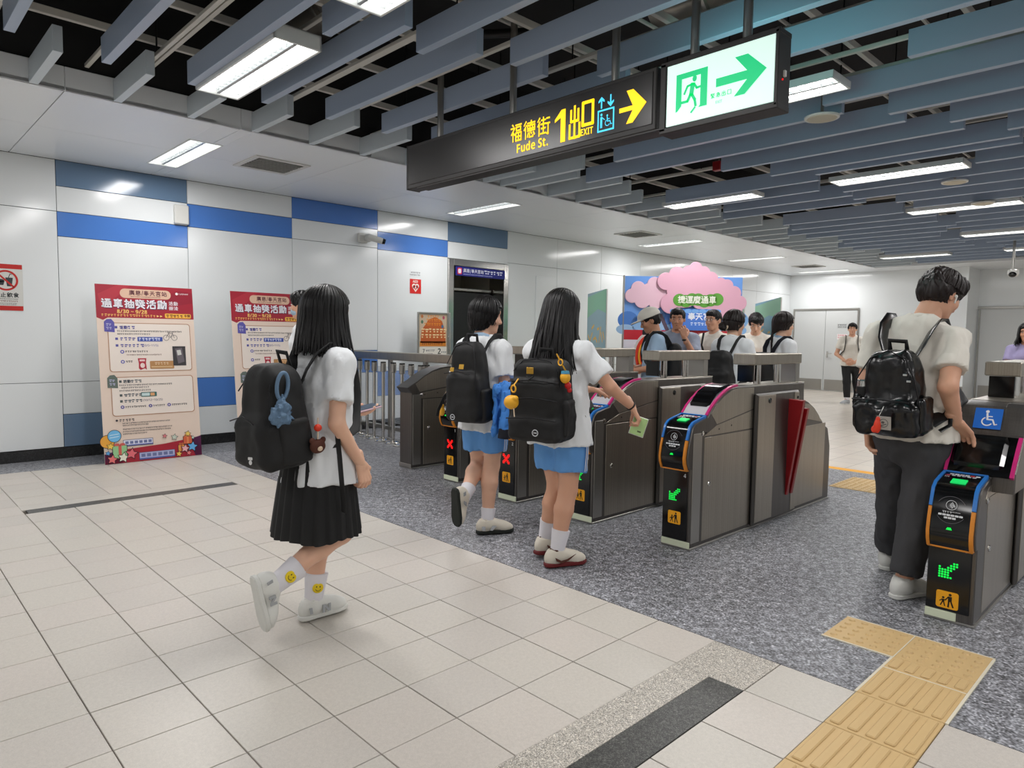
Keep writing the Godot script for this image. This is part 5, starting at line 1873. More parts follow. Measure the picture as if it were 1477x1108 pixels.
func wall_things() -> void:
	event_poster("complete event poster with a red header leaning before the white wall, leftmost", Vector3(1.77, 0.002, -7.62))
	event_poster("second event poster with a red header, mostly hidden behind the girl in the skirt", Vector3(3.105, 0.002, -7.62))
	var rg := RandomNumberGenerator.new()
	rg.seed = 31
	# no eating or drinking
	var o := thing("prohibition_sign", "white and red no eating or drinking notice cut off by the left edge", "sign", Vector3(0.99, 1.96, ZW))
	part(o, "plate", box_mesh(Vector3(0.265, 0.450, 0.004), 0.001, Vector3(0.1325, -0.225, 0.002)), M.white_plastic)
	var k := Ink.new(Vector3(0, 0, 0.004), Vector3.RIGHT, Vector3.DOWN, GLYPHS)
	var red := Color(0.76, 0.12, 0.10)
	k.rect(0, 0, 0.262, 0.045, red)
	k.rect(0, 0.405, 0.262, 0.045, red)
	var gy := Color(0.20, 0.22, 0.24)
	k.poly(pv([[0.125, 0.13], [0.185, 0.13], [0.175, 0.215], [0.137, 0.215]]), gy)
	k.line(Vector2(0.150, 0.13), Vector2(0.163, 0.095), 0.006, gy)
	k.line(Vector2(0.163, 0.095), Vector2(0.176, 0.098), 0.005, gy)
	k.poly(pv([[0.055, 0.165], [0.118, 0.165], [0.108, 0.205], [0.065, 0.205]]), gy)
	k.oval(0.086, 0.162, 0.03, 0.016, gy, 16)
	k.up()
	k.ring(0.128, 0.158, 0.082, 0.100, red, 0, TAU, 36)
	k.line(Vector2(0.068, 0.098), Vector2(0.188, 0.218), 0.016, red)
	k.words("禁止飲食", 0.030, 0.275, 0.047, 0.004, 0.006, gy)
	k.scribble(0.04, 0.333, 0.18, 0.010, gy, rg)
	k.scribble(0.04, 0.352, 0.18, 0.014, Color(0.45, 0.12, 0.12), rg)
	k.scribble(0.05, 0.376, 0.16, 0.008, gy, rg)
	k.scribble(0.06, 0.389, 0.14, 0.008, gy, rg)
	part(o, "print", k.mesh(), M.print)
	# small white box by the panel joint
	o = thing("wall_box", "small white plastic box on the wall at the joint between the blue bands", "wall box", Vector3(2.75, 2.64, ZW))
	part(o, "cover", box_mesh(Vector3(0.155, 0.215, 0.05), 0.010, Vector3(0, 0, 0.028)), M.white_plastic)
	part(o, "back_plate", box_mesh(Vector3(0.145, 0.205, 0.008), 0.002, Vector3(0, 0, 0.004)), M.white_plastic)
	# wall camera
	o = thing("security_camera", "white security camera with a black lens on the wall between the blue bands", "security camera", Vector3(5.10, 2.63, ZW))
	part(o, "mount", box_mesh(Vector3(0.14, 0.13, 0.05), 0.01, Vector3(0, 0, 0.025)), M.white_plastic)
	var g := Geo.new()
	g.ball(Vector3(0.05, 0.0, 0.09), Vector3(0.055, 0.055, 0.055))
	part(o, "joint", g.mesh(), M.white_plastic)
	g = Geo.new()
	g.tube([Vector3(0.02, 0.015, 0.12), Vector3(0.20, -0.035, 0.20)], [0.042], 16)
	part(o, "barrel", g.mesh(), M.white_plastic)
	g = Geo.new()
	g.tube([Vector3(0.20, -0.035, 0.20), Vector3(0.235, -0.045, 0.216)], [0.040, 0.036], 16)
	part(o, "lens", g.mesh(), M.gloss_black)
	# defibrillator sign
	o = thing("first_aid_sign", "small red sign with a white heart on the white wall", "sign", Vector3(5.90, 2.135, ZW))
	part(o, "plate", box_mesh(Vector3(0.20, 0.21, 0.004), 0.001, Vector3(0.1, -0.105, 0.002)), M.white_plastic)
	k = Ink.new(Vector3(0, 0, 0.004), Vector3.RIGHT, Vector3.DOWN, GLYPHS)
	k.rect(0, 0, 0.2, 0.21, Color(0.85, 0.13, 0.10))
	k.up()
	var wt := Color(0.96, 0.93, 0.90)
	k.latin("AED", 0.05, 0.052, 0.036, wt, true)
	k.oval(0.072, 0.100, 0.035, 0.033, wt, 20)
	k.oval(0.128, 0.100, 0.035, 0.033, wt, 20)
	k.poly(pv([[0.042, 0.118], [0.100, 0.082], [0.158, 0.118], [0.100, 0.188]]), wt)
	k.up()
	k.oval(0.076, 0.104, 0.020, 0.018, Color(0.85, 0.13, 0.10), 16)
	k.oval(0.124, 0.104, 0.020, 0.018, Color(0.85, 0.13, 0.10), 16)
	k.poly(pv([[0.060, 0.114], [0.100, 0.092], [0.140, 0.114], [0.100, 0.162]]), Color(0.85, 0.13, 0.10))
	k.up()
	k.poly(pv([[0.106, 0.085], [0.084, 0.125], [0.098, 0.125], [0.090, 0.156], [0.118, 0.112], [0.102, 0.112], [0.116, 0.085]]), wt)
	part(o, "print", k.mesh(), M.print)
	o = thing("notice", "small line of black print on the wall just above the red heart sign", "notice", Vector3(5.90, 2.25, ZW))
	part(o, "backing", box_mesh(Vector3(0.2, 0.085, 0.002), 0.0, Vector3(0.1, -0.04, 0.001)), M.white_panel)
	k = Ink.new(Vector3(0, 0, 0.002), Vector3.RIGHT, Vector3.DOWN, GLYPHS)
	k.scribble(0.02, 0.01, 0.16, 0.022, Color(0.2, 0.2, 0.22), rg)
	k.scribble(0.0, 0.045, 0.19, 0.022, Color(0.2, 0.2, 0.22), rg)
	part(o, "print", k.mesh(), M.print)
	# framed poster on a stand left of the doorway
	o = thing("poster_stand", "steel framed colourful poster on a stand left of the doorway", "poster stand", Vector3(5.86, 0, -8.05))
	g = Geo.new()
	for q in [[0.012, 1.32, 0.022, 0.66], [0.545, 1.32, 0.022, 0.66]]:
		g.box(Vector3(q[0], q[1], 0), Vector3(q[2], q[3], 0.03), 0.003)
	g.box(Vector3(0.278, 1.64, 0), Vector3(0.51, 0.022, 0.03), 0.003)
	g.box(Vector3(0.278, 1.005, 0), Vector3(0.51, 0.022, 0.03), 0.003)
	part(o, "frame", g.mesh(), M.steel_plain)
	g = Geo.new()
	g.tube([Vector3(0.60, 0.02, -0.02), Vector3(0.60, 1.66, -0.02)], [0.022], 12)
	g.tube([Vector3(0.56, 1.3, -0.01), Vector3(0.60, 1.3, -0.02)], [0.012], 8)
	part(o, "post", g.mesh(), M.chrome)
	part(o, "foot", box_mesh(Vector3(0.55, 0.02, 0.32), 0.004, Vector3(0.42, 0.01, 0.0)), M.steel_plain)
	part(o, "back_board", box_mesh(Vector3(0.51, 0.62, 0.008), 0.0, Vector3(0.278, 1.32, -0.006)), M.white_plastic)
	k = Ink.new(Vector3(0.022, 1.63, -0.002), Vector3.RIGHT, Vector3.DOWN, GLYPHS)
	k.rect(0, 0, 0.512, 0.615, Color(0.78, 0.70, 0.60))
	k.up()
	k.poly(pv([[0.05, 0.24], [0.18, 0.08], [0.30, 0.04], [0.42, 0.10], [0.49, 0.26], [0.49, 0.42], [0.03, 0.42]]), Color(0.74, 0.36, 0.16))
	k.rect(0.02, 0.40, 0.475, 0.07, Color(0.82, 0.50, 0.16))
	k.rect(0.0, 0.48, 0.512, 0.135, Color(0.88, 0.86, 0.82))
	k.up()
	for q in [[0.16, 0.02, 0.18], [0.14, 0.07, 0.24], [0.10, 0.13, 0.30]]:
		k.scribble(q[0], q[1], q[2], 0.04, Color(0.88, 0.55, 0.18), rg)
	for q in [[0.05, 0.21], [0.05, 0.29]]:
		k.scribble(q[0], q[1], 0.41, 0.062, Color(0.92, 0.82, 0.62), rg)
	k.scribble(0.06, 0.42, 0.38, 0.032, Color(0.45, 0.14, 0.06), rg)
	k.latin("2", 0.345, 0.585, 0.085, Color(0.20, 0.24, 0.20))
	k.latin("7", 0.07, 0.565, 0.055, Color(0.25, 0.28, 0.30))
	k.scribble(0.13, 0.52, 0.13, 0.03, Color(0.30, 0.33, 0.38), rg)
	k.scribble(0.02, 0.572, 0.22, 0.024, Color(0.35, 0.38, 0.42), rg)
	k.scribble(0.41, 0.545, 0.08, 0.03, Color(0.30, 0.33, 0.38), rg)
	for q in [[0.06, 0.12, Color(0.30, 0.45, 0.35)], [0.45, 0.05, Color(0.7, 0.3, 0.4)], [0.43, 0.18, Color(0.25, 0.40, 0.55)], [0.06, 0.04, Color(0.75, 0.45, 0.25)]]:
		k.oval(q[0], q[1], 0.022, 0.026, q[2], 10)
	part(o, "poster", k.mesh(), M.print)
	# flush access panel
	o = thing("access_panel", "flush white access panel outline on the wall right of the doorway", "access panel", Vector3(8.52, 1.0, ZW))
	part(o, "cover", box_mesh(Vector3(0.48, 1.36, 0.012), 0.003, Vector3(0.24, 0.68, 0.006)), M.white_panel)


# ---------------------------------------------------------------- beyond the gates
func scallop(c: Array, n := 10) -> PackedVector2Array:   # outline of overlapping rounds, as a cloud
	var all := [PackedVector2Array()]
	var out := PackedVector2Array()
	for q in c:
		var p := PackedVector2Array()
		for i in n * 2:
			p.append(Vector2(q[0] + q[2] * cos(TAU * i / (n * 2)), q[1] + q[2] * sin(TAU * i / (n * 2))))
		if out.size() == 0:
			out = p
		else:
			var m := Geometry2D.merge_polygons(out, p)
			out = m[0]
			for e in m:
				if e.size() > out.size() and not Geometry2D.is_polygon_clockwise(e):
					out = e
	return out


func far_things() -> void:
	roll_banner("display board with a yellow figure on blue green, seen slantwise beside the schoolgirl's hair", Vector3(8.029, 0, -6.706), Vector3(7.281, 0, -5.761), Color(0.55, 0.68, 0.72), Color(0.66, 0.73, 0.68))
	roll_banner("far picture board with sky and yellow land, behind the boy looking at his phone", Vector3(11.926, 0, -6.007), Vector3(10.216, 0, -4.739), Color(0.45, 0.66, 0.76), Color(0.80, 0.72, 0.42))
	roll_banner("narrow green picture board seen at the blossom display's right edge", Vector3(11.371, 0, -6.10), Vector3(10.15, 0, -5.30), Color(0.42, 0.62, 0.60), Color(0.62, 0.68, 0.50))
	# blossom display
	var ux := Vector3(0.7201, 0, 0.6938)
	var bs := Basis(ux, Vector3.UP, ux.cross(Vector3.UP))
	var nr := -bs.z if bs.z.dot(Vector3(-0.69, 0, 0.72)) < 0.0 else bs.z
	bs = Basis(ux, Vector3.UP, nr)
	var o := thing("photo_backdrop", "large photo backdrop with a pink blossom tree, blue sky and a red band", "backdrop", Vector3(7.693, 0, -5.781))
	var g := Geo.new()
	g.box(bs * Vector3(0.80, 1.085, -0.03), Vector3(1.62, 2.17, 0.05), 0.004, bs)
	part(o, "board", g.mesh(), M.white_plastic)
	g = Geo.new()
	g.box(bs * Vector3(-0.012, 1.09, -0.03), Vector3(0.016, 2.18, 0.06), 0.002, bs)
	part(o, "edge_post", g.mesh(), M.steel_plain)
	var xf := Transform3D(bs, V)
	for q in [[0.25, -0.25], [1.30, -0.25]]:
		g = Geo.new()
		g.box(bs * Vector3(q[0], 0.02, -0.18), Vector3(0.06, 0.04, 0.46), 0.004, bs)
		part(o, "foot", g.mesh(), M.steel_plain)
	var k := Ink.new(bs * Vector3(0, 2.17, -0.004), ux, Vector3.DOWN, GLYPHS)
	var rg := RandomNumberGenerator.new()
	rg.seed = 8
	k.rect(0, 0, 1.61, 2.165, Color(0.42, 0.62, 0.90))
	k.up()
	for q in 9:
		k.oval(0.05 + q * 0.19, 0.60 + 0.05 * sin(q * 2.0), 0.14, 0.12, [Color(0.30, 0.50, 0.80), Color(0.38, 0.58, 0.84), Color(0.50, 0.68, 0.88)][q % 3], 20)
	k.up()
	for q in 8:
		k.oval(0.02 + q * 0.22, 0.70 + 0.03 * cos(q * 1.7), 0.13, 0.07, [Color(0.62, 0.76, 0.90), Color(0.55, 0.72, 0.90)][q % 2], 20)
	k.up()
	k.line(Vector2(0.34, 0.42), Vector2(0.50, 0.53), 0.03, Color(0.36, 0.30, 0.36))
	k.line(Vector2(0.50, 0.53), Vector2(0.60, 0.74), 0.05, Color(0.36, 0.30, 0.36))
	k.rect(0, 0.735, 1.61, 0.135, Color(0.76, 0.14, 0.20))
	k.rect(0, 0.87, 1.61, 1.295, Color(0.88, 0.88, 0.92))
	k.up()
	k.words("天宮站", 1.02, 0.765, 0.055, 0.01, 0.009, Color(0.95, 0.75, 0.75))
	k.rect(0, 1.00, 1.61, 0.04, Color(0.76, 0.20, 0.26))
	for q in 8:
		k.rect(0.02 + q * 0.20, 1.12, 0.16, 0.10, Color(0.78, 0.80, 0.90))
		k.rect(0.02 + q * 0.20, 1.28, 0.16, 0.07, Color(0.45, 0.48, 0.78))
		k.scribble(0.03 + q * 0.20, 1.14, 0.13, 0.03, Color(0.5, 0.5, 0.65), rg)
	part(o, "printed_sheet", k.mesh(), M.print)
	# cut-out blossom crowns, two layers standing off the board
	var i := 0
	for c in [
		[[0.10, 1.90, 0.10], [0.24, 1.84, 0.11], [0.18, 2.00, 0.10], [0.34, 1.95, 0.13], [0.42, 1.82, 0.10], [0.40, 2.06, 0.10], [0.54, 2.08, 0.12], [0.60, 1.92, 0.18]],
		[[0.55, 2.10, 0.12], [0.70, 2.18, 0.12], [0.86, 2.22, 0.10], [0.95, 2.28, 0.09], [1.06, 2.22, 0.09], [1.16, 2.14, 0.10], [1.30, 2.09, 0.07], [1.38, 2.05, 0.09], [1.48, 1.95, 0.10], [1.56, 1.82, 0.10], [1.52, 1.70, 0.09], [1.36, 1.78, 0.18], [1.10, 1.95, 0.25], [0.80, 1.98, 0.24], [0.62, 1.80, 0.14], [1.40, 1.66, 0.10]],
	]:
		g = Geo.new()
		g.prism(scallop(c), 0.02, Transform3D(bs, bs * Vector3(0, 0, 0.004 + i * 0.03)), 0.004, 0.7)
		part(o, "blossom_crown", g.mesh(), [M.blossom_pale, M.blossom][i])
		i += 1
	k = Ink.new(bs * Vector3(0, 2.17, 0.056), ux, Vector3.DOWN, GLYPHS)
	var gr := Color(0.36, 0.62, 0.22)
	for q in 7:
		k.oval(0.74 + q * 0.085, 0.32 + 0.015 * sin(q * 1.9), 0.09, 0.085, gr, 18)
	k.up()
	k.words("捷運慶通車", 0.715, 0.262, 0.102, 0.004, 0.013, Color(0.95, 0.97, 0.90))
	k.poly(rrect(0.63, 0.44, 0.66, 0.29, 0.06), Color(0.28, 0.48, 0.82))
	k.up()
	for q in 7:
		k.oval(0.66 + q * 0.10, 0.47, 0.05, 0.03, Color(0.45, 0.66, 0.90), 14)
	k.words("奉天宮站", 0.86, 0.49, 0.10, 0.004, 0.014, Color(0.92, 0.94, 0.98))
	k.scribble(0.90, 0.62, 0.30, 0.045, Color(0.80, 0.86, 0.95), rg)
	part(o, "title", k.mesh(), M.print)
	# ring shaped photo prop before the backdrop
	o = thing("photo_prop", "red and orange ring shaped prop with a white rim, beside the man in the cap", "photo prop", Vector3(7.693, 0, -5.781) + bs * Vector3(0, 0, 0.28))
	g = Geo.new()
	for rr in [[0.245, 0.300, M.white_plastic, 0.0], [0.120, 0.265, M.charm_orange, 0.012], [0.185, 0.215, M.charm_yellow, 0.022], [0.095, 0.130, M.white_plastic, 0.018]]:
		g = Geo.new()
		for q in 40:
			var a := TAU * q / 40
			var b := TAU * (q + 1) / 40
			var f := func(r: float, t: float, z: float) -> Vector3: return bs * Vector3(0.30 + r * 0.72 * cos(t), 1.09 + r * 1.05 * sin(t), z)
			for z in [rr[3], rr[3] + 0.02]:
				g.quad(f.call(rr[0], a, z), f.call(rr[1], a, z), f.call(rr[1], b, z), f.call(rr[0], b, z), nr if z > rr[3] else -nr)
			g.quad(f.call(rr[1], a, rr[3]), f.call(rr[1], b, rr[3]), f.call(rr[1], b, rr[3] + 0.02), f.call(rr[1], a, rr[3] + 0.02), bs * Vector3(cos(a), sin(a), 0))
			g.quad(f.call(rr[0], a, rr[3]), f.call(rr[0], b, rr[3]), f.call(rr[0], b, rr[3] + 0.02), f.call(rr[0], a, rr[3] + 0.02), bs * Vector3(-cos(a), -sin(a), 0))
		part(o, "ring", g.mesh(), rr[2])
	g = Geo.new()
	g.box(bs * Vector3(0.30, 1.40, 0.012), Vector3(0.20, 0.07, 0.02), 0.004, bs)
	part(o, "name_tab", g.mesh(), M.dark)
	g = Geo.new()
	g.box(bs * Vector3(0.30, 0.40, 0.0), Vector3(0.16, 0.80, 0.02), 0.003, bs)
	g.box(bs * Vector3(0.30, 0.012, 0.0), Vector3(0.34, 0.024, 0.30), 0.003, bs)
	part(o, "stand", g.mesh(), M.white_plastic)
	# double door in the end wall
	g = Geo.new()
	g.box(Vector3(XF - 0.01, 2.12, -7.335), Vector3(0.06, 0.05, 1.68), 0.004)
	for z in [-8.16, -6.515]:
		g.box(Vector3(XF - 0.01, 1.05, z), Vector3(0.06, 2.10, 0.04), 0.004)
	var d := structure("door_2", g.mesh(), M.steel_plain, "white double door in the end wall")
	for s in [[-8.14, -7.325], [-7.315, -6.535]]:
		part(d, "leaf", span_mesh(Vector3(XF - 0.022, 0.012, s[0]), Vector3(XF - 0.001, 2.095, s[1]), 0.003), M.door)
		part(d, "kick_plate", span_mesh(Vector3(XF - 0.026, 0.02, s[0] + 0.03), Vector3(XF - 0.02, 0.30, s[1] - 0.03), 0.001), M.steel_plain)
	part(d, "handle_plate", box_mesh(Vector3(0.012, 0.16, 0.045), 0.003, Vector3(XF - 0.028, 0.95, -7.24)), M.chrome)
	g = Geo.new()
	g.tube([Vector3(XF - 0.03, 0.98, -7.24), Vector3(XF - 0.07, 0.98, -7.24), Vector3(XF - 0.07, 0.98, -7.11)], [0.010], 8)
	part(d, "handle", g.mesh(), M.chrome)
	var j := 0
	for s in [[-7.02, 1.75, 0.12, Color(0.75, 0.76, 0.76), Color(0.25, 0.27, 0.28)], [-7.01, 1.485, 0.14, Color(0.93, 0.90, 0.90), Color(0.80, 0.30, 0.35)]]:
		o = thing("door_notice", ["upper notice with dark print on the end wall's double door", "lower notice with red print on the end wall's double door"][j], "notice", Vector3(XF - 0.0225, s[1], s[0]))
		part(o, "sheet", box_mesh(Vector3(0.002, s[2], 0.25), 0.0, Vector3(-0.001, -s[2] * 0.5, 0.125)), M.white_plastic)
		k = Ink.new(Vector3(-0.0025, 0, 0), Vector3(0, 0, 1), Vector3.DOWN)
		k.rect(0, 0, 0.25, s[2], s[3])
		k.up()
		k.scribble(0.02, 0.015, 0.20, 0.04, s[4], rg)
		k.scribble(0.02, 0.070, 0.20, 0.04, s[4], rg)
		part(o, "print", k.mesh(), M.print)
		j += 1
	# door in the recess on the right
	g = Geo.new()
	g.box(Vector3(XF + 0.99, 2.14, -3.0), Vector3(0.06, 0.06, 2.5), 0.004)
	for z in [-4.14, -1.80]:
		g.box(Vector3(XF + 0.99, 1.06, z), Vector3(0.06, 2.12, 0.04), 0.004)
	d = structure("door_3", g.mesh(), M.steel_plain, "white door in the recess of the end wall")
	for s in [[-4.12, -2.985], [-2.975, -1.82]]:
		part(d, "leaf", span_mesh(Vector3(XF + 0.978, 0.012, s[0]), Vector3(XF + 0.999, 2.11, s[1]), 0.003), M.door)
		part(d, "kick_plate", span_mesh(Vector3(XF + 0.974, 0.02, s[0] + 0.03), Vector3(XF + 0.98, 0.30, s[1] - 0.03), 0.001), M.steel_plain)
	# hanging camera
	o = thing("hanging_camera", "white dome camera hanging on a rod at the right edge before the end wall", "security camera", Vector3(14.54, 2.52, -2.65))
	g = Geo.new()
	g.tube([Vector3(-0.05, 0.06, 0), Vector3(-0.05, 1.70, 0)], [0.022], 8)
	part(o, "rod", g.mesh(), M.steel_plain)
	g = Geo.new()
	g.lathe([Vector2(0.0, -0.06), Vector2(0.06, -0.05), Vector2(0.085, 0.0), Vector2(0.08, 0.06), Vector2(0.0, 0.085)], Transform3D.IDENTITY, 20)
	part(o, "housing", g.mesh(), M.white_plastic)
	g = Geo.new()
	g.ball(Vector3(-0.055, -0.015, 0.0), Vector3(0.05, 0.05, 0.06))
	part(o, "lens", g.mesh(), M.gloss_black)


# ---------------------------------------------------------------- people. Local frame of a person: x forward, y up, z to the right; the node stands at the feet.
var shoe_meshes := {}


func skeleton(H: float, male := false) -> Dictionary:
	var w := 0.112 if male else 0.098
	return {
		"H": H, "male": male, "pel": Vector3(0, 0.525 * H, 0), "waist": Vector3(0, 0.615 * H, 0), "chest": Vector3(0.0, 0.73 * H, 0), "nb": Vector3(-0.012, 0.832 * H, 0), "head": Vector3(0.022, 0.928 * H, 0),
		"sh_r": Vector3(-0.01, 0.793 * H, w * H), "sh_l": Vector3(-0.01, 0.793 * H, -w * H), "el_r": Vector3(-0.03, 0.625 * H, (w + 0.028) * H), "el_l": Vector3(-0.03, 0.625 * H, -(w + 0.028) * H),
		"wr_r": Vector3(0.05, 0.49 * H, (w + 0.03) * H), "wr_l": Vector3(0.05, 0.49 * H, -(w + 0.03) * H), "hd_r": Vector3(0.15, -1, 0), "hd_l": Vector3(0.15, -1, 0), "pn_r": Vector3(0, 0, -1), "pn_l": Vector3(0, 0, 1),
		"hp_r": Vector3(0, 0.515 * H, 0.050 * H), "hp_l": Vector3(0, 0.515 * H, -0.050 * H), "kn_r": Vector3(0.012, 0.28 * H, 0.052 * H), "kn_l": Vector3(0.012, 0.28 * H, -0.052 * H),
		"an_r": Vector3(-0.02, 0.088, 0.05 * H), "an_l": Vector3(-0.02, 0.088, -0.05 * H), "fd_r": Vector3(1, 0, 0.12), "fd_l": Vector3(1, 0, -0.12), "fu_r": Vector3.UP, "fu_l": Vector3.UP,
		"hf": Vector3(1, 0, 0), "hu": Vector3.UP, "curl_r": 0.35, "curl_l": 0.35,
	}


func head_basis(J: Dictionary) -> Basis:   # columns: forward, up, right
	var f: Vector3 = J.hf.normalized()
	var r: Vector3 = f.cross(J.hu).normalized()
	return Basis(f, r.cross(f).normalized(), r)


func torso_field(f: Fld, J: Dictionary, grow: float, k := 0.04) -> void:
	var s: float = J.H / 1.6 * (1.07 if J.male else 0.97) * J.get("stout", 1.0)
	var ax := Vector3(1, 0, 0)
	f.cap(J.pel, J.waist, 0.140 * s + grow, 0.118 * s + grow, k, ax, 1.42)
	f.cap(J.waist, J.chest, 0.118 * s + grow, 0.142 * s + grow, k, ax, 1.42)
	f.cap(J.chest, J.nb + Vector3(0, -0.055, 0), 0.140 * s + grow, 0.075 * s + grow, k, ax, 1.30)
	f.cap(J.sh_l + Vector3(0, -0.008, 0.02), J.sh_r + Vector3(0, -0.008, -0.02), 0.043 * s + grow, 0.043 * s + grow, k)
	f.cap(J.nb + Vector3(-0.01, -0.03, 0), J.sh_r + Vector3(0, 0, -0.03), 0.050 * s + grow * 0.7, 0.040 * s + grow, k)
	f.cap(J.nb + Vector3(-0.01, -0.03, 0), J.sh_l + Vector3(0, 0, 0.03), 0.050 * s + grow * 0.7, 0.040 * s + grow, k)


func head_field(f: Fld, J: Dictionary) -> void:
	var b := head_basis(J)
	var c: Vector3 = J.head
	var s: float = 1.03 if J.male else 0.985
	var P := func(x: float, y: float, z: float) -> Vector3: return c + b * (Vector3(x, y, z) * s)
	f.ell(P.call(-0.012, 0.030, 0), Vector3(0.098, 0.090, 0.077) * s, b)
	f.ell(P.call(0.022, -0.042, 0), Vector3(0.070, 0.072, 0.058) * s, b, 0.03)
	f.cap(P.call(0.066, -0.092, -0.010), P.call(0.066, -0.092, 0.010), 0.020 * s, 0.020 * s, 0.03)
	f.cap(P.call(0.066, 0.040, -0.030), P.call(0.066, 0.040, 0.030), 0.022 * s, 0.022 * s, 0.02)
	for e in [-1.0, 1.0]:
		f.ell(P.call(0.058, -0.022, 0.038 * e), Vector3(0.026, 0.026, 0.022) * s, b, 0.02)
		f.ell(P.call(0.098, 0.010, 0.031 * e), Vector3(0.016, 0.011, 0.017) * s, b, 0.012, true)
		f.ell(P.call(-0.008, -0.005, 0.077 * e), Vector3(0.020, 0.032, 0.009) * s, b.rotated(b.y, 0.35 * e), 0.006)
		f.ell(P.call(0.002, -0.004, 0.086 * e), Vector3(0.008, 0.014, 0.006) * s, b, 0.004, true)
	f.cap(P.call(0.084, 0.016, 0), P.call(0.103, -0.026, 0), 0.008 * s, 0.013 * s, 0.012)
	f.cap(P.call(0.090, -0.030, -0.011), P.call(0.090, -0.030, 0.011), 0.009 * s, 0.009 * s, 0.008)
	f.cap(P.call(0.084, -0.056, -0.014), P.call(0.084, -0.056, 0.014), 0.0075 * s, 0.0075 * s, 0.006)
	f.cap(P.call(0.080, -0.067, -0.012), P.call(0.080, -0.067, 0.012), 0.0085 * s, 0.0085 * s, 0.006)


func hand_into(g: Geo, wr: Vector3, dir: Vector3, pn: Vector3, thumb: float, curl: float, s: float, cell: float, splay := 1.0) -> void:
	var d := dir.normalized()
	var n := (pn - d * pn.dot(d)).normalized()
	var t := d.cross(n) * thumb        # towards the thumb
	var f := Fld.new(wr - Vector3.ONE * 0.19 * s, wr + Vector3.ONE * 0.19 * s, cell)
	var hw := 0.029 * s
	f.cap(wr - d * 0.045 * s, wr + d * 0.012 * s, 0.0255 * s, 0.024 * s, 0.012, n, 1.25)
	for i in 4:
		var off: float = [1.0, 0.34, -0.32, -0.95][i]
		var kn: Vector3 = wr + d * [0.086, 0.090, 0.086, 0.078][i] * s + t * (off * hw)
		f.cap(wr + d * 0.012 * s + t * (off * hw * 0.6), kn, 0.0125 * s, 0.0115 * s, 0.010)
		var p := kn
		var a: float = curl * [0.8, 1.0, 1.05, 1.15][i]
		var dd := d + t * (off * 0.10 * splay)
		var L: float = [0.072, 0.080, 0.074, 0.058][i] * s
		var ang := 0.0
		for j in 3:
			ang += a * [0.8, 1.1, 0.7][j]
			var q: Vector3 = p + (dd.normalized() * cos(ang) + n * sin(ang)) * (L * [0.46, 0.31, 0.23][j])
			f.cap(p, q, [0.0096, 0.0090, 0.0083][j] * s, [0.0090, 0.0083, 0.0070][j] * s, 0.003)
			p = q
	var tb := wr + d * 0.022 * s + t * 0.022 * s
	var t1 := tb + (t * 0.72 + d * 0.62 + n * 0.30).normalized() * 0.040 * s
	var t2 := t1 + (t * (0.45 - curl * 0.4) + d * 0.85 + n * (0.25 + curl * 0.5)).normalized() * 0.032 * s
	var t3 := t2 + (t * (0.25 - curl * 0.5) + d * 0.9 + n * (0.2 + curl * 0.7)).normalized() * 0.026 * s
	f.cap(tb, t1, 0.0155 * s, 0.0115 * s, 0.010)
	f.cap(t1, t2, 0.0110 * s, 0.0098 * s, 0.003)
	f.cap(t2, t3, 0.0098 * s, 0.0078 * s, 0.003)
	f.into(g)


func body_mesh(J: Dictionary, fine: bool) -> ArrayMesh:
	var cell := 0.012 if fine else 0.017
	var H: float = J.H
	var s: float = H / 1.6
	var m := 1.1 if J.male else 1.0
	var lo := Vector3(9, 0, 9)
	var hi := -lo
	for q in ["pel", "chest", "sh_r", "sh_l", "el_r", "el_l", "wr_r", "wr_l", "kn_r", "kn_l", "an_r", "an_l", "nb", "head"]:
		lo = lo.min(J[q])
		hi = hi.max(J[q])
	var f := Fld.new(lo - Vector3.ONE * 0.22, hi + Vector3.ONE * 0.22, cell)
	torso_field(f, J, 0.0)
	f.cap(J.nb + Vector3(0, -0.05, 0), J.head + head_basis(J) * Vector3(-0.018, -0.055, 0), 0.056 * m, 0.050 * m, 0.03)
	for e in ["r", "l"]:
		f.cap(J["sh_" + e], J["el_" + e], 0.046 * s * m, 0.036 * s * m, 0.03)
		f.cap(J["el_" + e], J["wr_" + e], 0.037 * s * m, 0.0245 * s * m, 0.015)
		f.cap(J["hp_" + e], J["kn_" + e], 0.084 * s * m, 0.053 * s * m, 0.04)
		var kn: Vector3 = J["kn_" + e]
		var an: Vector3 = J["an_" + e]
		var back: Vector3 = (kn - an).cross(Vector3(0, 0, 1)).normalized()
		if back.x > 0.0:
			back = -back
		var calf := kn.lerp(an, 0.32) + back * 0.012
		f.cap(kn, calf, 0.052 * s * m, 0.055 * s * m, 0.02)
		f.cap(calf, an, 0.054 * s * m, 0.034 * s * m, 0.02)
		f.cap(an, an + Vector3(J["fd_" + e]).normalized() * 0.10 - Vector3(J["fu_" + e]).normalized() * 0.045, 0.034 * s, 0.028 * s, 0.02)
	# the head has a finer grid of its own: keep the coarse one clear of it
	var hb := head_basis(J)
	var neck_cut: Vector3 = J.head + hb * Vector3(-0.02, -0.055, 0)
	var g := Geo.new()
	f.into(g)
	var hf := Fld.new(J.head - Vector3.ONE * 0.155, J.head + Vector3.ONE * 0.155, 0.0045 if fine else 0.007)
	head_field(hf, J)
	hf.cap(J.nb, neck_cut, 0.052 * m, 0.050 * m, 0.02)
	hf.into(g)
	hand_into(g, J.wr_r, J.hd_r, J.pn_r, J.get("thumb_r", 1.0), J.curl_r, s * m, 0.004 if fine else 0.0055)
	hand_into(g, J.wr_l, J.hd_l, J.pn_l, J.get("thumb_l", -1.0), J.curl_l, s * m, 0.004 if fine else 0.0055)
	return g.mesh()


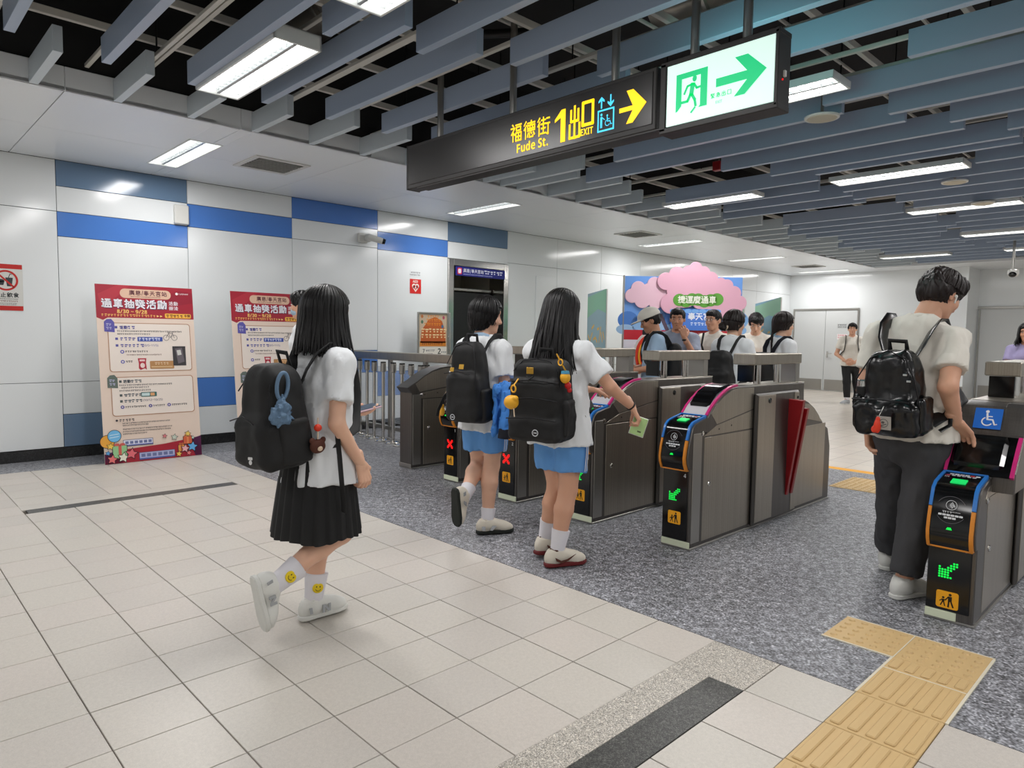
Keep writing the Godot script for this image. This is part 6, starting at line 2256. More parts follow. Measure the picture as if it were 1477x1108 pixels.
func shirt_mesh(J: Dictionary, fine: bool, hem: float, sleeve: float, flare := 0.0, loose := 0.016) -> ArrayMesh:
	var s: float = J.H / 1.6 * J.get("stout", 1.0)
	var lo := Vector3(9, 9, 9)
	var hi := -lo
	for q in ["pel", "chest", "sh_r", "sh_l", "el_r", "el_l", "nb", "waist"]:
		lo = lo.min(J[q])
		hi = hi.max(J[q])
	lo.y = hem
	var f := Fld.new(lo - Vector3.ONE * 0.25, hi + Vector3.ONE * 0.25, 0.011 if fine else 0.016)
	torso_field(f, J, loose)
	var ax := Vector3(1, 0, 0)
	var m := 1.07 if J.male else 0.97
	var p: Vector3 = J.pel
	var dirn: Vector3 = (J.pel - J.waist).normalized()
	var end: Vector3 = J.waist + dirn * ((J.waist.y - hem) / maxf(absf(dirn.y), 0.5))
	f.cap(J.waist, end, 0.122 * s * m + loose + 0.010, 0.142 * s * m + loose + flare, 0.05, ax, 1.30, true)
	for e in ["r", "l"]:
		var q: Vector3 = J["hp_" + e]
		var w0: Vector3 = J.waist + Vector3(0, 0, q.z - J.pel.z) * 0.6
		var w1 := Vector3(lerpf(q.x, J.waist.x, 0.5), hem - 0.05, lerpf(J.pel.z, q.z, 0.78))
		f.cap(w0, w1, 0.080 * s + loose, 0.104 * s * m + loose + flare, 0.05)
	f.cut(Vector3(0, hem, 0), Vector3.DOWN)
	for e in ["r", "l"]:
		var a: Vector3 = J["sh_" + e]
		var b: Vector3 = a.lerp(J["el_" + e], sleeve)
		f.cap(a, b, 0.050 * s + loose * 0.4, 0.058 * s + loose * 0.6, 0.04, Vector3.ZERO, 1.0, true)
	# neck opening
	f.ell(J.nb + Vector3(0.022, 0.048, 0), Vector3(0.068, 0.070, 0.062), Basis(Vector3(0, 0, 1), -0.35), 0.012, true)
	f.rough(folds, 0.013 if fine else 0.009, Vector3(1.2, 0.5, 1.2), 0.035)
	return f.mesh()


func legs_mesh(J: Dictionary, fine: bool, top: float, down: float, r0: float, r1: float, whole := false, r2 := 0.06) -> ArrayMesh:
	var s: float = J.H / 1.6
	var lo := Vector3(9, 0, 9)
	var hi := -lo
	for q in ["pel", "hp_r", "hp_l", "kn_r", "kn_l", "an_r", "an_l"]:
		lo = lo.min(J[q])
		hi = hi.max(J[q])
	var f := Fld.new(lo - Vector3.ONE * 0.2, hi + Vector3.ONE * 0.25, 0.012 if fine else 0.017)
	var ax := Vector3(1, 0, 0)
	var m := 1.07 if J.male else 0.97
	f.cap(J.pel + Vector3(0, -0.05, 0), J.pel + Vector3(0, top, 0), 0.147 * s * m, 0.138 * s * m, 0.04, ax, 1.32, true)
	for e in ["r", "l"]:
		var h: Vector3 = J["hp_" + e]
		var k: Vector3 = J["kn_" + e]
		var a: Vector3 = J["an_" + e]
		if whole:
			f.cap(h, k, r0 * s * m, r1 * s * m, 0.03)
			f.cap(k, k.lerp(a, down), r1 * s * m, r2 * s * m, 0.025, Vector3.ZERO, 1.0, true)
		else:
			f.cap(h, h.lerp(k, down), r0 * s * m, r1 * s * m, 0.03, Vector3.ZERO, 1.0, true)
	f.rough(folds, 0.012 if fine else 0.008, Vector3(1.1, 0.45, 1.1), 0.035)
	return f.mesh()


func pleated_skirt(J: Dictionary, top: float, hem: float, r_top: float, r_hem: float, shift := 0.0) -> ArrayMesh:
	var rows := []
	var n := 132
	for i in 13:
		var t := i / 12.0
		var y := lerpf(top, hem, t)
		var row := []
		for j in n + 1:
			var a := TAU * j / n
			var ph := fposmod(j / 6.0, 1.0)
			var pl := (ph if ph < 0.8 else (1.0 - ph) * 4.0) - 0.4
			var r := lerpf(r_top, r_hem, pow(t, 0.8)) + pl * (0.006 + 0.016 * t) + 0.006 * t * sin(a * 3.0 + 1.0)
			row.append(Vector3(cos(a) * r * 0.92 + shift * t + J.pel.x, y + 0.006 * t * sin(a * 5.0), sin(a) * r * 1.02 + J.pel.z))
		rows.append(row)
	var g := Geo.new()
	rows.reverse()
	g.sheet(rows, 0.004)
	return g.mesh()


func shoe_parts(kind: String) -> Array:
	if shoe_meshes.has(kind):
		return shoe_meshes[kind]
	var f := Fld.new(Vector3(-0.11, -0.10, -0.07), Vector3(0.21, 0.05, 0.07), 0.005)
	f.ell(Vector3(-0.035, -0.040, 0), Vector3(0.046, 0.052, 0.036))
	f.cap(Vector3(-0.01, -0.025, 0), Vector3(0.105, -0.048, 0), 0.040, 0.036, 0.03)
	f.ell(Vector3(0.125, -0.056, 0), Vector3(0.058, 0.034, 0.044), Basis.IDENTITY, 0.03)
	f.cap(Vector3(0, -0.03, 0), Vector3(-0.008, 0.008, 0), 0.044, 0.043, 0.02, Vector3.ZERO, 1.0, true)
	f.cap(Vector3(0.02, -0.012, 0), Vector3(0.095, -0.04, 0), 0.034, 0.030, 0.02)
	f.ell(Vector3(-0.004, 0.034, 0), Vector3(0.037, 0.034, 0.031), Basis.IDENTITY, 0.006, true)
	f.cut(Vector3(0, -0.066, 0), Vector3.DOWN)
	var upper := f.mesh()
	var g := Geo.new()
	var pl := PackedVector2Array()
	for q in [[-0.082, 0.0], [-0.076, 0.024], [-0.05, 0.037], [0.0, 0.037], [0.06, 0.042], [0.12, 0.047], [0.16, 0.040], [0.184, 0.020], [0.188, 0.0], [0.184, -0.020], [0.16, -0.040], [0.12, -0.047], [0.06, -0.042], [0.0, -0.037], [-0.05, -0.037], [-0.076, -0.024]]:
		pl.append(Vector2(q[0], q[1]))
	g.prism(pl, 0.026, Transform3D(Basis(Vector3.RIGHT, Vector3(0, 0, -1), Vector3.UP), Vector3(0, -0.088, 0)), 0.006, 0.5)
	var sole := g.mesh()
	g = Geo.new()
	for i in 5:
		var x := 0.045 + i * 0.017
		var y := -0.005 - i * 0.0062
		g.tube([Vector3(x, y - 0.010, -0.027), Vector3(x + 0.004, y + 0.004, -0.012), Vector3(x + 0.004, y + 0.004, 0.012), Vector3(x, y - 0.010, 0.027)], [0.003], 6)
	g.ball(Vector3(0.030, 0.006, 0), Vector3(0.034, 0.010, 0.020), Basis(Vector3(0, 0, 1), -0.42), 12, 8)
	var lace := g.mesh()
	shoe_meshes[kind] = [upper, sole, lace]
	return shoe_meshes[kind]


func shoe(o: Node3D, J: Dictionary, e: String, up_mat: Material, sole_mat: Material, accent: Material = null, accent_kind := "") -> void:
	var x: Vector3 = Vector3(J["fd_" + e]).normalized()
	var u: Vector3 = J["fu_" + e]
	var z := x.cross(u).normalized()
	var b := Basis(x, z.cross(x).normalized(), z)
	var sc: float = J.H / 1.62
	var p := shoe_parts("low")
	var s := part(o, "shoe", p[0], up_mat, J["an_" + e])
	s.basis = b.scaled_local(Vector3.ONE * sc)
	part(s, "sole", p[1], sole_mat)
	part(s, "laces", p[2], M.sock_white)
	if accent:
		for sd in [-1.0, 1.0]:
			var g := Geo.new()
			var side := Transform3D(Basis(Vector3.RIGHT, Vector3.UP, Vector3(0, 0, 1)).rotated(Vector3.RIGHT, -0.30 * sd), Vector3(0, 0, (0.040 if sd > 0 else -0.0415)))
			if accent_kind == "swoosh":
				g.prism(pv([[-0.035, -0.026], [0.0, -0.046], [0.04, -0.040], [0.10, -0.016], [0.045, -0.050], [0.0, -0.060], [-0.03, -0.046]]), 0.004, side, 0.0)
			elif accent_kind == "letter":
				g.prism(pv([[0.015, -0.058], [0.022, -0.022], [0.036, -0.022], [0.050, -0.044], [0.054, -0.022], [0.066, -0.022], [0.059, -0.058], [0.046, -0.058], [0.032, -0.036], [0.028, -0.058]]), 0.004, side, 0.0)
				g.prism(pv([[-0.05, -0.05], [-0.05, -0.02], [-0.036, -0.02], [-0.036, -0.05]]), 0.003, side, 0.0)
			else:
				g.prism(pv([[-0.055, -0.056], [-0.055, -0.028], [-0.030, -0.030], [-0.030, -0.058]]), 0.003, side, 0.0)
				g.prism(pv([[0.0, -0.058], [0.02, -0.028], [0.05, -0.030], [0.02, -0.060]]), 0.003, side, 0.0)
			part(s, "side_mark", g.mesh(), accent)
	# heel tab and collar
	var g2 := Geo.new()
	g2.tube([Vector3(0.034, -0.006, 0), Vector3(0.018, 0.006, 0.032), Vector3(-0.02, 0.010, 0.036), Vector3(-0.044, 0.012, 0), Vector3(-0.02, 0.010, -0.036), Vector3(0.018, 0.006, -0.032), Vector3(0.034, -0.006, 0)], [0.0065], 7)
	part(s, "collar", g2.mesh(), accent if accent_kind == "swoosh" else up_mat)


func sock(o: Node3D, J: Dictionary, e: String, h: float, m: Material) -> MeshInstance3D:
	var a: Vector3 = J["an_" + e]
	var up: Vector3 = (J["kn_" + e] - a).normalized()
	var g := Geo.new()
	g.tube([a - up * 0.02, a + up * h * 0.4, a + up * (h - 0.012), a + up * (h - 0.002), a + up * h], [0.0405, 0.040 + h * 0.045, 0.0415 + h * 0.095, 0.043 + h * 0.095, 0.041 + h * 0.095], 20)
	return part(o, "sock", g.mesh(), m)


func face_parts(o: Node3D, J: Dictionary, brow: Material) -> void:
	var b := head_basis(J)
	var c: Vector3 = J.head
	var s: float = 1.03 if J.male else 0.985
	for e in [-1.0, 1.0]:
		var g := Geo.new()
		g.ball(c + b * (Vector3(0.0835, 0.011, 0.031 * e) * s), Vector3(0.0085, 0.0050, 0.0125) * s, b, 12, 8)
		var w := part(o, "eye", g.mesh(), M.eye_white)
		g = Geo.new()
		g.ball(c + b * (Vector3(0.0885, 0.011, 0.031 * e) * s), Vector3(0.0045, 0.0058, 0.0062) * s, b, 10, 6)
		part(w, "iris", g.mesh(), M.eye_dark)
		g = Geo.new()
		g.tube([c + b * (Vector3(0.0885, 0.030, 0.016 * e) * s), c + b * (Vector3(0.089, 0.0335, 0.030 * e) * s), c + b * (Vector3(0.079, 0.029, 0.046 * e) * s)], [0.0035, 0.0042, 0.0025], 6)
		part(o, "eyebrow", g.mesh(), brow)
	var g3 := Geo.new()
	g3.tube([c + b * (Vector3(0.081, -0.0615, -0.021) * s), c + b * (Vector3(0.0915, -0.0605, 0) * s), c + b * (Vector3(0.081, -0.0615, 0.021) * s)], [0.0028, 0.0048, 0.0028], 6)
	part(o, "mouth", g3.mesh(), M.lip)


func short_hair(J: Dictionary, fine: bool, fringe := 0.6, nape := -0.045, vol := 1.0) -> ArrayMesh:
	var b := head_basis(J)
	var c: Vector3 = J.head
	var f := Fld.new(c - Vector3.ONE * 0.17, c + Vector3.ONE * 0.17, 0.0048 if fine else 0.007)
	f.ell(c + b * Vector3(-0.016, 0.038, 0), Vector3(0.108, 0.098, 0.089) * vol, b)
	f.ell(c + b * Vector3(-0.045, -0.005, 0), Vector3(0.072, 0.075, 0.078) * vol, b, 0.03)
	f.ell(c + b * Vector3(0.045, 0.085, 0), Vector3(0.062, 0.040, 0.066) * vol, b, 0.03)
	# face, ears and nape stay free
	f.ell(c + b * Vector3(0.105, -0.045 - 0.02 * (1.0 - fringe), 0), Vector3(0.082, 0.085, 0.095), b, 0.012, true)
	for e in [-1.0, 1.0]:
		f.ell(c + b * Vector3(0.012, -0.030, 0.090 * e), Vector3(0.034, 0.042, 0.034), b, 0.008, true)
	f.cut(c + b * Vector3(-0.06, nape, 0), (b * Vector3(0.18, -1, 0)).normalized())
	f.rough(strandn, 0.005, Vector3(1.4, 0.35, 1.4), 0.03)
	f.rough(folds, 0.008, Vector3(1.6, 0.7, 1.6), 0.03)
	return f.mesh()


# locks of hair that run over the skull from the crown and hang down; front: half angle left free for the face
func lock_hair(J: Dictionary, count: int, length: float, front: float, drift: float, seedv: int, thick := 0.0085, back_push := 0.0, side_in := 0.0, bangs := true, gather := Vector3(0, 0, 0), wave := 0.0) -> ArrayMesh:
	var g := Geo.new()
	var rg := RandomNumberGenerator.new()
	rg.seed = seedv
	var b := head_basis(J)
	var hc: Vector3 = J.head + b * Vector3(-0.012, 0.030, 0)
	var rad := Vector3(0.106, 0.104, 0.090)
	for i in count:
		var a := (i + rg.randf_range(-0.4, 0.4)) / count * TAU
		var phi := a if a < PI else a - TAU       # 0 is the face
		var in_front := absf(phi) < front
		if in_front and not bangs:
			continue
		var pts := []
		var rr := []
		var lift := rg.randf_range(0.0, 0.010)
		var th_end := 1.62 if not in_front else rg.randf_range(1.05, 1.22)
		var part_dir := rg.randf_range(-0.12, 0.12)
		for q in 8:
			var t := q / 7.0
			var th := lerpf(0.10, th_end, t)
			var ph := phi + part_dir * (1.0 - t)
			var d := Vector3(sin(th) * cos(ph), cos(th), sin(th) * sin(ph))
			pts.append(hc + b * (d * (rad + Vector3.ONE * lift)))
			rr.append(thick * (0.55 + 0.6 * t))
		if not in_front:
			var last: Vector3 = pts[7]
			var out: Vector3 = Vector3(last.x - hc.x, 0, last.z - hc.z).normalized()
			var L := length * rg.randf_range(0.93, 1.05) * (1.0 - 0.12 * clampf((1.9 - absf(phi)) / 1.0, 0.0, 1.0))
			var w := rg.randf_range(-1.0, 1.0)
			var n := 9
			for q in range(1, n + 1):
				var t := q / float(n)
				var p: Vector3 = last + Vector3.DOWN * L * t + out * (drift * t * t) + Vector3(-back_push * sin(t * PI * 0.5) , 0, 0) - out * side_in * sin(t * PI)
				p += Vector3(sin(t * 5.0 + w * 3.0), 0, cos(t * 4.0 + w * 5.0)) * (0.004 + wave) * t
				if gather != Vector3.ZERO:
					p = p.lerp(gather + Vector3.DOWN * maxf(0.0, L * t - 0.05), smoothstep(0.0, 0.25, t))
				pts.append(p)
				rr.append(thick * 1.15 * (1.0 - 0.75 * pow(t, 3.0)))
		g.tube(pts, rr, 5, Vector2(1.3, 0.55), pts[0] - hc)
	return g.mesh()


func skull_cap(J: Dictionary, fine: bool, low := -0.09, grow := 0.0) -> ArrayMesh:   # close layer of hair below the locks
	var b := head_basis(J)
	var c: Vector3 = J.head
	var f := Fld.new(c - Vector3.ONE * 0.17, c + Vector3.ONE * 0.17, 0.005 if fine else 0.007)
	f.ell(c + b * Vector3(-0.016, 0.032, 0), Vector3(0.106, 0.102, 0.089) + Vector3.ONE * grow, b)
	f.ell(c + b * Vector3(-0.040, -0.030, 0), Vector3(0.075, 0.10, 0.080) + Vector3.ONE * grow, b, 0.03)
	f.ell(c + b * Vector3(0.112, -0.040, 0), Vector3(0.080, 0.100, 0.082), b, 0.012, true)
	f.cut(c + b * Vector3(-0.06, low, 0), (b * Vector3(0.1, -1, 0)).normalized())
	f.rough(strandn, 0.006, Vector3(1.4, 0.3, 1.4), 0.03)
	return f.mesh()


func dress(o: Node3D, J: Dictionary, look: Dictionary) -> void:
	var fine: bool = look.get("fine", false)
	part(o, "body", body_mesh(J, fine), M[look.skin])
	part(o, "shirt", shirt_mesh(J, fine, look.hem, look.get("sleeve", 0.62), look.get("flare", 0.0), look.get("loose", 0.016)), M[look.shirt])
	# collar
	var g := Geo.new()
	var nb: Vector3 = J.nb
	var pts := []
	for i in 13:
		var a := TAU * i / 12.0
		pts.append(nb + Vector3(cos(a) * 0.062 + 0.008, 0.006 - 0.028 * cos(a), sin(a) * 0.066))
	g.tube(pts, [0.011], 8, Vector2(0.7, 1.5))
	part(o, "collar", g.mesh(), M[look.get("collar", look.shirt)])
	match look.legs:
		"shorts":
			part(o, "shorts", legs_mesh(J, fine, 0.12, look.get("short_len", 0.66), 0.094, 0.104), M[look.legs_mat])
		"trousers":
			part(o, "trousers", legs_mesh(J, fine, 0.12, look.get("leg_len", 0.93), look.get("thigh", 0.096), look.get("knee", 0.078), true, look.get("cuff", 0.066)), M[look.legs_mat])
	for e in ["r", "l"]:
		if look.has("sock"):
			sock(o, J, e, look.sock, M.sock_white)
		shoe(o, J, e, M[look.shoe], M[look.sole], M[look.accent] if look.has("accent") else null, look.get("accent_kind", ""))
	if look.get("face", false):
		face_parts(o, J, M[look.get("brow", "hair_black")])


# ---------------------------------------------------------------- bags
func strap(o: Node3D, J: Dictionary, side: float, bx: float, top_y: float, low_y: float, w: float, m: Material, zin := 0.62, wide := 0.0) -> void:
	var sh: Vector3 = J.sh_r if side > 0 else J.sh_l
	var z := sh.z * zin
	var y := sh.y
	var x := sh.x
	var r := 0.012
	var s: float = J.H / 1.6
	var g := Geo.new()
	g.tube([Vector3(bx - 0.02, top_y - 0.03, z * 0.40), Vector3(x - 0.142 * s, y - 0.085, z * 0.60), Vector3(x - 0.128 * s, y - 0.025, z * 0.84), Vector3(x - 0.088 * s, y + 0.040 * s, z * 0.97), Vector3(x - 0.030 * s, y + 0.079 * s, z), Vector3(x + 0.035 * s, y + 0.078 * s, z), Vector3(x + 0.083 * s, y + 0.030 * s, z), Vector3(x + 0.108 * s, y - 0.05, z * 1.02), Vector3(x + 0.118 * s, y - 0.14, z * 1.08), Vector3(x + 0.105 * s, y - 0.22, z * 1.22), Vector3(x + 0.06 * s, y - 0.29, sh.z * 1.02 + 0.015 * side), Vector3(x - 0.04, y - 0.34, sh.z * 1.02 + 0.012 * side), Vector3(bx + 0.01, low_y, sh.z * 0.80)], [r], 10, Vector2(w * 0.5 / r, 0.55), Vector3.UP)
	part(o, "strap", g.mesh(), m)


func zip_line(pts: Array, r := 0.0028) -> ArrayMesh:
	var g := Geo.new()
	g.tube(pts, [r], 6)
	return g.mesh()


func pouch(ct: Vector3, half: Vector3, rad: float, b: Basis, taper: float, extra: Array, fine := true, amp := 0.008) -> ArrayMesh:
	var reach := half.length() + 0.06
	var f := Fld.new(ct - Vector3.ONE * reach, ct + Vector3.ONE * reach, 0.008 if fine else 0.013)
	f.box(Transform3D(b, ct), half, rad, 0.02, taper)
	for q in extra:
		f.box(Transform3D(b, ct + b * q[0]), q[1], q[2], q[3], q[4])
	f.rough(folds, amp, Vector3(0.8, 0.7, 0.8), 0.03)
	return f.mesh()


# ---------------------------------------------------------------- the people in the hall
func put(J: Dictionary, turn: float, over: Dictionary) -> void:   # joints given along the hall's axes, turned into the person's own
	for k in over:
		if over[k] is Vector3:
			J[k] = Vector3(over[k]).rotated(Vector3.UP, -turn)
		else:
			J[k] = over[k]


func ring_shape(r: float, tube_r: float, b: Basis, at: Vector3, stretch := Vector2.ONE) -> ArrayMesh:
	var g := Geo.new()
	var pts := []
	for i in 25:
		var a := TAU * i / 24.0
		pts.append(at + b * Vector3(cos(a) * r * stretch.x, sin(a) * r * stretch.y, 0))
	g.tube(pts, [tube_r], 8, Vector2.ONE, b.z)
	return g.mesh()


func badge(at: Vector3, ux: Vector3, uy: Vector3) -> ArrayMesh:   # small round emblem: ring with a bar
	var k := Ink.new(at, ux, uy)
	k.lift = 0.003
	var c := Color(0.75, 0.76, 0.78)
	k.ring(0, 0, 0.014, 0.019, c)
	k.poly(pv([[-0.009, -0.009], [0.009, -0.009], [0.009, -0.004], [0.0, 0.0], [0.009, 0.004], [0.009, 0.009], [-0.009, 0.009], [-0.009, 0.004], [0.0, 0.0], [-0.009, -0.004]]) if false else rrect(-0.010, -0.003, 0.020, 0.006, 0.002), c)
	return k.mesh()


func people() -> void:
	girl_in_skirt()
	girl_with_jacket()
	girl_reaching()
	boy_at_gate()
	people_beyond()


func girl_in_skirt() -> void:
	var at := Vector3(1.53, 0, -2.83)
	var turn := 0.12
	var J := skeleton(1.54)
	put(J, turn, {"pel": Vector3(-0.02, 0.83, 0), "waist": Vector3(-0.01, 0.96, 0), "chest": Vector3(0, 1.105, 0), "nb": Vector3(-0.008, 1.262, 0), "head": Vector3(0.026, 1.412, 0.0), "hf": Vector3(1, -0.14, 0.10),
		"sh_r": Vector3(0.012, 1.205, 0.145), "sh_l": Vector3(0.0, 1.205, -0.145), "el_r": Vector3(-0.035, 0.950, 0.195), "wr_r": Vector3(0.085, 0.762, 0.19), "hd_r": Vector3(0.28, -1, 0.02), "pn_r": Vector3(-0.25, 0, -1), "curl_r": 0.75,
		"el_l": Vector3(0.03, 0.955, -0.185), "wr_l": Vector3(0.195, 0.945, -0.10), "hd_l": Vector3(1, 0.06, 0.20), "pn_l": Vector3(0, 1, 0), "curl_l": 0.28,
		"hp_r": Vector3(-0.02, 0.80, 0.085), "hp_l": Vector3(-0.02, 0.80, -0.085), "kn_r": Vector3(0.045, 0.435, 0.09), "an_r": Vector3(-0.275, 0.268, 0.09), "fd_r": Vector3(0.20, -1, 0.0), "fu_r": Vector3(1, 0.2, 0),
		"kn_l": Vector3(0.040, 0.43, -0.08), "an_l": Vector3(-0.012, 0.092, -0.065), "fd_l": Vector3(1, 0, -0.05)})
	var o := thing("person", "schoolgirl in a short black pleated skirt and white shirt walking with one foot raised", "person", at, "", turn)
	dress(o, J, {"fine": true, "skin": "skin_fair", "shirt": "shirt_white", "hem": 0.675, "sleeve": 0.66, "flare": 0.03, "loose": 0.020, "legs": "none", "sock": 0.125, "shoe": "shoe_white", "sole": "sole_white", "accent": "shoe_silver", "accent_kind": "letter"})
	part(o, "skirt", pleated_skirt(J, 0.92, 0.432, 0.130, 0.205, -0.012), M.skirt_black, V, "short black pleated skirt")
	part(o, "hair", skull_cap(J, true, -0.085), M.hair_black, V, "straight black shoulder length hair")
	part(o, "hair_locks", lock_hair(J, 400, 0.205, 0.85, 0.030, 3, 0.0062, 0.0, -0.004), M.hair_black)
	# smiling faces on the socks
	for e in ["r", "l"]:
		var a: Vector3 = J["an_" + e]
		var up: Vector3 = (J["kn_" + e] - a).normalized()
		var side := Vector3(-0.35, 0.05, 1).normalized()
		side = (side - up * side.dot(up)).normalized()
		var ux := up.cross(side).normalized()
		var c: Vector3 = a + up * 0.064 + side * 0.0485
		var g := Geo.new()
		g.ball(c - side * 0.002, Vector3(0.026, 0.005, 0.024), Basis(ux, side, up), 18, 8)
		var s := part(o, "sock_face", g.mesh(), mat("smile_yellow", Color(0.90, 0.78, 0.08), 0.7), V, "yellow smiling face on the sock")
		var k := Ink.new(c + side * 0.0028, ux, -up)
		var dk := Color(0.08, 0.06, 0.03)
		k.oval(-0.008, -0.006, 0.0025, 0.004, dk, 10)
		k.oval(0.008, -0.006, 0.0025, 0.004, dk, 10)
		k.ring(0, 0.001, 0.011, 0.0135, dk, 0.3, PI - 0.3, 10)
		part(s, "smile", k.mesh(), M.print)
	# phone in the left hand
	var p := thing("phone", "phone in a pale pink case held flat by the girl in the skirt", "phone", at + Vector3(0.272, 0.972, -0.075), "", turn)
	p.rotation = Vector3(deg_to_rad(6), turn, deg_to_rad(8))
	part(p, "case", box_mesh(Vector3(0.155, 0.010, 0.076), 0.004), M.pink_case)
	part(p, "screen", box_mesh(Vector3(0.146, 0.002, 0.068), 0.0008, Vector3(0, 0.0055, 0)), M.phone_screen)
	# backpack
	var b := thing("backpack", "rounded black backpack with a blue grey loop, on the girl in the skirt", "backpack", at, "school backpacks", turn)
	var tilt := Basis(Vector3(0, 0, 1), 0.10)
	var c := Vector3(-0.235, 0.985, 0.0)
	part(b, "body", pouch(c, Vector3(0.125, 0.220, 0.152), 0.085, tilt, 0.30, [[Vector3(-0.055, -0.10, 0), Vector3(0.095, 0.115, 0.142), 0.06, 0.025, 0.12]]), M.bag_black)
	part(b, "side_pocket", pouch(c + Vector3(0.01, -0.10, 0.128), Vector3(0.075, 0.095, 0.022), 0.021, tilt, 0.05, [], true, 0.006), M.bag_black)
	part(b, "side_pocket", pouch(c + Vector3(0.01, -0.10, -0.128), Vector3(0.075, 0.095, 0.022), 0.021, tilt, 0.05, [], true, 0.006), M.bag_black)
	part(b, "zip", zip_line([c + Vector3(-0.11, -0.03, 0.135), c + Vector3(-0.10, 0.10, 0.118), c + Vector3(-0.065, 0.185, 0.075), c + Vector3(-0.055, 0.212, 0), c + Vector3(-0.065, 0.185, -0.075), c + Vector3(-0.10, 0.10, -0.118)]), M.zip)
	part(b, "zip", zip_line([c + Vector3(-0.155, -0.02, 0.09), c + Vector3(-0.15, 0.005, 0.0), c + Vector3(-0.155, -0.02, -0.09)]), M.zip)
	var gh := Geo.new()
	gh.tube([c + Vector3(0.055, 0.205, 0.035), c + Vector3(0.035, 0.265, 0.035), c + Vector3(0.035, 0.270, -0.035), c + Vector3(0.055, 0.205, -0.035)], [0.008], 8, Vector2(1.6, 0.6))
	part(b, "grab_handle", gh.mesh(), M.strap_black)
	for s in [1.0, -1.0]:
		strap(b, J, s, -0.125, 1.16, 0.84, 0.062, M.strap_black)
	gh = Geo.new()
	gh.tube([Vector3(-0.05, 0.90, 0.182), Vector3(-0.055, 0.80, 0.205), Vector3(-0.058, 0.70, 0.222), Vector3(-0.050, 0.60, 0.226), Vector3(-0.048, 0.565, 0.222)], [0.005], 8, Vector2(3.6, 0.45), Vector3(1, 0, 0))
	part(b, "loose_webbing", gh.mesh(), M.strap_black)
	var k2 := Ink.new(c + Vector3(-0.142, -0.155, 0.06), Vector3(0.35, 0, 0.94), Vector3.DOWN)
	k2.lift = 0.012
	k2.poly(rrect(-0.012, 0.0, 0.022, 0.012, 0.003), Color(0.85, 0.85, 0.85))
	k2.oval(0, 0.022, 0.008, 0.010, Color(0.85, 0.85, 0.85), 10)
	part(b, "logo", k2.mesh(), M.print)
	# things hanging on it
	var l := thing("carabiner", "oblong blue grey loop hanging on the side of the rounded backpack", "carabiner", at + Vector3(-0.262, 1.118, 0.160), "", turn)
	part(l, "loop", ring_shape(0.030, 0.008, Basis(Vector3(0, 0, 1), -0.12), V, Vector2(0.85, 1.85)), M.charm_blue)
	var gg := Geo.new()
	gg.box(Vector3(-0.005, -0.052, 0), Vector3(0.018, 0.02, 0.018), 0.004)
	part(l, "clip", gg.mesh(), M.charm_blue)
	l = thing("pouch", "crumpled blue grey cloth pouch hanging below the loop on the rounded backpack", "pouch", at + Vector3(-0.272, 1.000, 0.170), "", turn)
	var f := Fld.new(Vector3.ONE * -0.11, Vector3.ONE * 0.11, 0.006)
	f.ell(Vector3(0, 0, 0), Vector3(0.050, 0.048, 0.024))
	f.cap(Vector3(0.004, 0.03, 0), Vector3(0.008, 0.062, 0), 0.018, 0.014)
	var crump := FastNoiseLite.new()
	crump.seed = 2
	crump.frequency = 26.0
	f.rough(crump, 0.018, Vector3.ONE, 0.03)
	part(l, "cloth", f.mesh(), M.charm_blue)
	gg = Geo.new()
	gg.tube([Vector3(0.008, 0.05, -0.01), Vector3(0.005, 0.085, 0.0)], [0.004], 6)
	part(l, "cord", gg.mesh(), M.charm_blue)
	l = thing("charm", "brown round eared bear charm with an orange bead hanging on the girl's backpack strap", "charm", at + Vector3(-0.118, 0.858, 0.182), "charms hanging on the backpacks", turn)
	f = Fld.new(Vector3.ONE * -0.06, Vector3.ONE * 0.06, 0.0035)
	f.ell(V, Vector3(0.037, 0.031, 0.020))
	f.ell(Vector3(-0.027, 0.026, 0), Vector3(0.013, 0.013, 0.009), Basis.IDENTITY, 0.004)
	f.ell(Vector3(0.027, 0.026, 0), Vector3(0.013, 0.013, 0.009), Basis.IDENTITY, 0.004)
	part(l, "head", f.mesh(), M.charm_brown)
	gg = Geo.new()
	gg.ball(Vector3(0, -0.008, 0.017), Vector3(0.013, 0.011, 0.007))
	part(l, "muzzle", gg.mesh(), M.charm_cream)
	gg = Geo.new()
	gg.ball(Vector3(0.004, 0.078, -0.004), Vector3(0.017, 0.016, 0.016))
	part(l, "bead", gg.mesh(), M.charm_orange)
	gg = Geo.new()
	gg.tube([Vector3(0.0, 0.028, 0), Vector3(0.003, 0.062, -0.002), Vector3(0.01, 0.12, -0.012)], [0.003], 6)
	part(l, "cord", gg.mesh(), M.charm_cream)


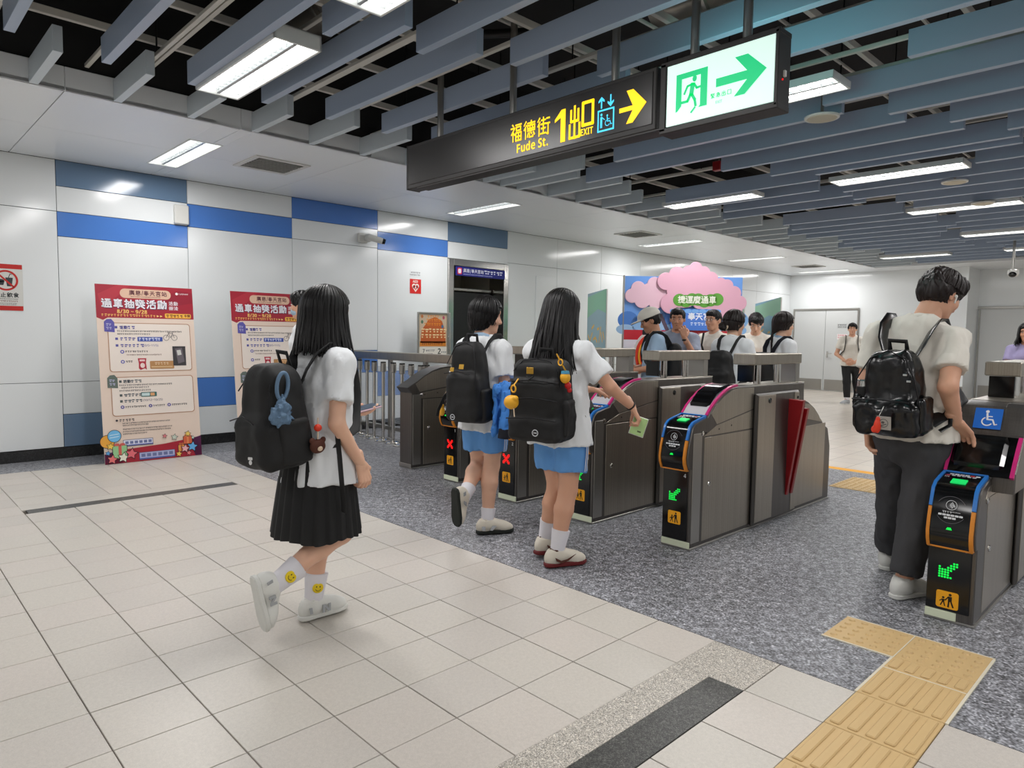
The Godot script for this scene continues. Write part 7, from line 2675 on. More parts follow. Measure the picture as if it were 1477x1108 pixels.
func girl_with_jacket() -> void:
	var at := Vector3(3.10, 0, -3.45)
	var turn := 0.26
	var J := skeleton(1.60)
	put(J, turn, {"pel": Vector3(-0.02, 0.845, -0.01), "waist": Vector3(-0.02, 0.985, -0.015), "chest": Vector3(-0.025, 1.135, -0.018), "nb": Vector3(-0.04, 1.310, -0.02), "head": Vector3(-0.012, 1.462, -0.015), "hf": Vector3(0.86, -0.16, 0.50),
		"sh_r": Vector3(0.0, 1.245, 0.135), "sh_l": Vector3(-0.07, 1.250, -0.165), "el_r": Vector3(-0.02, 0.985, 0.185), "wr_r": Vector3(0.175, 0.93, 0.165), "hd_r": Vector3(1, -0.12, -0.25), "pn_r": Vector3(0, -0.5, -1), "curl_r": 0.7,
		"el_l": Vector3(-0.09, 0.985, -0.225), "wr_l": Vector3(0.10, 0.90, -0.12), "hd_l": Vector3(1, -0.1, 0.5), "pn_l": Vector3(0.2, 0, 1), "curl_l": 0.6,
		"hp_r": Vector3(-0.0, 0.83, 0.07), "hp_l": Vector3(-0.045, 0.83, -0.09), "kn_r": Vector3(0.0, 0.458, 0.045), "an_r": Vector3(-0.052, 0.093, 0.066), "fd_r": Vector3(0.9, 0, 0.42),
		"kn_l": Vector3(0.0, 0.455, -0.085), "an_l": Vector3(-0.225, 0.275, 0.03), "fd_l": Vector3(0.12, -1, -0.05), "fu_l": Vector3(1, 0.12, 0)})
	var o := thing("person", "girl with bobbed hair, light blue shorts and a jacket over her arm, one heel lifted", "person", at, "", turn)
	dress(o, J, {"fine": true, "skin": "skin_fair", "shirt": "shirt_white", "hem": 0.70, "sleeve": 0.70, "flare": 0.012, "loose": 0.018, "legs": "shorts", "legs_mat": "shorts_blue", "short_len": 0.72, "sock": 0.085, "shoe": "shoe_cream", "sole": "sole_dark", "accent": "shoe_silver", "accent_kind": "panel", "collar": "shirt_blue"})
	for q in [0.0, 0.022]:
		var h: Vector3 = J.hp_r
		var k: Vector3 = J.kn_r
		var gs := Geo.new()
		var e: Vector3 = h.lerp(k, 0.71)
		gs.tube([h + Vector3(-0.025 + q, -0.05, 0.102), h.lerp(k, 0.35) + Vector3(-0.025 + q, 0, 0.108), e + Vector3(-0.028 + q, 0, 0.108)], [0.004], 6, Vector2(1.5, 0.6))
		part(o, "side_stripe", gs.mesh(), M.sock_white)
	part(o, "hair", skull_cap(J, true, -0.105, 0.004), M.hair_black, V, "black bobbed hair")
	part(o, "hair_locks", lock_hair(J, 380, 0.085, 0.75, -0.030, 5, 0.006, 0.0, 0.012, true, V, 0.004), M.hair_black)
	# backpack
	var b := thing("backpack", "tall slim black backpack with two small gold tags, on the girl with the jacket", "backpack", at, "school backpacks", turn)
	var c := Vector3(-0.215, 1.03, 0.0)
	var tilt := Basis(Vector3(0, 0, 1), 0.07)
	part(b, "body", pouch(c, Vector3(0.095, 0.265, 0.155), 0.075, tilt, 0.34, [[Vector3(-0.060, -0.085, 0), Vector3(0.075, 0.165, 0.138), 0.055, 0.02, 0.16]]), M.bag_black)
	for s in [1.0, -1.0]:
		part(b, "side_pocket", pouch(c + Vector3(0.0, -0.14, 0.130 * s), Vector3(0.06, 0.105, 0.022), 0.021, tilt, 0.05, [], true, 0.006), M.bag_black)
		strap(b, J, s, -0.13, 1.20, 0.86, 0.060, M.strap_black)
	part(b, "zip", zip_line([c + Vector3(-0.12, -0.05, 0.125), c + Vector3(-0.105, 0.12, 0.108), c + Vector3(-0.07, 0.23, 0.07), c + Vector3(-0.06, 0.26, 0), c + Vector3(-0.07, 0.23, -0.07), c + Vector3(-0.105, 0.12, -0.108)]), M.zip)
	part(b, "zip", zip_line([c + Vector3(-0.150, 0.06, 0.10), c + Vector3(-0.146, 0.075, 0.0), c + Vector3(-0.150, 0.06, -0.10)]), M.zip)
	var gh := Geo.new()
	gh.tube([c + Vector3(0.03, 0.25, 0.035), c + Vector3(0.02, 0.305, 0.035), c + Vector3(0.02, 0.31, -0.035), c + Vector3(0.03, 0.25, -0.035)], [0.008], 8, Vector2(1.6, 0.6))
	part(b, "grab_handle", gh.mesh(), M.strap_black)
	part(b, "gold_tag", box_mesh(Vector3(0.006, 0.032, 0.036), 0.002), M.gold, c + Vector3(-0.122, 0.105, 0.015)).rotation.z = -0.25
	part(b, "gold_tag", box_mesh(Vector3(0.006, 0.028, 0.030), 0.002), M.gold, c + Vector3(-0.126, 0.085, -0.055)).rotation.z = -0.25
	part(b, "logo", badge(c + Vector3(-0.148, -0.215, -0.030), Vector3(0, 0, 1), Vector3.DOWN), M.print)
	gh = Geo.new()
	gh.tube([Vector3(-0.15, 0.99, -0.185), Vector3(-0.22, 0.92, -0.205), Vector3(-0.275, 0.84, -0.21), Vector3(-0.285, 0.80, -0.21)], [0.006], 8, Vector2(2.6, 0.5), Vector3(0, 0, 1))
	part(b, "loose_webbing", gh.mesh(), M.strap_black)
	var l := thing("charm", "small orange tassel charm at the left edge of the slim backpack", "charm", at + Vector3(-0.265, 0.83, -0.165), "charms hanging on the backpacks", turn)
	var f := Fld.new(Vector3.ONE * -0.07, Vector3.ONE * 0.07, 0.004)
	f.ell(Vector3(0, -0.005, 0), Vector3(0.020, 0.032, 0.020))
	f.ell(Vector3(0, 0.030, 0), Vector3(0.015, 0.015, 0.015), Basis.IDENTITY, 0.004)
	part(l, "tuft", f.mesh(), M.charm_yellow)
	gh = Geo.new()
	gh.tube([Vector3(0, 0.04, 0), Vector3(0.012, 0.10, 0.01), Vector3(0.03, 0.14, 0.02)], [0.0025], 6)
	part(l, "cord", gh.mesh(), M.charm_cream)
	# jacket draped over the right forearm
	var jk := thing("jacket", "bright blue and navy sports jacket hanging over the girl's forearm", "jacket", at, "", turn)
	var e2: Vector3 = J.el_r
	var w2: Vector3 = J.wr_r
	var mid: Vector3 = Vector3(-0.02, 0.985, 0.225).rotated(Vector3.UP, -turn)
	f = Fld.new(mid + Vector3(-0.26, -0.42, -0.26), mid + Vector3(0.26, 0.14, 0.26), 0.009)
	f.cap(mid + Vector3(-0.075, 0.0, 0), mid + Vector3(0.10, -0.012, -0.01), 0.050, 0.050, 0.02)
	f.box(Transform3D(Basis(Vector3(0, 0, 1), 0.10), mid + Vector3(0.00, -0.130, 0.035)), Vector3(0.125, 0.145, 0.018), 0.016, 0.03, -0.05)
	f.box(Transform3D(Basis(Vector3(0, 0, 1), -0.08), mid + Vector3(-0.01, -0.145, -0.035)), Vector3(0.115, 0.155, 0.018), 0.016, 0.03, -0.1)
	f.cap(mid + Vector3(0.075, -0.02, 0.045), mid + Vector3(0.095, -0.22, 0.055), 0.030, 0.026, 0.02)
	var cr := FastNoiseLite.new()
	cr.seed = 8
	cr.frequency = 14.0
	f.rough(cr, 0.026, Vector3(1.2, 0.45, 1.2), 0.035)
	part(jk, "body", f.mesh(), M.jacket_blue)
	f = Fld.new(mid + Vector3(-0.26, -0.46, -0.26), mid + Vector3(0.26, 0.14, 0.26), 0.009)
	f.cap(mid + Vector3(-0.055, 0.0, 0.055), mid + Vector3(-0.030, -0.13, 0.070), 0.036, 0.034, 0.02)
	f.cap(mid + Vector3(-0.075, -0.12, 0.060), mid + Vector3(-0.020, -0.225, 0.070), 0.044, 0.044, 0.02)
	f.rough(cr, 0.022, Vector3(1.2, 0.6, 1.2), 0.035)
	part(jk, "navy_lining", f.mesh(), M.navy)
	f = Fld.new(mid + Vector3(-0.30, -0.46, -0.26), mid + Vector3(0.26, 0.14, 0.26), 0.009)
	f.cap(mid + Vector3(-0.085, -0.03, 0.05), mid + Vector3(-0.115, -0.245, 0.04), 0.040, 0.036, 0.02)
	f.rough(cr, 0.018, Vector3(1.2, 0.6, 1.2), 0.035)
	part(jk, "sleeve", f.mesh(), M.jacket_blue)
	f = Fld.new(mid + Vector3(-0.30, -0.46, -0.26), mid + Vector3(0.26, 0.14, 0.26), 0.009)
	f.cap(mid + Vector3(-0.114, -0.240, 0.04), mid + Vector3(-0.122, -0.305, 0.036), 0.037, 0.037, 0.01, Vector3.ZERO, 1.0, true, true)
	part(jk, "cuff", f.mesh(), M.navy)
	gh = Geo.new()
	for q in [0.0, 0.014]:
		gh.tube([mid + Vector3(0.055 + q, 0.045, 0.05), mid + Vector3(0.085 + q, -0.06, 0.082), mid + Vector3(0.105 + q, -0.2, 0.085)], [0.003], 6, Vector2(1.4, 0.7))
	part(jk, "white_piping", gh.mesh(), M.sock_white)


func girl_reaching() -> void:
	var at := Vector3(2.95, 0, -2.70)
	var turn := 0.30
	var J := skeleton(1.62)
	put(J, turn, {"pel": Vector3(0.0, 0.85, 0.04), "waist": Vector3(0.0, 0.985, 0.035), "chest": Vector3(0.0, 1.135, 0.025), "nb": Vector3(0.0, 1.315, 0.015), "head": Vector3(0.03, 1.470, 0.012), "hf": Vector3(0.93, -0.30, 0.10),
		"sh_r": Vector3(0.045, 1.245, 0.175), "sh_l": Vector3(-0.04, 1.250, -0.135), "el_r": Vector3(0.125, 1.055, 0.305), "wr_r": Vector3(0.268, 0.940, 0.352), "hd_r": Vector3(0.36, -0.80, 0.30), "pn_r": Vector3(-0.5, -0.25, -0.6), "curl_r": 0.95,
		"el_l": Vector3(0.10, 1.02, -0.185), "wr_l": Vector3(0.335, 1.01, -0.03), "hd_l": Vector3(1, -0.08, 0.25), "pn_l": Vector3(0, -1, 0.1), "curl_l": 0.4, "thumb_l": -1.0,
		"hp_r": Vector3(0.03, 0.83, 0.115), "hp_l": Vector3(-0.02, 0.83, -0.04), "kn_r": Vector3(0.03, 0.445, 0.088), "an_r": Vector3(-0.035, 0.094, 0.072), "fd_r": Vector3(0.9, 0, 0.36),
		"kn_l": Vector3(0.06, 0.45, -0.03), "an_l": Vector3(0.06, 0.105, -0.115), "fd_l": Vector3(0.98, -0.06, -0.05)})
	var o := thing("person", "girl with long loose black hair reaching an arm out to the gate", "person", at, "", turn)
	dress(o, J, {"fine": true, "skin": "skin_mid", "shirt": "shirt_white", "hem": 0.715, "sleeve": 0.72, "flare": 0.015, "loose": 0.020, "legs": "shorts", "legs_mat": "shorts_blue", "short_len": 0.68, "sock": 0.125, "shoe": "shoe_cream", "sole": "sole_red", "accent": "charm_brown", "accent_kind": "swoosh"})
	for q in [0.0, 0.024]:
		var h: Vector3 = J.hp_r
		var k: Vector3 = J.kn_r
		var gs := Geo.new()
		gs.tube([h + Vector3(-0.03 + q, -0.05, 0.104), h.lerp(k, 0.35) + Vector3(-0.03 + q, 0, 0.110), h.lerp(k, 0.67) + Vector3(-0.034 + q, 0, 0.110)], [0.004], 6, Vector2(1.6, 0.6))
		part(o, "side_stripe", gs.mesh(), M.sock_white)
	part(o, "hair", skull_cap(J, true, -0.105, 0.002), M.hair_black, V, "long loose black hair")
	part(o, "hair_locks", lock_hair(J, 420, 0.375, 0.80, 0.040, 9, 0.0064, 0.07, -0.006, true, V, 0.010), M.hair_black)
	var wr: Vector3 = J.wr_r
	var dn: Vector3 = (J.wr_r - J.el_r).normalized()
	var g := Geo.new()
	g.tube([wr - dn * 0.012, wr - dn * 0.004], [0.0295], 18)
	part(o, "hair_band", g.mesh(), M.dark, V, "black hair band round the wrist")
	# green pass in the right hand
	var hd: Vector3 = J.hd_r.normalized()
	var pc := thing("card_wallet", "pale green card wallet held out by the girl with long hair", "card wallet", at + Vector3(0.292, 0.828, 0.385))
	pc.rotation = Vector3(deg_to_rad(-14), deg_to_rad(-50), deg_to_rad(-18))
	part(pc, "cover", box_mesh(Vector3(0.082, 0.108, 0.009), 0.003), M.pass_green)
	part(pc, "edge", box_mesh(Vector3(0.086, 0.112, 0.004), 0.0015), M.white_plastic)
	part(pc, "emblem", box_mesh(Vector3(0.022, 0.010, 0.0105), 0.001, Vector3(0.012, -0.030, 0)), mat("olive", Color(0.28, 0.32, 0.18), 0.6))
	# backpack
	var b := thing("backpack", "large square black backpack with one gold tag, on the girl with long hair", "backpack", at, "school backpacks", turn)
	var c := Vector3(-0.220, 0.985, 0.03)
	var tilt := Basis(Vector3(0, 0, 1), 0.05)
	part(b, "body", pouch(c, Vector3(0.105, 0.225, 0.172), 0.06, tilt, 0.14, [[Vector3(-0.055, -0.04, 0), Vector3(0.075, 0.165, 0.155), 0.04, 0.02, 0.06], [Vector3(-0.065, -0.145, 0), Vector3(0.075, 0.070, 0.158), 0.035, 0.012, 0.0]]), M.bag_black)
	for s in [1.0, -1.0]:
		part(b, "side_pocket", pouch(c + Vector3(-0.01, -0.09, 0.158 * s), Vector3(0.065, 0.10, 0.024), 0.022, tilt, 0.04, [], true, 0.014), M.bag_black)
		strap(b, J, s, -0.12, 1.19, 0.84, 0.064, M.strap_black)
	for y in [0.115, 0.02, -0.085]:
		part(b, "zip", zip_line([c + Vector3(-0.138 + y * 0.1, y - 0.012, 0.150), c + Vector3(-0.140 + y * 0.1, y, 0.0), c + Vector3(-0.138 + y * 0.1, y - 0.012, -0.150)], 0.0032), M.zip)
	part(b, "zip", zip_line([c + Vector3(-0.10, 0.08, 0.150), c + Vector3(-0.095, 0.16, 0.135), c + Vector3(-0.085, 0.215, 0.085), c + Vector3(-0.082, 0.228, 0), c + Vector3(-0.085, 0.215, -0.085), c + Vector3(-0.095, 0.16, -0.135)]), M.zip)
	part(b, "gold_tag", box_mesh(Vector3(0.006, 0.036, 0.042), 0.002), M.gold, c + Vector3(-0.122, 0.165, -0.02))
	g = Geo.new()
	g.tube([c + Vector3(-0.122, 0.135, -0.04), c + Vector3(-0.132, 0.118, -0.02), c + Vector3(-0.122, 0.135, 0.0)], [0.004], 6)
	part(b, "tag_loop", g.mesh(), M.strap_black)
	g = Geo.new()
	g.tube([c + Vector3(0.05, 0.215, 0.035), c + Vector3(0.035, 0.275, 0.035), c + Vector3(0.035, 0.28, -0.035), c + Vector3(0.05, 0.215, -0.035)], [0.008], 8, Vector2(1.6, 0.6))
	part(b, "grab_handle", g.mesh(), M.strap_black)
	part(b, "logo", badge(c + Vector3(-0.146, -0.165, 0.03), Vector3(0, 0, 1), Vector3.DOWN), M.print)
	g = Geo.new()
	g.tube([Vector3(-0.08, 0.80, 0.19), Vector3(-0.03, 0.72, 0.175), Vector3(0.02, 0.66, 0.172), Vector3(0.035, 0.63, 0.172)], [0.004], 8, Vector2(2.0, 0.5), Vector3(1, 0, 0))
	part(b, "loose_webbing", g.mesh(), M.strap_black)
	# charms: yellow figure pouch at the left, yellow and red one at the right strap
	var l := thing("charm", "round yellow plush charm on a yellow ring, at the square backpack's left edge", "charm", at + Vector3(-0.435, 0.985, 0.085), "charms hanging on the backpacks", turn)
	var f := Fld.new(Vector3.ONE * -0.08, Vector3.ONE * 0.08, 0.004)
	f.ell(V, Vector3(0.040, 0.038, 0.040))
	f.ell(Vector3(-0.01, 0.022, 0.028), Vector3(0.018, 0.016, 0.018), Basis.IDENTITY, 0.008)
	part(l, "plush", f.mesh(), M.charm_yellow)
	part(l, "ring", ring_shape(0.018, 0.0045, Basis(Vector3.UP, 1.2), Vector3(0.0, 0.072, 0.012)), M.charm_yellow)
	g = Geo.new()
	g.tube([Vector3(0, 0.088, 0.012), Vector3(0.02, 0.125, 0.03)], [0.005], 6, Vector2(1.8, 0.6))
	part(l, "band", g.mesh(), M.charm_yellow)
	g = Geo.new()
	g.tube([Vector3(-0.01, -0.03, 0.02), Vector3(-0.015, -0.075, 0.028)], [0.0035], 6)
	part(l, "tail_cord", g.mesh(), M.charm_cream)
	l = thing("charm", "yellow and red charm with a blue top at the square backpack's right strap", "charm", at + Vector3(-0.235, 1.10, 0.285), "charms hanging on the backpacks", turn)
	g = Geo.new()
	g.ball(Vector3(0, 0.02, 0), Vector3(0.028, 0.032, 0.028))
	part(l, "ball", g.mesh(), M.charm_yellow)
	g = Geo.new()
	g.lathe([Vector2(0.024, 0.040), Vector2(0.021, 0.055), Vector2(0.0, 0.058)], Transform3D.IDENTITY, 14)
	part(l, "cap", g.mesh(), mat("charm_teal", Color(0.25, 0.55, 0.68), 0.5))
	f = Fld.new(Vector3(-0.04, -0.07, -0.04), Vector3(0.07, 0.02, 0.07), 0.004)
	f.ell(Vector3(0.010, -0.022, 0.012), Vector3(0.018, 0.020, 0.018))
	f.ell(Vector3(0.018, -0.048, 0.018), Vector3(0.013, 0.014, 0.013), Basis.IDENTITY, 0.004)
	part(l, "red_drop", f.mesh(), M.charm_red)
	part(l, "ring", ring_shape(0.016, 0.004, Basis(Vector3.UP, 1.2), Vector3(-0.02, 0.100, -0.02)), M.charm_yellow)
	g = Geo.new()
	g.tube([Vector3(0, 0.058, 0), Vector3(-0.012, 0.085, -0.012)], [0.006], 6, Vector2(1.6, 0.6))
	g.tube([Vector3(-0.024, 0.115, -0.024), Vector3(-0.036, 0.145, -0.036)], [0.004], 6)
	part(l, "band", g.mesh(), M.charm_yellow)


func boy_at_gate() -> void:
	var at := Vector3(3.95, 0, -1.13)
	var turn := -0.12
	var J := skeleton(1.72, true)
	put(J, turn, {"pel": Vector3(0.02, 0.90, 0.015), "waist": Vector3(0.02, 1.05, 0.015), "chest": Vector3(0.03, 1.225, 0.015), "nb": Vector3(0.045, 1.435, 0.03), "head": Vector3(0.118, 1.575, 0.085), "hf": Vector3(0.78, -0.50, 0.42), "hu": Vector3(0.25, 1, 0.12),
		"sh_r": Vector3(0.01, 1.345, 0.192), "sh_l": Vector3(0.03, 1.372, -0.175), "el_r": Vector3(-0.14, 1.120, 0.205), "wr_r": Vector3(-0.03, 0.945, 0.222), "hd_r": Vector3(0.70, -0.68, 0.22), "pn_r": Vector3(-0.7, -0.7, 0), "curl_r": 0.40,
		"el_l": Vector3(-0.02, 1.085, -0.212), "wr_l": Vector3(0.04, 0.865, -0.205), "hd_l": Vector3(0.1, -1, 0.15), "curl_l": 0.6,
		"hp_r": Vector3(0.02, 0.885, 0.098), "hp_l": Vector3(0.02, 0.885, -0.068), "kn_r": Vector3(0.04, 0.485, 0.068), "an_r": Vector3(-0.025, 0.094, 0.03), "fd_r": Vector3(0.93, 0, 0.34),
		"kn_l": Vector3(0.25, 0.50, -0.115), "an_l": Vector3(0.42, 0.094, -0.185), "fd_l": Vector3(1, 0, -0.1)})
	var o := thing("person", "tall boy in a white shirt and dark trousers tapping the wide gate, head bent", "person", at, "", turn)
	dress(o, J, {"fine": true, "skin": "skin_mid", "shirt": "shirt_cream", "hem": 0.835, "sleeve": 0.66, "flare": 0.012, "loose": 0.018, "legs": "trousers", "legs_mat": "trousers_grey", "leg_len": 0.92, "thigh": 0.091, "knee": 0.082, "cuff": 0.070, "shoe": "shoe_white", "sole": "sole_white", "face": true})
	part(o, "hair", short_hair(J, true, 0.55, -0.070, 1.06), M.hair_brown, V, "thick dark brown hair")
	part(o, "hair_locks", lock_hair(J, 320, 0.0, 1.1, 0.0, 14, 0.0042, 0.0, 0.0, true), M.hair_brown)
	var hb := head_basis(J)
	var g := Geo.new()
	g.ball(J.head + hb * Vector3(0.010, -0.006, 0.086), Vector3(0.009, 0.009, 0.007), hb)
	g.tube([J.head + hb * Vector3(0.012, -0.010, 0.090), J.head + hb * Vector3(0.020, -0.040, 0.086)], [0.0038], 8)
	part(o, "earbud", g.mesh(), M.white_plastic, V, "white wireless earbud")
	# leather backpack
	var b := thing("backpack", "shiny black leather backpack with a square pale patch, on the boy at the wide gate", "backpack", at, "school backpacks", turn)
	var c := Vector3(-0.185, 1.09, 0.005)
	var tilt := Basis(Vector3(0, 0, 1), 0.10)
	var soft := pouch(c, Vector3(0.105, 0.205, 0.158), 0.075, tilt, 0.34, [[Vector3(-0.045, -0.125, 0), Vector3(0.085, 0.085, 0.165), 0.05, 0.02, 0.10]], true, 0.022)
	part(b, "body", soft, M.bag_leather)
	for s in [1.0, -1.0]:
		part(b, "side_pocket", pouch(c + Vector3(-0.005, -0.11, 0.150 * s), Vector3(0.065, 0.088, 0.024), 0.022, tilt, 0.04, [], true, 0.008), M.bag_leather)
		strap(b, J, s, -0.125, 1.30, 0.94, 0.068, M.bag_leather, 0.60)
	part(b, "zip", zip_line([c + Vector3(-0.09, -0.07, 0.16), c + Vector3(-0.105, 0.06, 0.135), c + Vector3(-0.085, 0.16, 0.085), c + Vector3(-0.08, 0.20, 0), c + Vector3(-0.085, 0.16, -0.085), c + Vector3(-0.105, 0.06, -0.135), c + Vector3(-0.09, -0.07, -0.16)], 0.0035), M.zip)
	part(b, "zip", zip_line([c + Vector3(-0.150, -0.045, 0.135), c + Vector3(-0.156, -0.040, 0.0), c + Vector3(-0.150, -0.045, -0.135)], 0.0035), M.zip)
	g = Geo.new()
	for q in [0.0, 0.03]:
		g.box(c + Vector3(-0.112, 0.085 - q, 0.095 + q * 0.6), Vector3(0.006, 0.012, 0.02), 0.002)
	part(b, "zip_pull", g.mesh(), M.chrome, V, "", true)
	g = Geo.new()
	g.tube([c + Vector3(0.03, 0.19, 0.04), c + Vector3(0.01, 0.245, 0.04), c + Vector3(0.01, 0.25, -0.04), c + Vector3(0.03, 0.19, -0.04)], [0.008], 8, Vector2(1.6, 0.6))
	part(b, "grab_handle", g.mesh(), M.bag_leather)
	var patch := part(b, "patch", box_mesh(Vector3(0.004, 0.066, 0.066), 0.001), mat("patch_grey", Color(0.60, 0.58, 0.55), 0.7), c + Vector3(-0.168, -0.150, 0.035))
	patch.rotation.z = 0.10
	var k := Ink.new(V + Vector3(-0.0022, 0, 0), Vector3(0, 0, 1), Vector3.DOWN)
	var dk := Color(0.28, 0.27, 0.26)
	k.ring(0, 0, 0.018, 0.021, dk)
	k.oval(-0.004, -0.003, 0.008, 0.006, dk, 12)
	k.line(Vector2(-0.01, 0.012), Vector2(0.012, 0.004), 0.004, dk)
	part(patch, "emblem", k.mesh(), M.print)
	g = Geo.new()
	g.tube([Vector3(-0.05, 1.0, 0.215), Vector3(-0.06, 0.93, 0.220), Vector3(-0.10, 0.90, 0.19)], [0.005], 8, Vector2(2.2, 0.5), Vector3(1, 0, 0))
	part(b, "loose_webbing", g.mesh(), M.bag_leather)
	var l := thing("charm", "orange red tassel charm beside the pale patch on the leather backpack", "charm", at + Vector3(-0.352, 0.935, -0.035), "charms hanging on the backpacks", turn)
	var f := Fld.new(Vector3(-0.05, -0.08, -0.05), Vector3(0.05, 0.06, 0.05), 0.004)
	f.ell(Vector3(0, -0.012, 0.003), Vector3(0.015, 0.036, 0.017))
	f.ell(Vector3(0, -0.030, -0.012), Vector3(0.010, 0.018, 0.014), Basis.IDENTITY, 0.006)
	f.ell(Vector3(0, 0.024, 0.006), Vector3(0.010, 0.012, 0.012), Basis.IDENTITY, 0.005)
	part(l, "tassel", f.mesh(), M.charm_orange)
	g = Geo.new()
	g.tube([Vector3(0, 0.032, 0.006), Vector3(0.006, 0.060, 0.016), Vector3(0.014, 0.085, 0.022)], [0.0025], 6)
	part(l, "chain", g.mesh(), M.chrome)
	# steel flask in the left side pocket
	l = thing("flask", "black flask with a steel lid in the left side pocket of the leather backpack", "flask", at + Vector3(-0.185, 0.0, -0.160), "", turn)
	g = Geo.new()
	g.lathe([Vector2(0.0, 0.93), Vector2(0.036, 0.935), Vector2(0.036, 1.10), Vector2(0.034, 1.105)], Transform3D.IDENTITY, 18)
	part(l, "body", g.mesh(), M.black)
	g = Geo.new()
	g.lathe([Vector2(0.036, 1.100), Vector2(0.038, 1.104), Vector2(0.038, 1.130), Vector2(0.030, 1.138), Vector2(0.0, 1.139)], Transform3D.IDENTITY, 18)
	part(l, "lid", g.mesh(), M.chrome)


func people_beyond() -> void:
	var J: Dictionary
	var o: Node3D
	var b: Basis
	# man in a white cap, profile to the left
	J = skeleton(1.64, true)
	J.merge({"hf": Vector3(1, -0.42, 0), "hu": Vector3(0.3, 1, 0), "wr_r": Vector3(0.20, 1.00, 0.10), "el_r": Vector3(0.0, 1.02, 0.22), "hd_r": Vector3(1, 0.1, -0.4), "wr_l": Vector3(0.22, 0.98, -0.12), "el_l": Vector3(0.02, 1.02, -0.22), "hd_l": Vector3(1, 0.1, 0.4), "head": Vector3(0.055, 1.512, 0)}, true)
	o = thing("person", "man in a white peaked cap and pale blue shirt looking down, in profile", "person", Vector3(6.23, 0, -4.27), "", 2.30)
	dress(o, J, {"skin": "skin_tan", "shirt": "shirt_blue", "hem": 0.84, "legs": "trousers", "legs_mat": "trousers_black", "shoe": "black", "sole": "sole_dark", "face": true})
	part(o, "hair", short_hair(J, false, 0.3, -0.06, 0.97), M.hair_black)
	b = head_basis(J)
	var f := Fld.new(J.head - Vector3.ONE * 0.22, J.head + Vector3.ONE * 0.24, 0.007)
	f.ell(J.head + b * Vector3(-0.006, 0.050, 0), Vector3(0.126, 0.100, 0.103), b)
	f.cut(J.head + b * Vector3(0, 0.038, 0), -b.y)
	f.ell(J.head + b * Vector3(0.125, 0.040, 0), Vector3(0.085, 0.010, 0.072), b, 0.012)
	part(o, "cap", f.mesh(), M.shirt_cream, V, "white peaked cap")
	var bag := thing("backpack", "dark backpack with one strap showing, on the man in the white cap", "backpack", o.position, "school backpacks", 2.30)
	part(bag, "body", pouch(Vector3(-0.21, 1.08, 0), Vector3(0.08, 0.20, 0.15), 0.07, Basis.IDENTITY, 0.2, [], false), M.bag_black)
	for s in [1.0, -1.0]:
		strap(bag, J, s, -0.13, 1.24, 0.92, 0.055, M.strap_black)
	# stout man with his hand at his chin
	J = skeleton(1.67, true)
	J.merge({"stout": 1.12, "hf": Vector3(1, -0.12, 0.05), "el_l": Vector3(0.17, 1.10, -0.215), "wr_l": Vector3(0.185, 1.335, -0.095), "hd_l": Vector3(-0.15, 1, 0.28), "pn_l": Vector3(-1, 0.1, 0.3), "curl_l": 0.75, "el_r": Vector3(0.06, 1.05, 0.23), "wr_r": Vector3(0.20, 1.04, 0.0), "hd_r": Vector3(0.25, 0.1, -1), "pn_r": Vector3(-1, 0, 0), "thumb_r": 1.0}, true)
	o = thing("person", "stout man with cropped hair and a grey polo shirt holding his hand to his chin", "person", Vector3(6.925, 0, -4.44), "", -2.62)
	dress(o, J, {"skin": "skin_tan", "shirt": "shirt_grey", "hem": 0.86, "sleeve": 0.75, "legs": "trousers", "legs_mat": "trousers_black", "shoe": "black", "sole": "sole_dark", "face": true})
	part(o, "hair", short_hair(J, false, 0.2, -0.035, 0.965), M.hair_black, V, "cropped black hair")
	var g := Geo.new()
	var wl: Vector3 = J.wr_l
	g.tube([wl + Vector3(0, -0.035, 0), wl + Vector3(0, -0.015, 0)], [0.031], 14)
	part(o, "watch", g.mesh(), M.black)
	# older man with glasses
	J = skeleton(1.67, true)
	J.merge({"hf": Vector3(1, -0.05, -0.05), "el_r": Vector3(0.10, 1.06, 0.21), "wr_r": Vector3(0.27, 1.22, 0.10), "hd_r": Vector3(0.6, 0.7, -0.35), "pn_r": Vector3(-0.5, 0.2, -1), "curl_r": 0.5, "el_l": Vector3(0.03, 1.03, -0.23), "wr_l": Vector3(0.22, 1.06, -0.10), "hd_l": Vector3(1, 0.1, 0.3)}, true)
	o = thing("person", "older man with glasses and a cream shirt pointing in front of his chest", "person", Vector3(7.594, 0, -4.35), "", 3.0)
	dress(o, J, {"skin": "skin_mid", "shirt": "shirt_cream", "hem": 0.86, "sleeve": 0.72, "legs": "trousers", "legs_mat": "trousers_grey", "shoe": "black", "sole": "sole_dark", "face": true})
	part(o, "hair", short_hair(J, false, 0.05, -0.04, 0.96), M.hair_black, V, "thin receding hair")
	b = head_basis(J)
	g = Geo.new()
	for e in [-1.0, 1.0]:
		var pts := []
		for i in 15:
			var a := TAU * i / 14.0
			pts.append(J.head + b * (Vector3(0.104, 0.011 + 0.017 * sin(a), 0.033 * e + 0.023 * cos(a))))
		g.tube(pts, [0.002], 5)
		g.tube([J.head + b * Vector3(0.100, 0.015, 0.056 * e), J.head + b * Vector3(0.01, 0.018, 0.083 * e)], [0.002], 5)
	g.tube([J.head + b * Vector3(0.108, 0.013, -0.010), J.head + b * Vector3(0.108, 0.013, 0.010)], [0.002], 5)
	part(o, "glasses", g.mesh(), M.chrome)
	g = Geo.new()
	g.tube([Vector3(0.10, 1.40, 0.075), Vector3(0.165, 1.25, 0.05), Vector3(0.17, 1.10, -0.02), Vector3(0.165, 0.98, -0.09)], [0.006], 8, Vector2(2.2, 0.5))
	part(o, "lanyard", g.mesh(), M.strap_black)
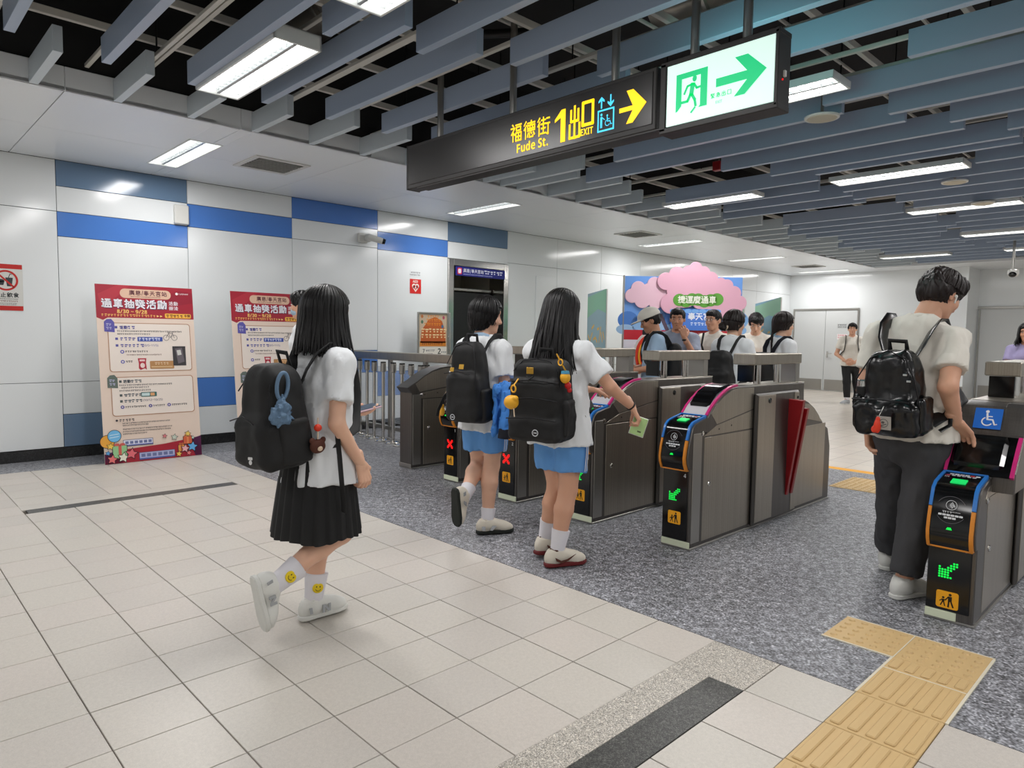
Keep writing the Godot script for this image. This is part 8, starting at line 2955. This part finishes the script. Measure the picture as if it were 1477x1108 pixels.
	# girl with a bun
	J = skeleton(1.60)
	J.merge({"hf": Vector3(1, -0.15, 0.45)}, true)
	J.merge({"el_l": Vector3(0.06, 1.0, -0.21), "wr_l": Vector3(0.25, 1.02, -0.1), "hd_l": Vector3(1, 0, 0.2), "el_r": Vector3(0.05, 1.0, 0.22), "wr_r": Vector3(0.22, 0.97, 0.12), "hd_r": Vector3(1, 0, -0.2)}, true)
	o = thing("person", "girl with a bun in a pale scrunchie, back turned, beyond the gates", "person", Vector3(6.36, 0, -3.43), "", -0.02)
	dress(o, J, {"skin": "skin_fair", "shirt": "shirt_white", "hem": 0.74, "legs": "trousers", "legs_mat": "skirt_black", "shoe": "shoe_white", "sole": "sole_white", "face": true, "loose": 0.022})
	part(o, "hair", skull_cap(J, false, -0.075, 0.002), M.hair_brown, V, "dark hair drawn into a bun")
	part(o, "hair_locks", lock_hair(J, 130, 0.0, 1.0, 0.0, 21, 0.009), M.hair_brown)
	b = head_basis(J)
	f = Fld.new(J.head - Vector3.ONE * 0.24, J.head + Vector3.ONE * 0.12, 0.007)
	f.ell(J.head + b * Vector3(-0.125, -0.045, -0.01), Vector3(0.042, 0.046, 0.046), b)
	f.rough(strandn, 0.012, Vector3(0.8, 0.8, 0.8), 0.03)
	part(o, "bun", f.mesh(), M.hair_brown)
	part(o, "scrunchie", ring_shape(0.040, 0.015, Basis(b.z, b.y, b.x).orthonormalized(), J.head + b * Vector3(-0.100, -0.038, -0.01)), M.charm_cream, V, "pale scrunchie")
	bag = thing("backpack", "black backpack of the girl with the bun, behind the gate numbered 4", "backpack", o.position, "school backpacks", -0.02)
	part(bag, "body", pouch(Vector3(-0.22, 1.0, 0), Vector3(0.10, 0.22, 0.155), 0.075, Basis(Vector3(0, 0, 1), 0.08), 0.32, [[Vector3(-0.05, -0.08, 0), Vector3(0.08, 0.12, 0.14), 0.05, 0.02, 0.1]], false, 0.012), M.bag_black)
	for s in [1.0, -1.0]:
		strap(bag, J, s, -0.13, 1.18, 0.86, 0.055, M.strap_black)
	# boy looking at a phone
	J = skeleton(1.66, true)
	J.merge({"hf": Vector3(1, -0.55, 0), "hu": Vector3(0.4, 1, 0), "head": Vector3(0.06, 1.525, 0), "el_r": Vector3(0.02, 1.03, 0.21), "wr_r": Vector3(0.24, 1.10, 0.06), "hd_r": Vector3(1, 0.25, -0.3), "pn_r": Vector3(0, 1, 0), "thumb_r": 1.0, "el_l": Vector3(0.02, 1.03, -0.21), "wr_l": Vector3(0.24, 1.08, -0.06), "hd_l": Vector3(1, 0.2, 0.3), "pn_l": Vector3(0, 1, 0)}, true)
	o = thing("person", "boy with a dark fringe and cream shirt looking down at his phone, beyond the gates", "person", Vector3(8.243, 0, -4.14), "", -2.70)
	dress(o, J, {"skin": "skin_fair", "shirt": "shirt_cream", "hem": 0.82, "legs": "trousers", "legs_mat": "trousers_black", "shoe": "shoe_white", "sole": "sole_white", "face": true})
	part(o, "hair", short_hair(J, false, 0.7, -0.05, 1.02), M.hair_black)
	var ph := thing("phone", "dark phone held up by the boy with the fringe beyond the gates", "phone", o.position + Vector3(0.345, 1.14, 0.0).rotated(Vector3.UP, -2.70), "", -2.70)
	ph.rotation.z = 0.5
	part(ph, "case", box_mesh(Vector3(0.15, 0.009, 0.074), 0.003), M.black)
	part(ph, "screen", box_mesh(Vector3(0.140, 0.002, 0.066), 0.0008, Vector3(0, 0.005, 0)), M.phone_screen)
	# girl with a ponytail, profile to the right
	J = skeleton(1.60)
	J.merge({"hf": Vector3(1, -0.06, 0.10)}, true)
	o = thing("person", "girl with a low ponytail and white shirt in profile, behind the handle bar", "person", Vector3(7.02, 0, -3.24), "", -0.50)
	dress(o, J, {"skin": "skin_fair", "shirt": "shirt_white", "hem": 0.74, "legs": "shorts", "legs_mat": "shorts_blue", "shoe": "shoe_white", "sole": "sole_white", "sock": 0.1, "face": true, "collar": "shirt_blue", "loose": 0.022})
	part(o, "hair", skull_cap(J, false, -0.060, 0.002), M.hair_brown, V, "dark brown hair in a low ponytail")
	b = head_basis(J)
	part(o, "hair_locks", lock_hair(J, 140, 0.36, 0.95, 0.0, 22, 0.009, 0.0, 0.0, true, J.head + b * Vector3(-0.125, -0.07, 0)), M.hair_brown)
	g = Geo.new()
	g.tube([J.wr_r + Vector3(-0.025, 0.11, 0), J.wr_r + Vector3(-0.018, 0.095, 0)], [0.034], 14)
	part(o, "arm_band", g.mesh(), M.dark)
	bag = thing("backpack", "dark backpack of the girl with the ponytail, hidden behind the gate's handle bar", "backpack", o.position, "school backpacks", -0.50)
	part(bag, "body", pouch(Vector3(-0.21, 1.0, 0), Vector3(0.09, 0.20, 0.145), 0.07, Basis.IDENTITY, 0.3, [], false, 0.010), M.bag_black)
	for s in [1.0, -1.0]:
		strap(bag, J, s, -0.13, 1.18, 0.86, 0.050, M.navy)
	# boy far off before the double door
	J = skeleton(1.68, true)
	J.merge({"kn_r": Vector3(0.08, 0.47, 0.06), "an_r": Vector3(0.12, 0.088, 0.04), "fd_r": Vector3(1, 0, 0.75), "kn_l": Vector3(-0.03, 0.47, -0.12), "an_l": Vector3(-0.10, 0.088, -0.16), "fd_l": Vector3(1, 0, -0.05), "el_r": Vector3(-0.02, 1.04, 0.28), "wr_r": Vector3(0.14, 0.90, 0.10), "hd_r": Vector3(0.6, -0.3, -1), "el_l": Vector3(-0.01, 1.04, -0.26), "wr_l": Vector3(0.15, 0.88, -0.08), "hd_l": Vector3(0.6, -0.3, 0.9), "hp_l": Vector3(0, 0.865, -0.09), "hp_r": Vector3(0, 0.865, 0.09)}, true)
	o = thing("person", "small far boy in a cream shirt with black straps before the double door", "person", Vector3(15.0, 0, -5.42), "", -2.80)
	dress(o, J, {"skin": "skin_mid", "shirt": "shirt_cream", "hem": 0.80, "legs": "trousers", "legs_mat": "trousers_black", "shoe": "shoe_silver", "sole": "sole_white", "face": true, "loose": 0.022, "leg_len": 0.86, "sock": 0.09, "thigh": 0.085, "knee": 0.068, "cuff": 0.056})
	part(o, "hair", short_hair(J, false, 0.75, -0.03, 1.02), M.hair_black)
	bag = thing("backpack", "black backpack straps over the shoulders of the far boy", "backpack", o.position, "school backpacks", -2.80)
	part(bag, "body", pouch(Vector3(-0.21, 1.08, 0), Vector3(0.08, 0.20, 0.15), 0.07, Basis.IDENTITY, 0.2, [], false), M.bag_black)
	for s in [1.0, -1.0]:
		strap(bag, J, s, -0.13, 1.24, 0.92, 0.05, M.strap_black)
	# woman at the right edge
	J = skeleton(1.57)
	J.merge({"hf": Vector3(1, -0.02, 0.25), "el_r": Vector3(0.10, 1.0, 0.2), "wr_r": Vector3(0.30, 1.04, 0.02), "hd_r": Vector3(0.6, 0, -1), "el_l": Vector3(0.1, 1.0, -0.2), "wr_l": Vector3(0.29, 1.02, -0.04), "hd_l": Vector3(0.6, 0, 1)}, true)
	o = thing("person", "woman with wavy dark hair and a lilac top, cut by the right edge", "person", Vector3(10.9, 0, -1.80), "", -2.95)
	dress(o, J, {"skin": "skin_tan", "shirt": "shirt_lilac", "hem": 0.78, "legs": "trousers", "legs_mat": "trousers_grey", "shoe": "black", "sole": "sole_dark", "face": true})
	part(o, "hair", skull_cap(J, false, -0.09, 0.004), M.hair_black, V, "wavy shoulder length dark hair")
	part(o, "hair_locks", lock_hair(J, 120, 0.21, 0.75, 0.02, 23, 0.010, 0.0, 0.0, true, V, 0.02), M.hair_black)
	# walker almost wholly hidden behind the girl in the skirt
	J = skeleton(1.70, true)
	o = thing("person", "masked person almost wholly hidden behind the hair of the girl in the skirt", "person", Vector3(2.975, 0, -5.80), "", 2.40)
	J.merge({"hf": Vector3(1, -0.05, 0.1)}, true)
	dress(o, J, {"skin": "skin_mid", "shirt": "shirt_white", "hem": 0.82, "legs": "trousers", "legs_mat": "trousers_black", "shoe": "black", "sole": "sole_dark", "face": true})
	part(o, "hair", short_hair(J, false, 0.75, -0.05, 1.05), M.hair_black)
	b = head_basis(J)
	f = Fld.new(J.head - Vector3.ONE * 0.15, J.head + Vector3.ONE * 0.15, 0.007)
	f.ell(J.head + b * Vector3(0.052, -0.052, 0), Vector3(0.056, 0.050, 0.058), b)
	f.cut(J.head + b * Vector3(0.02, 0, 0), -b.x)
	part(o, "face_mask", f.mesh(), M.mask_blue, V, "pale blue face mask")
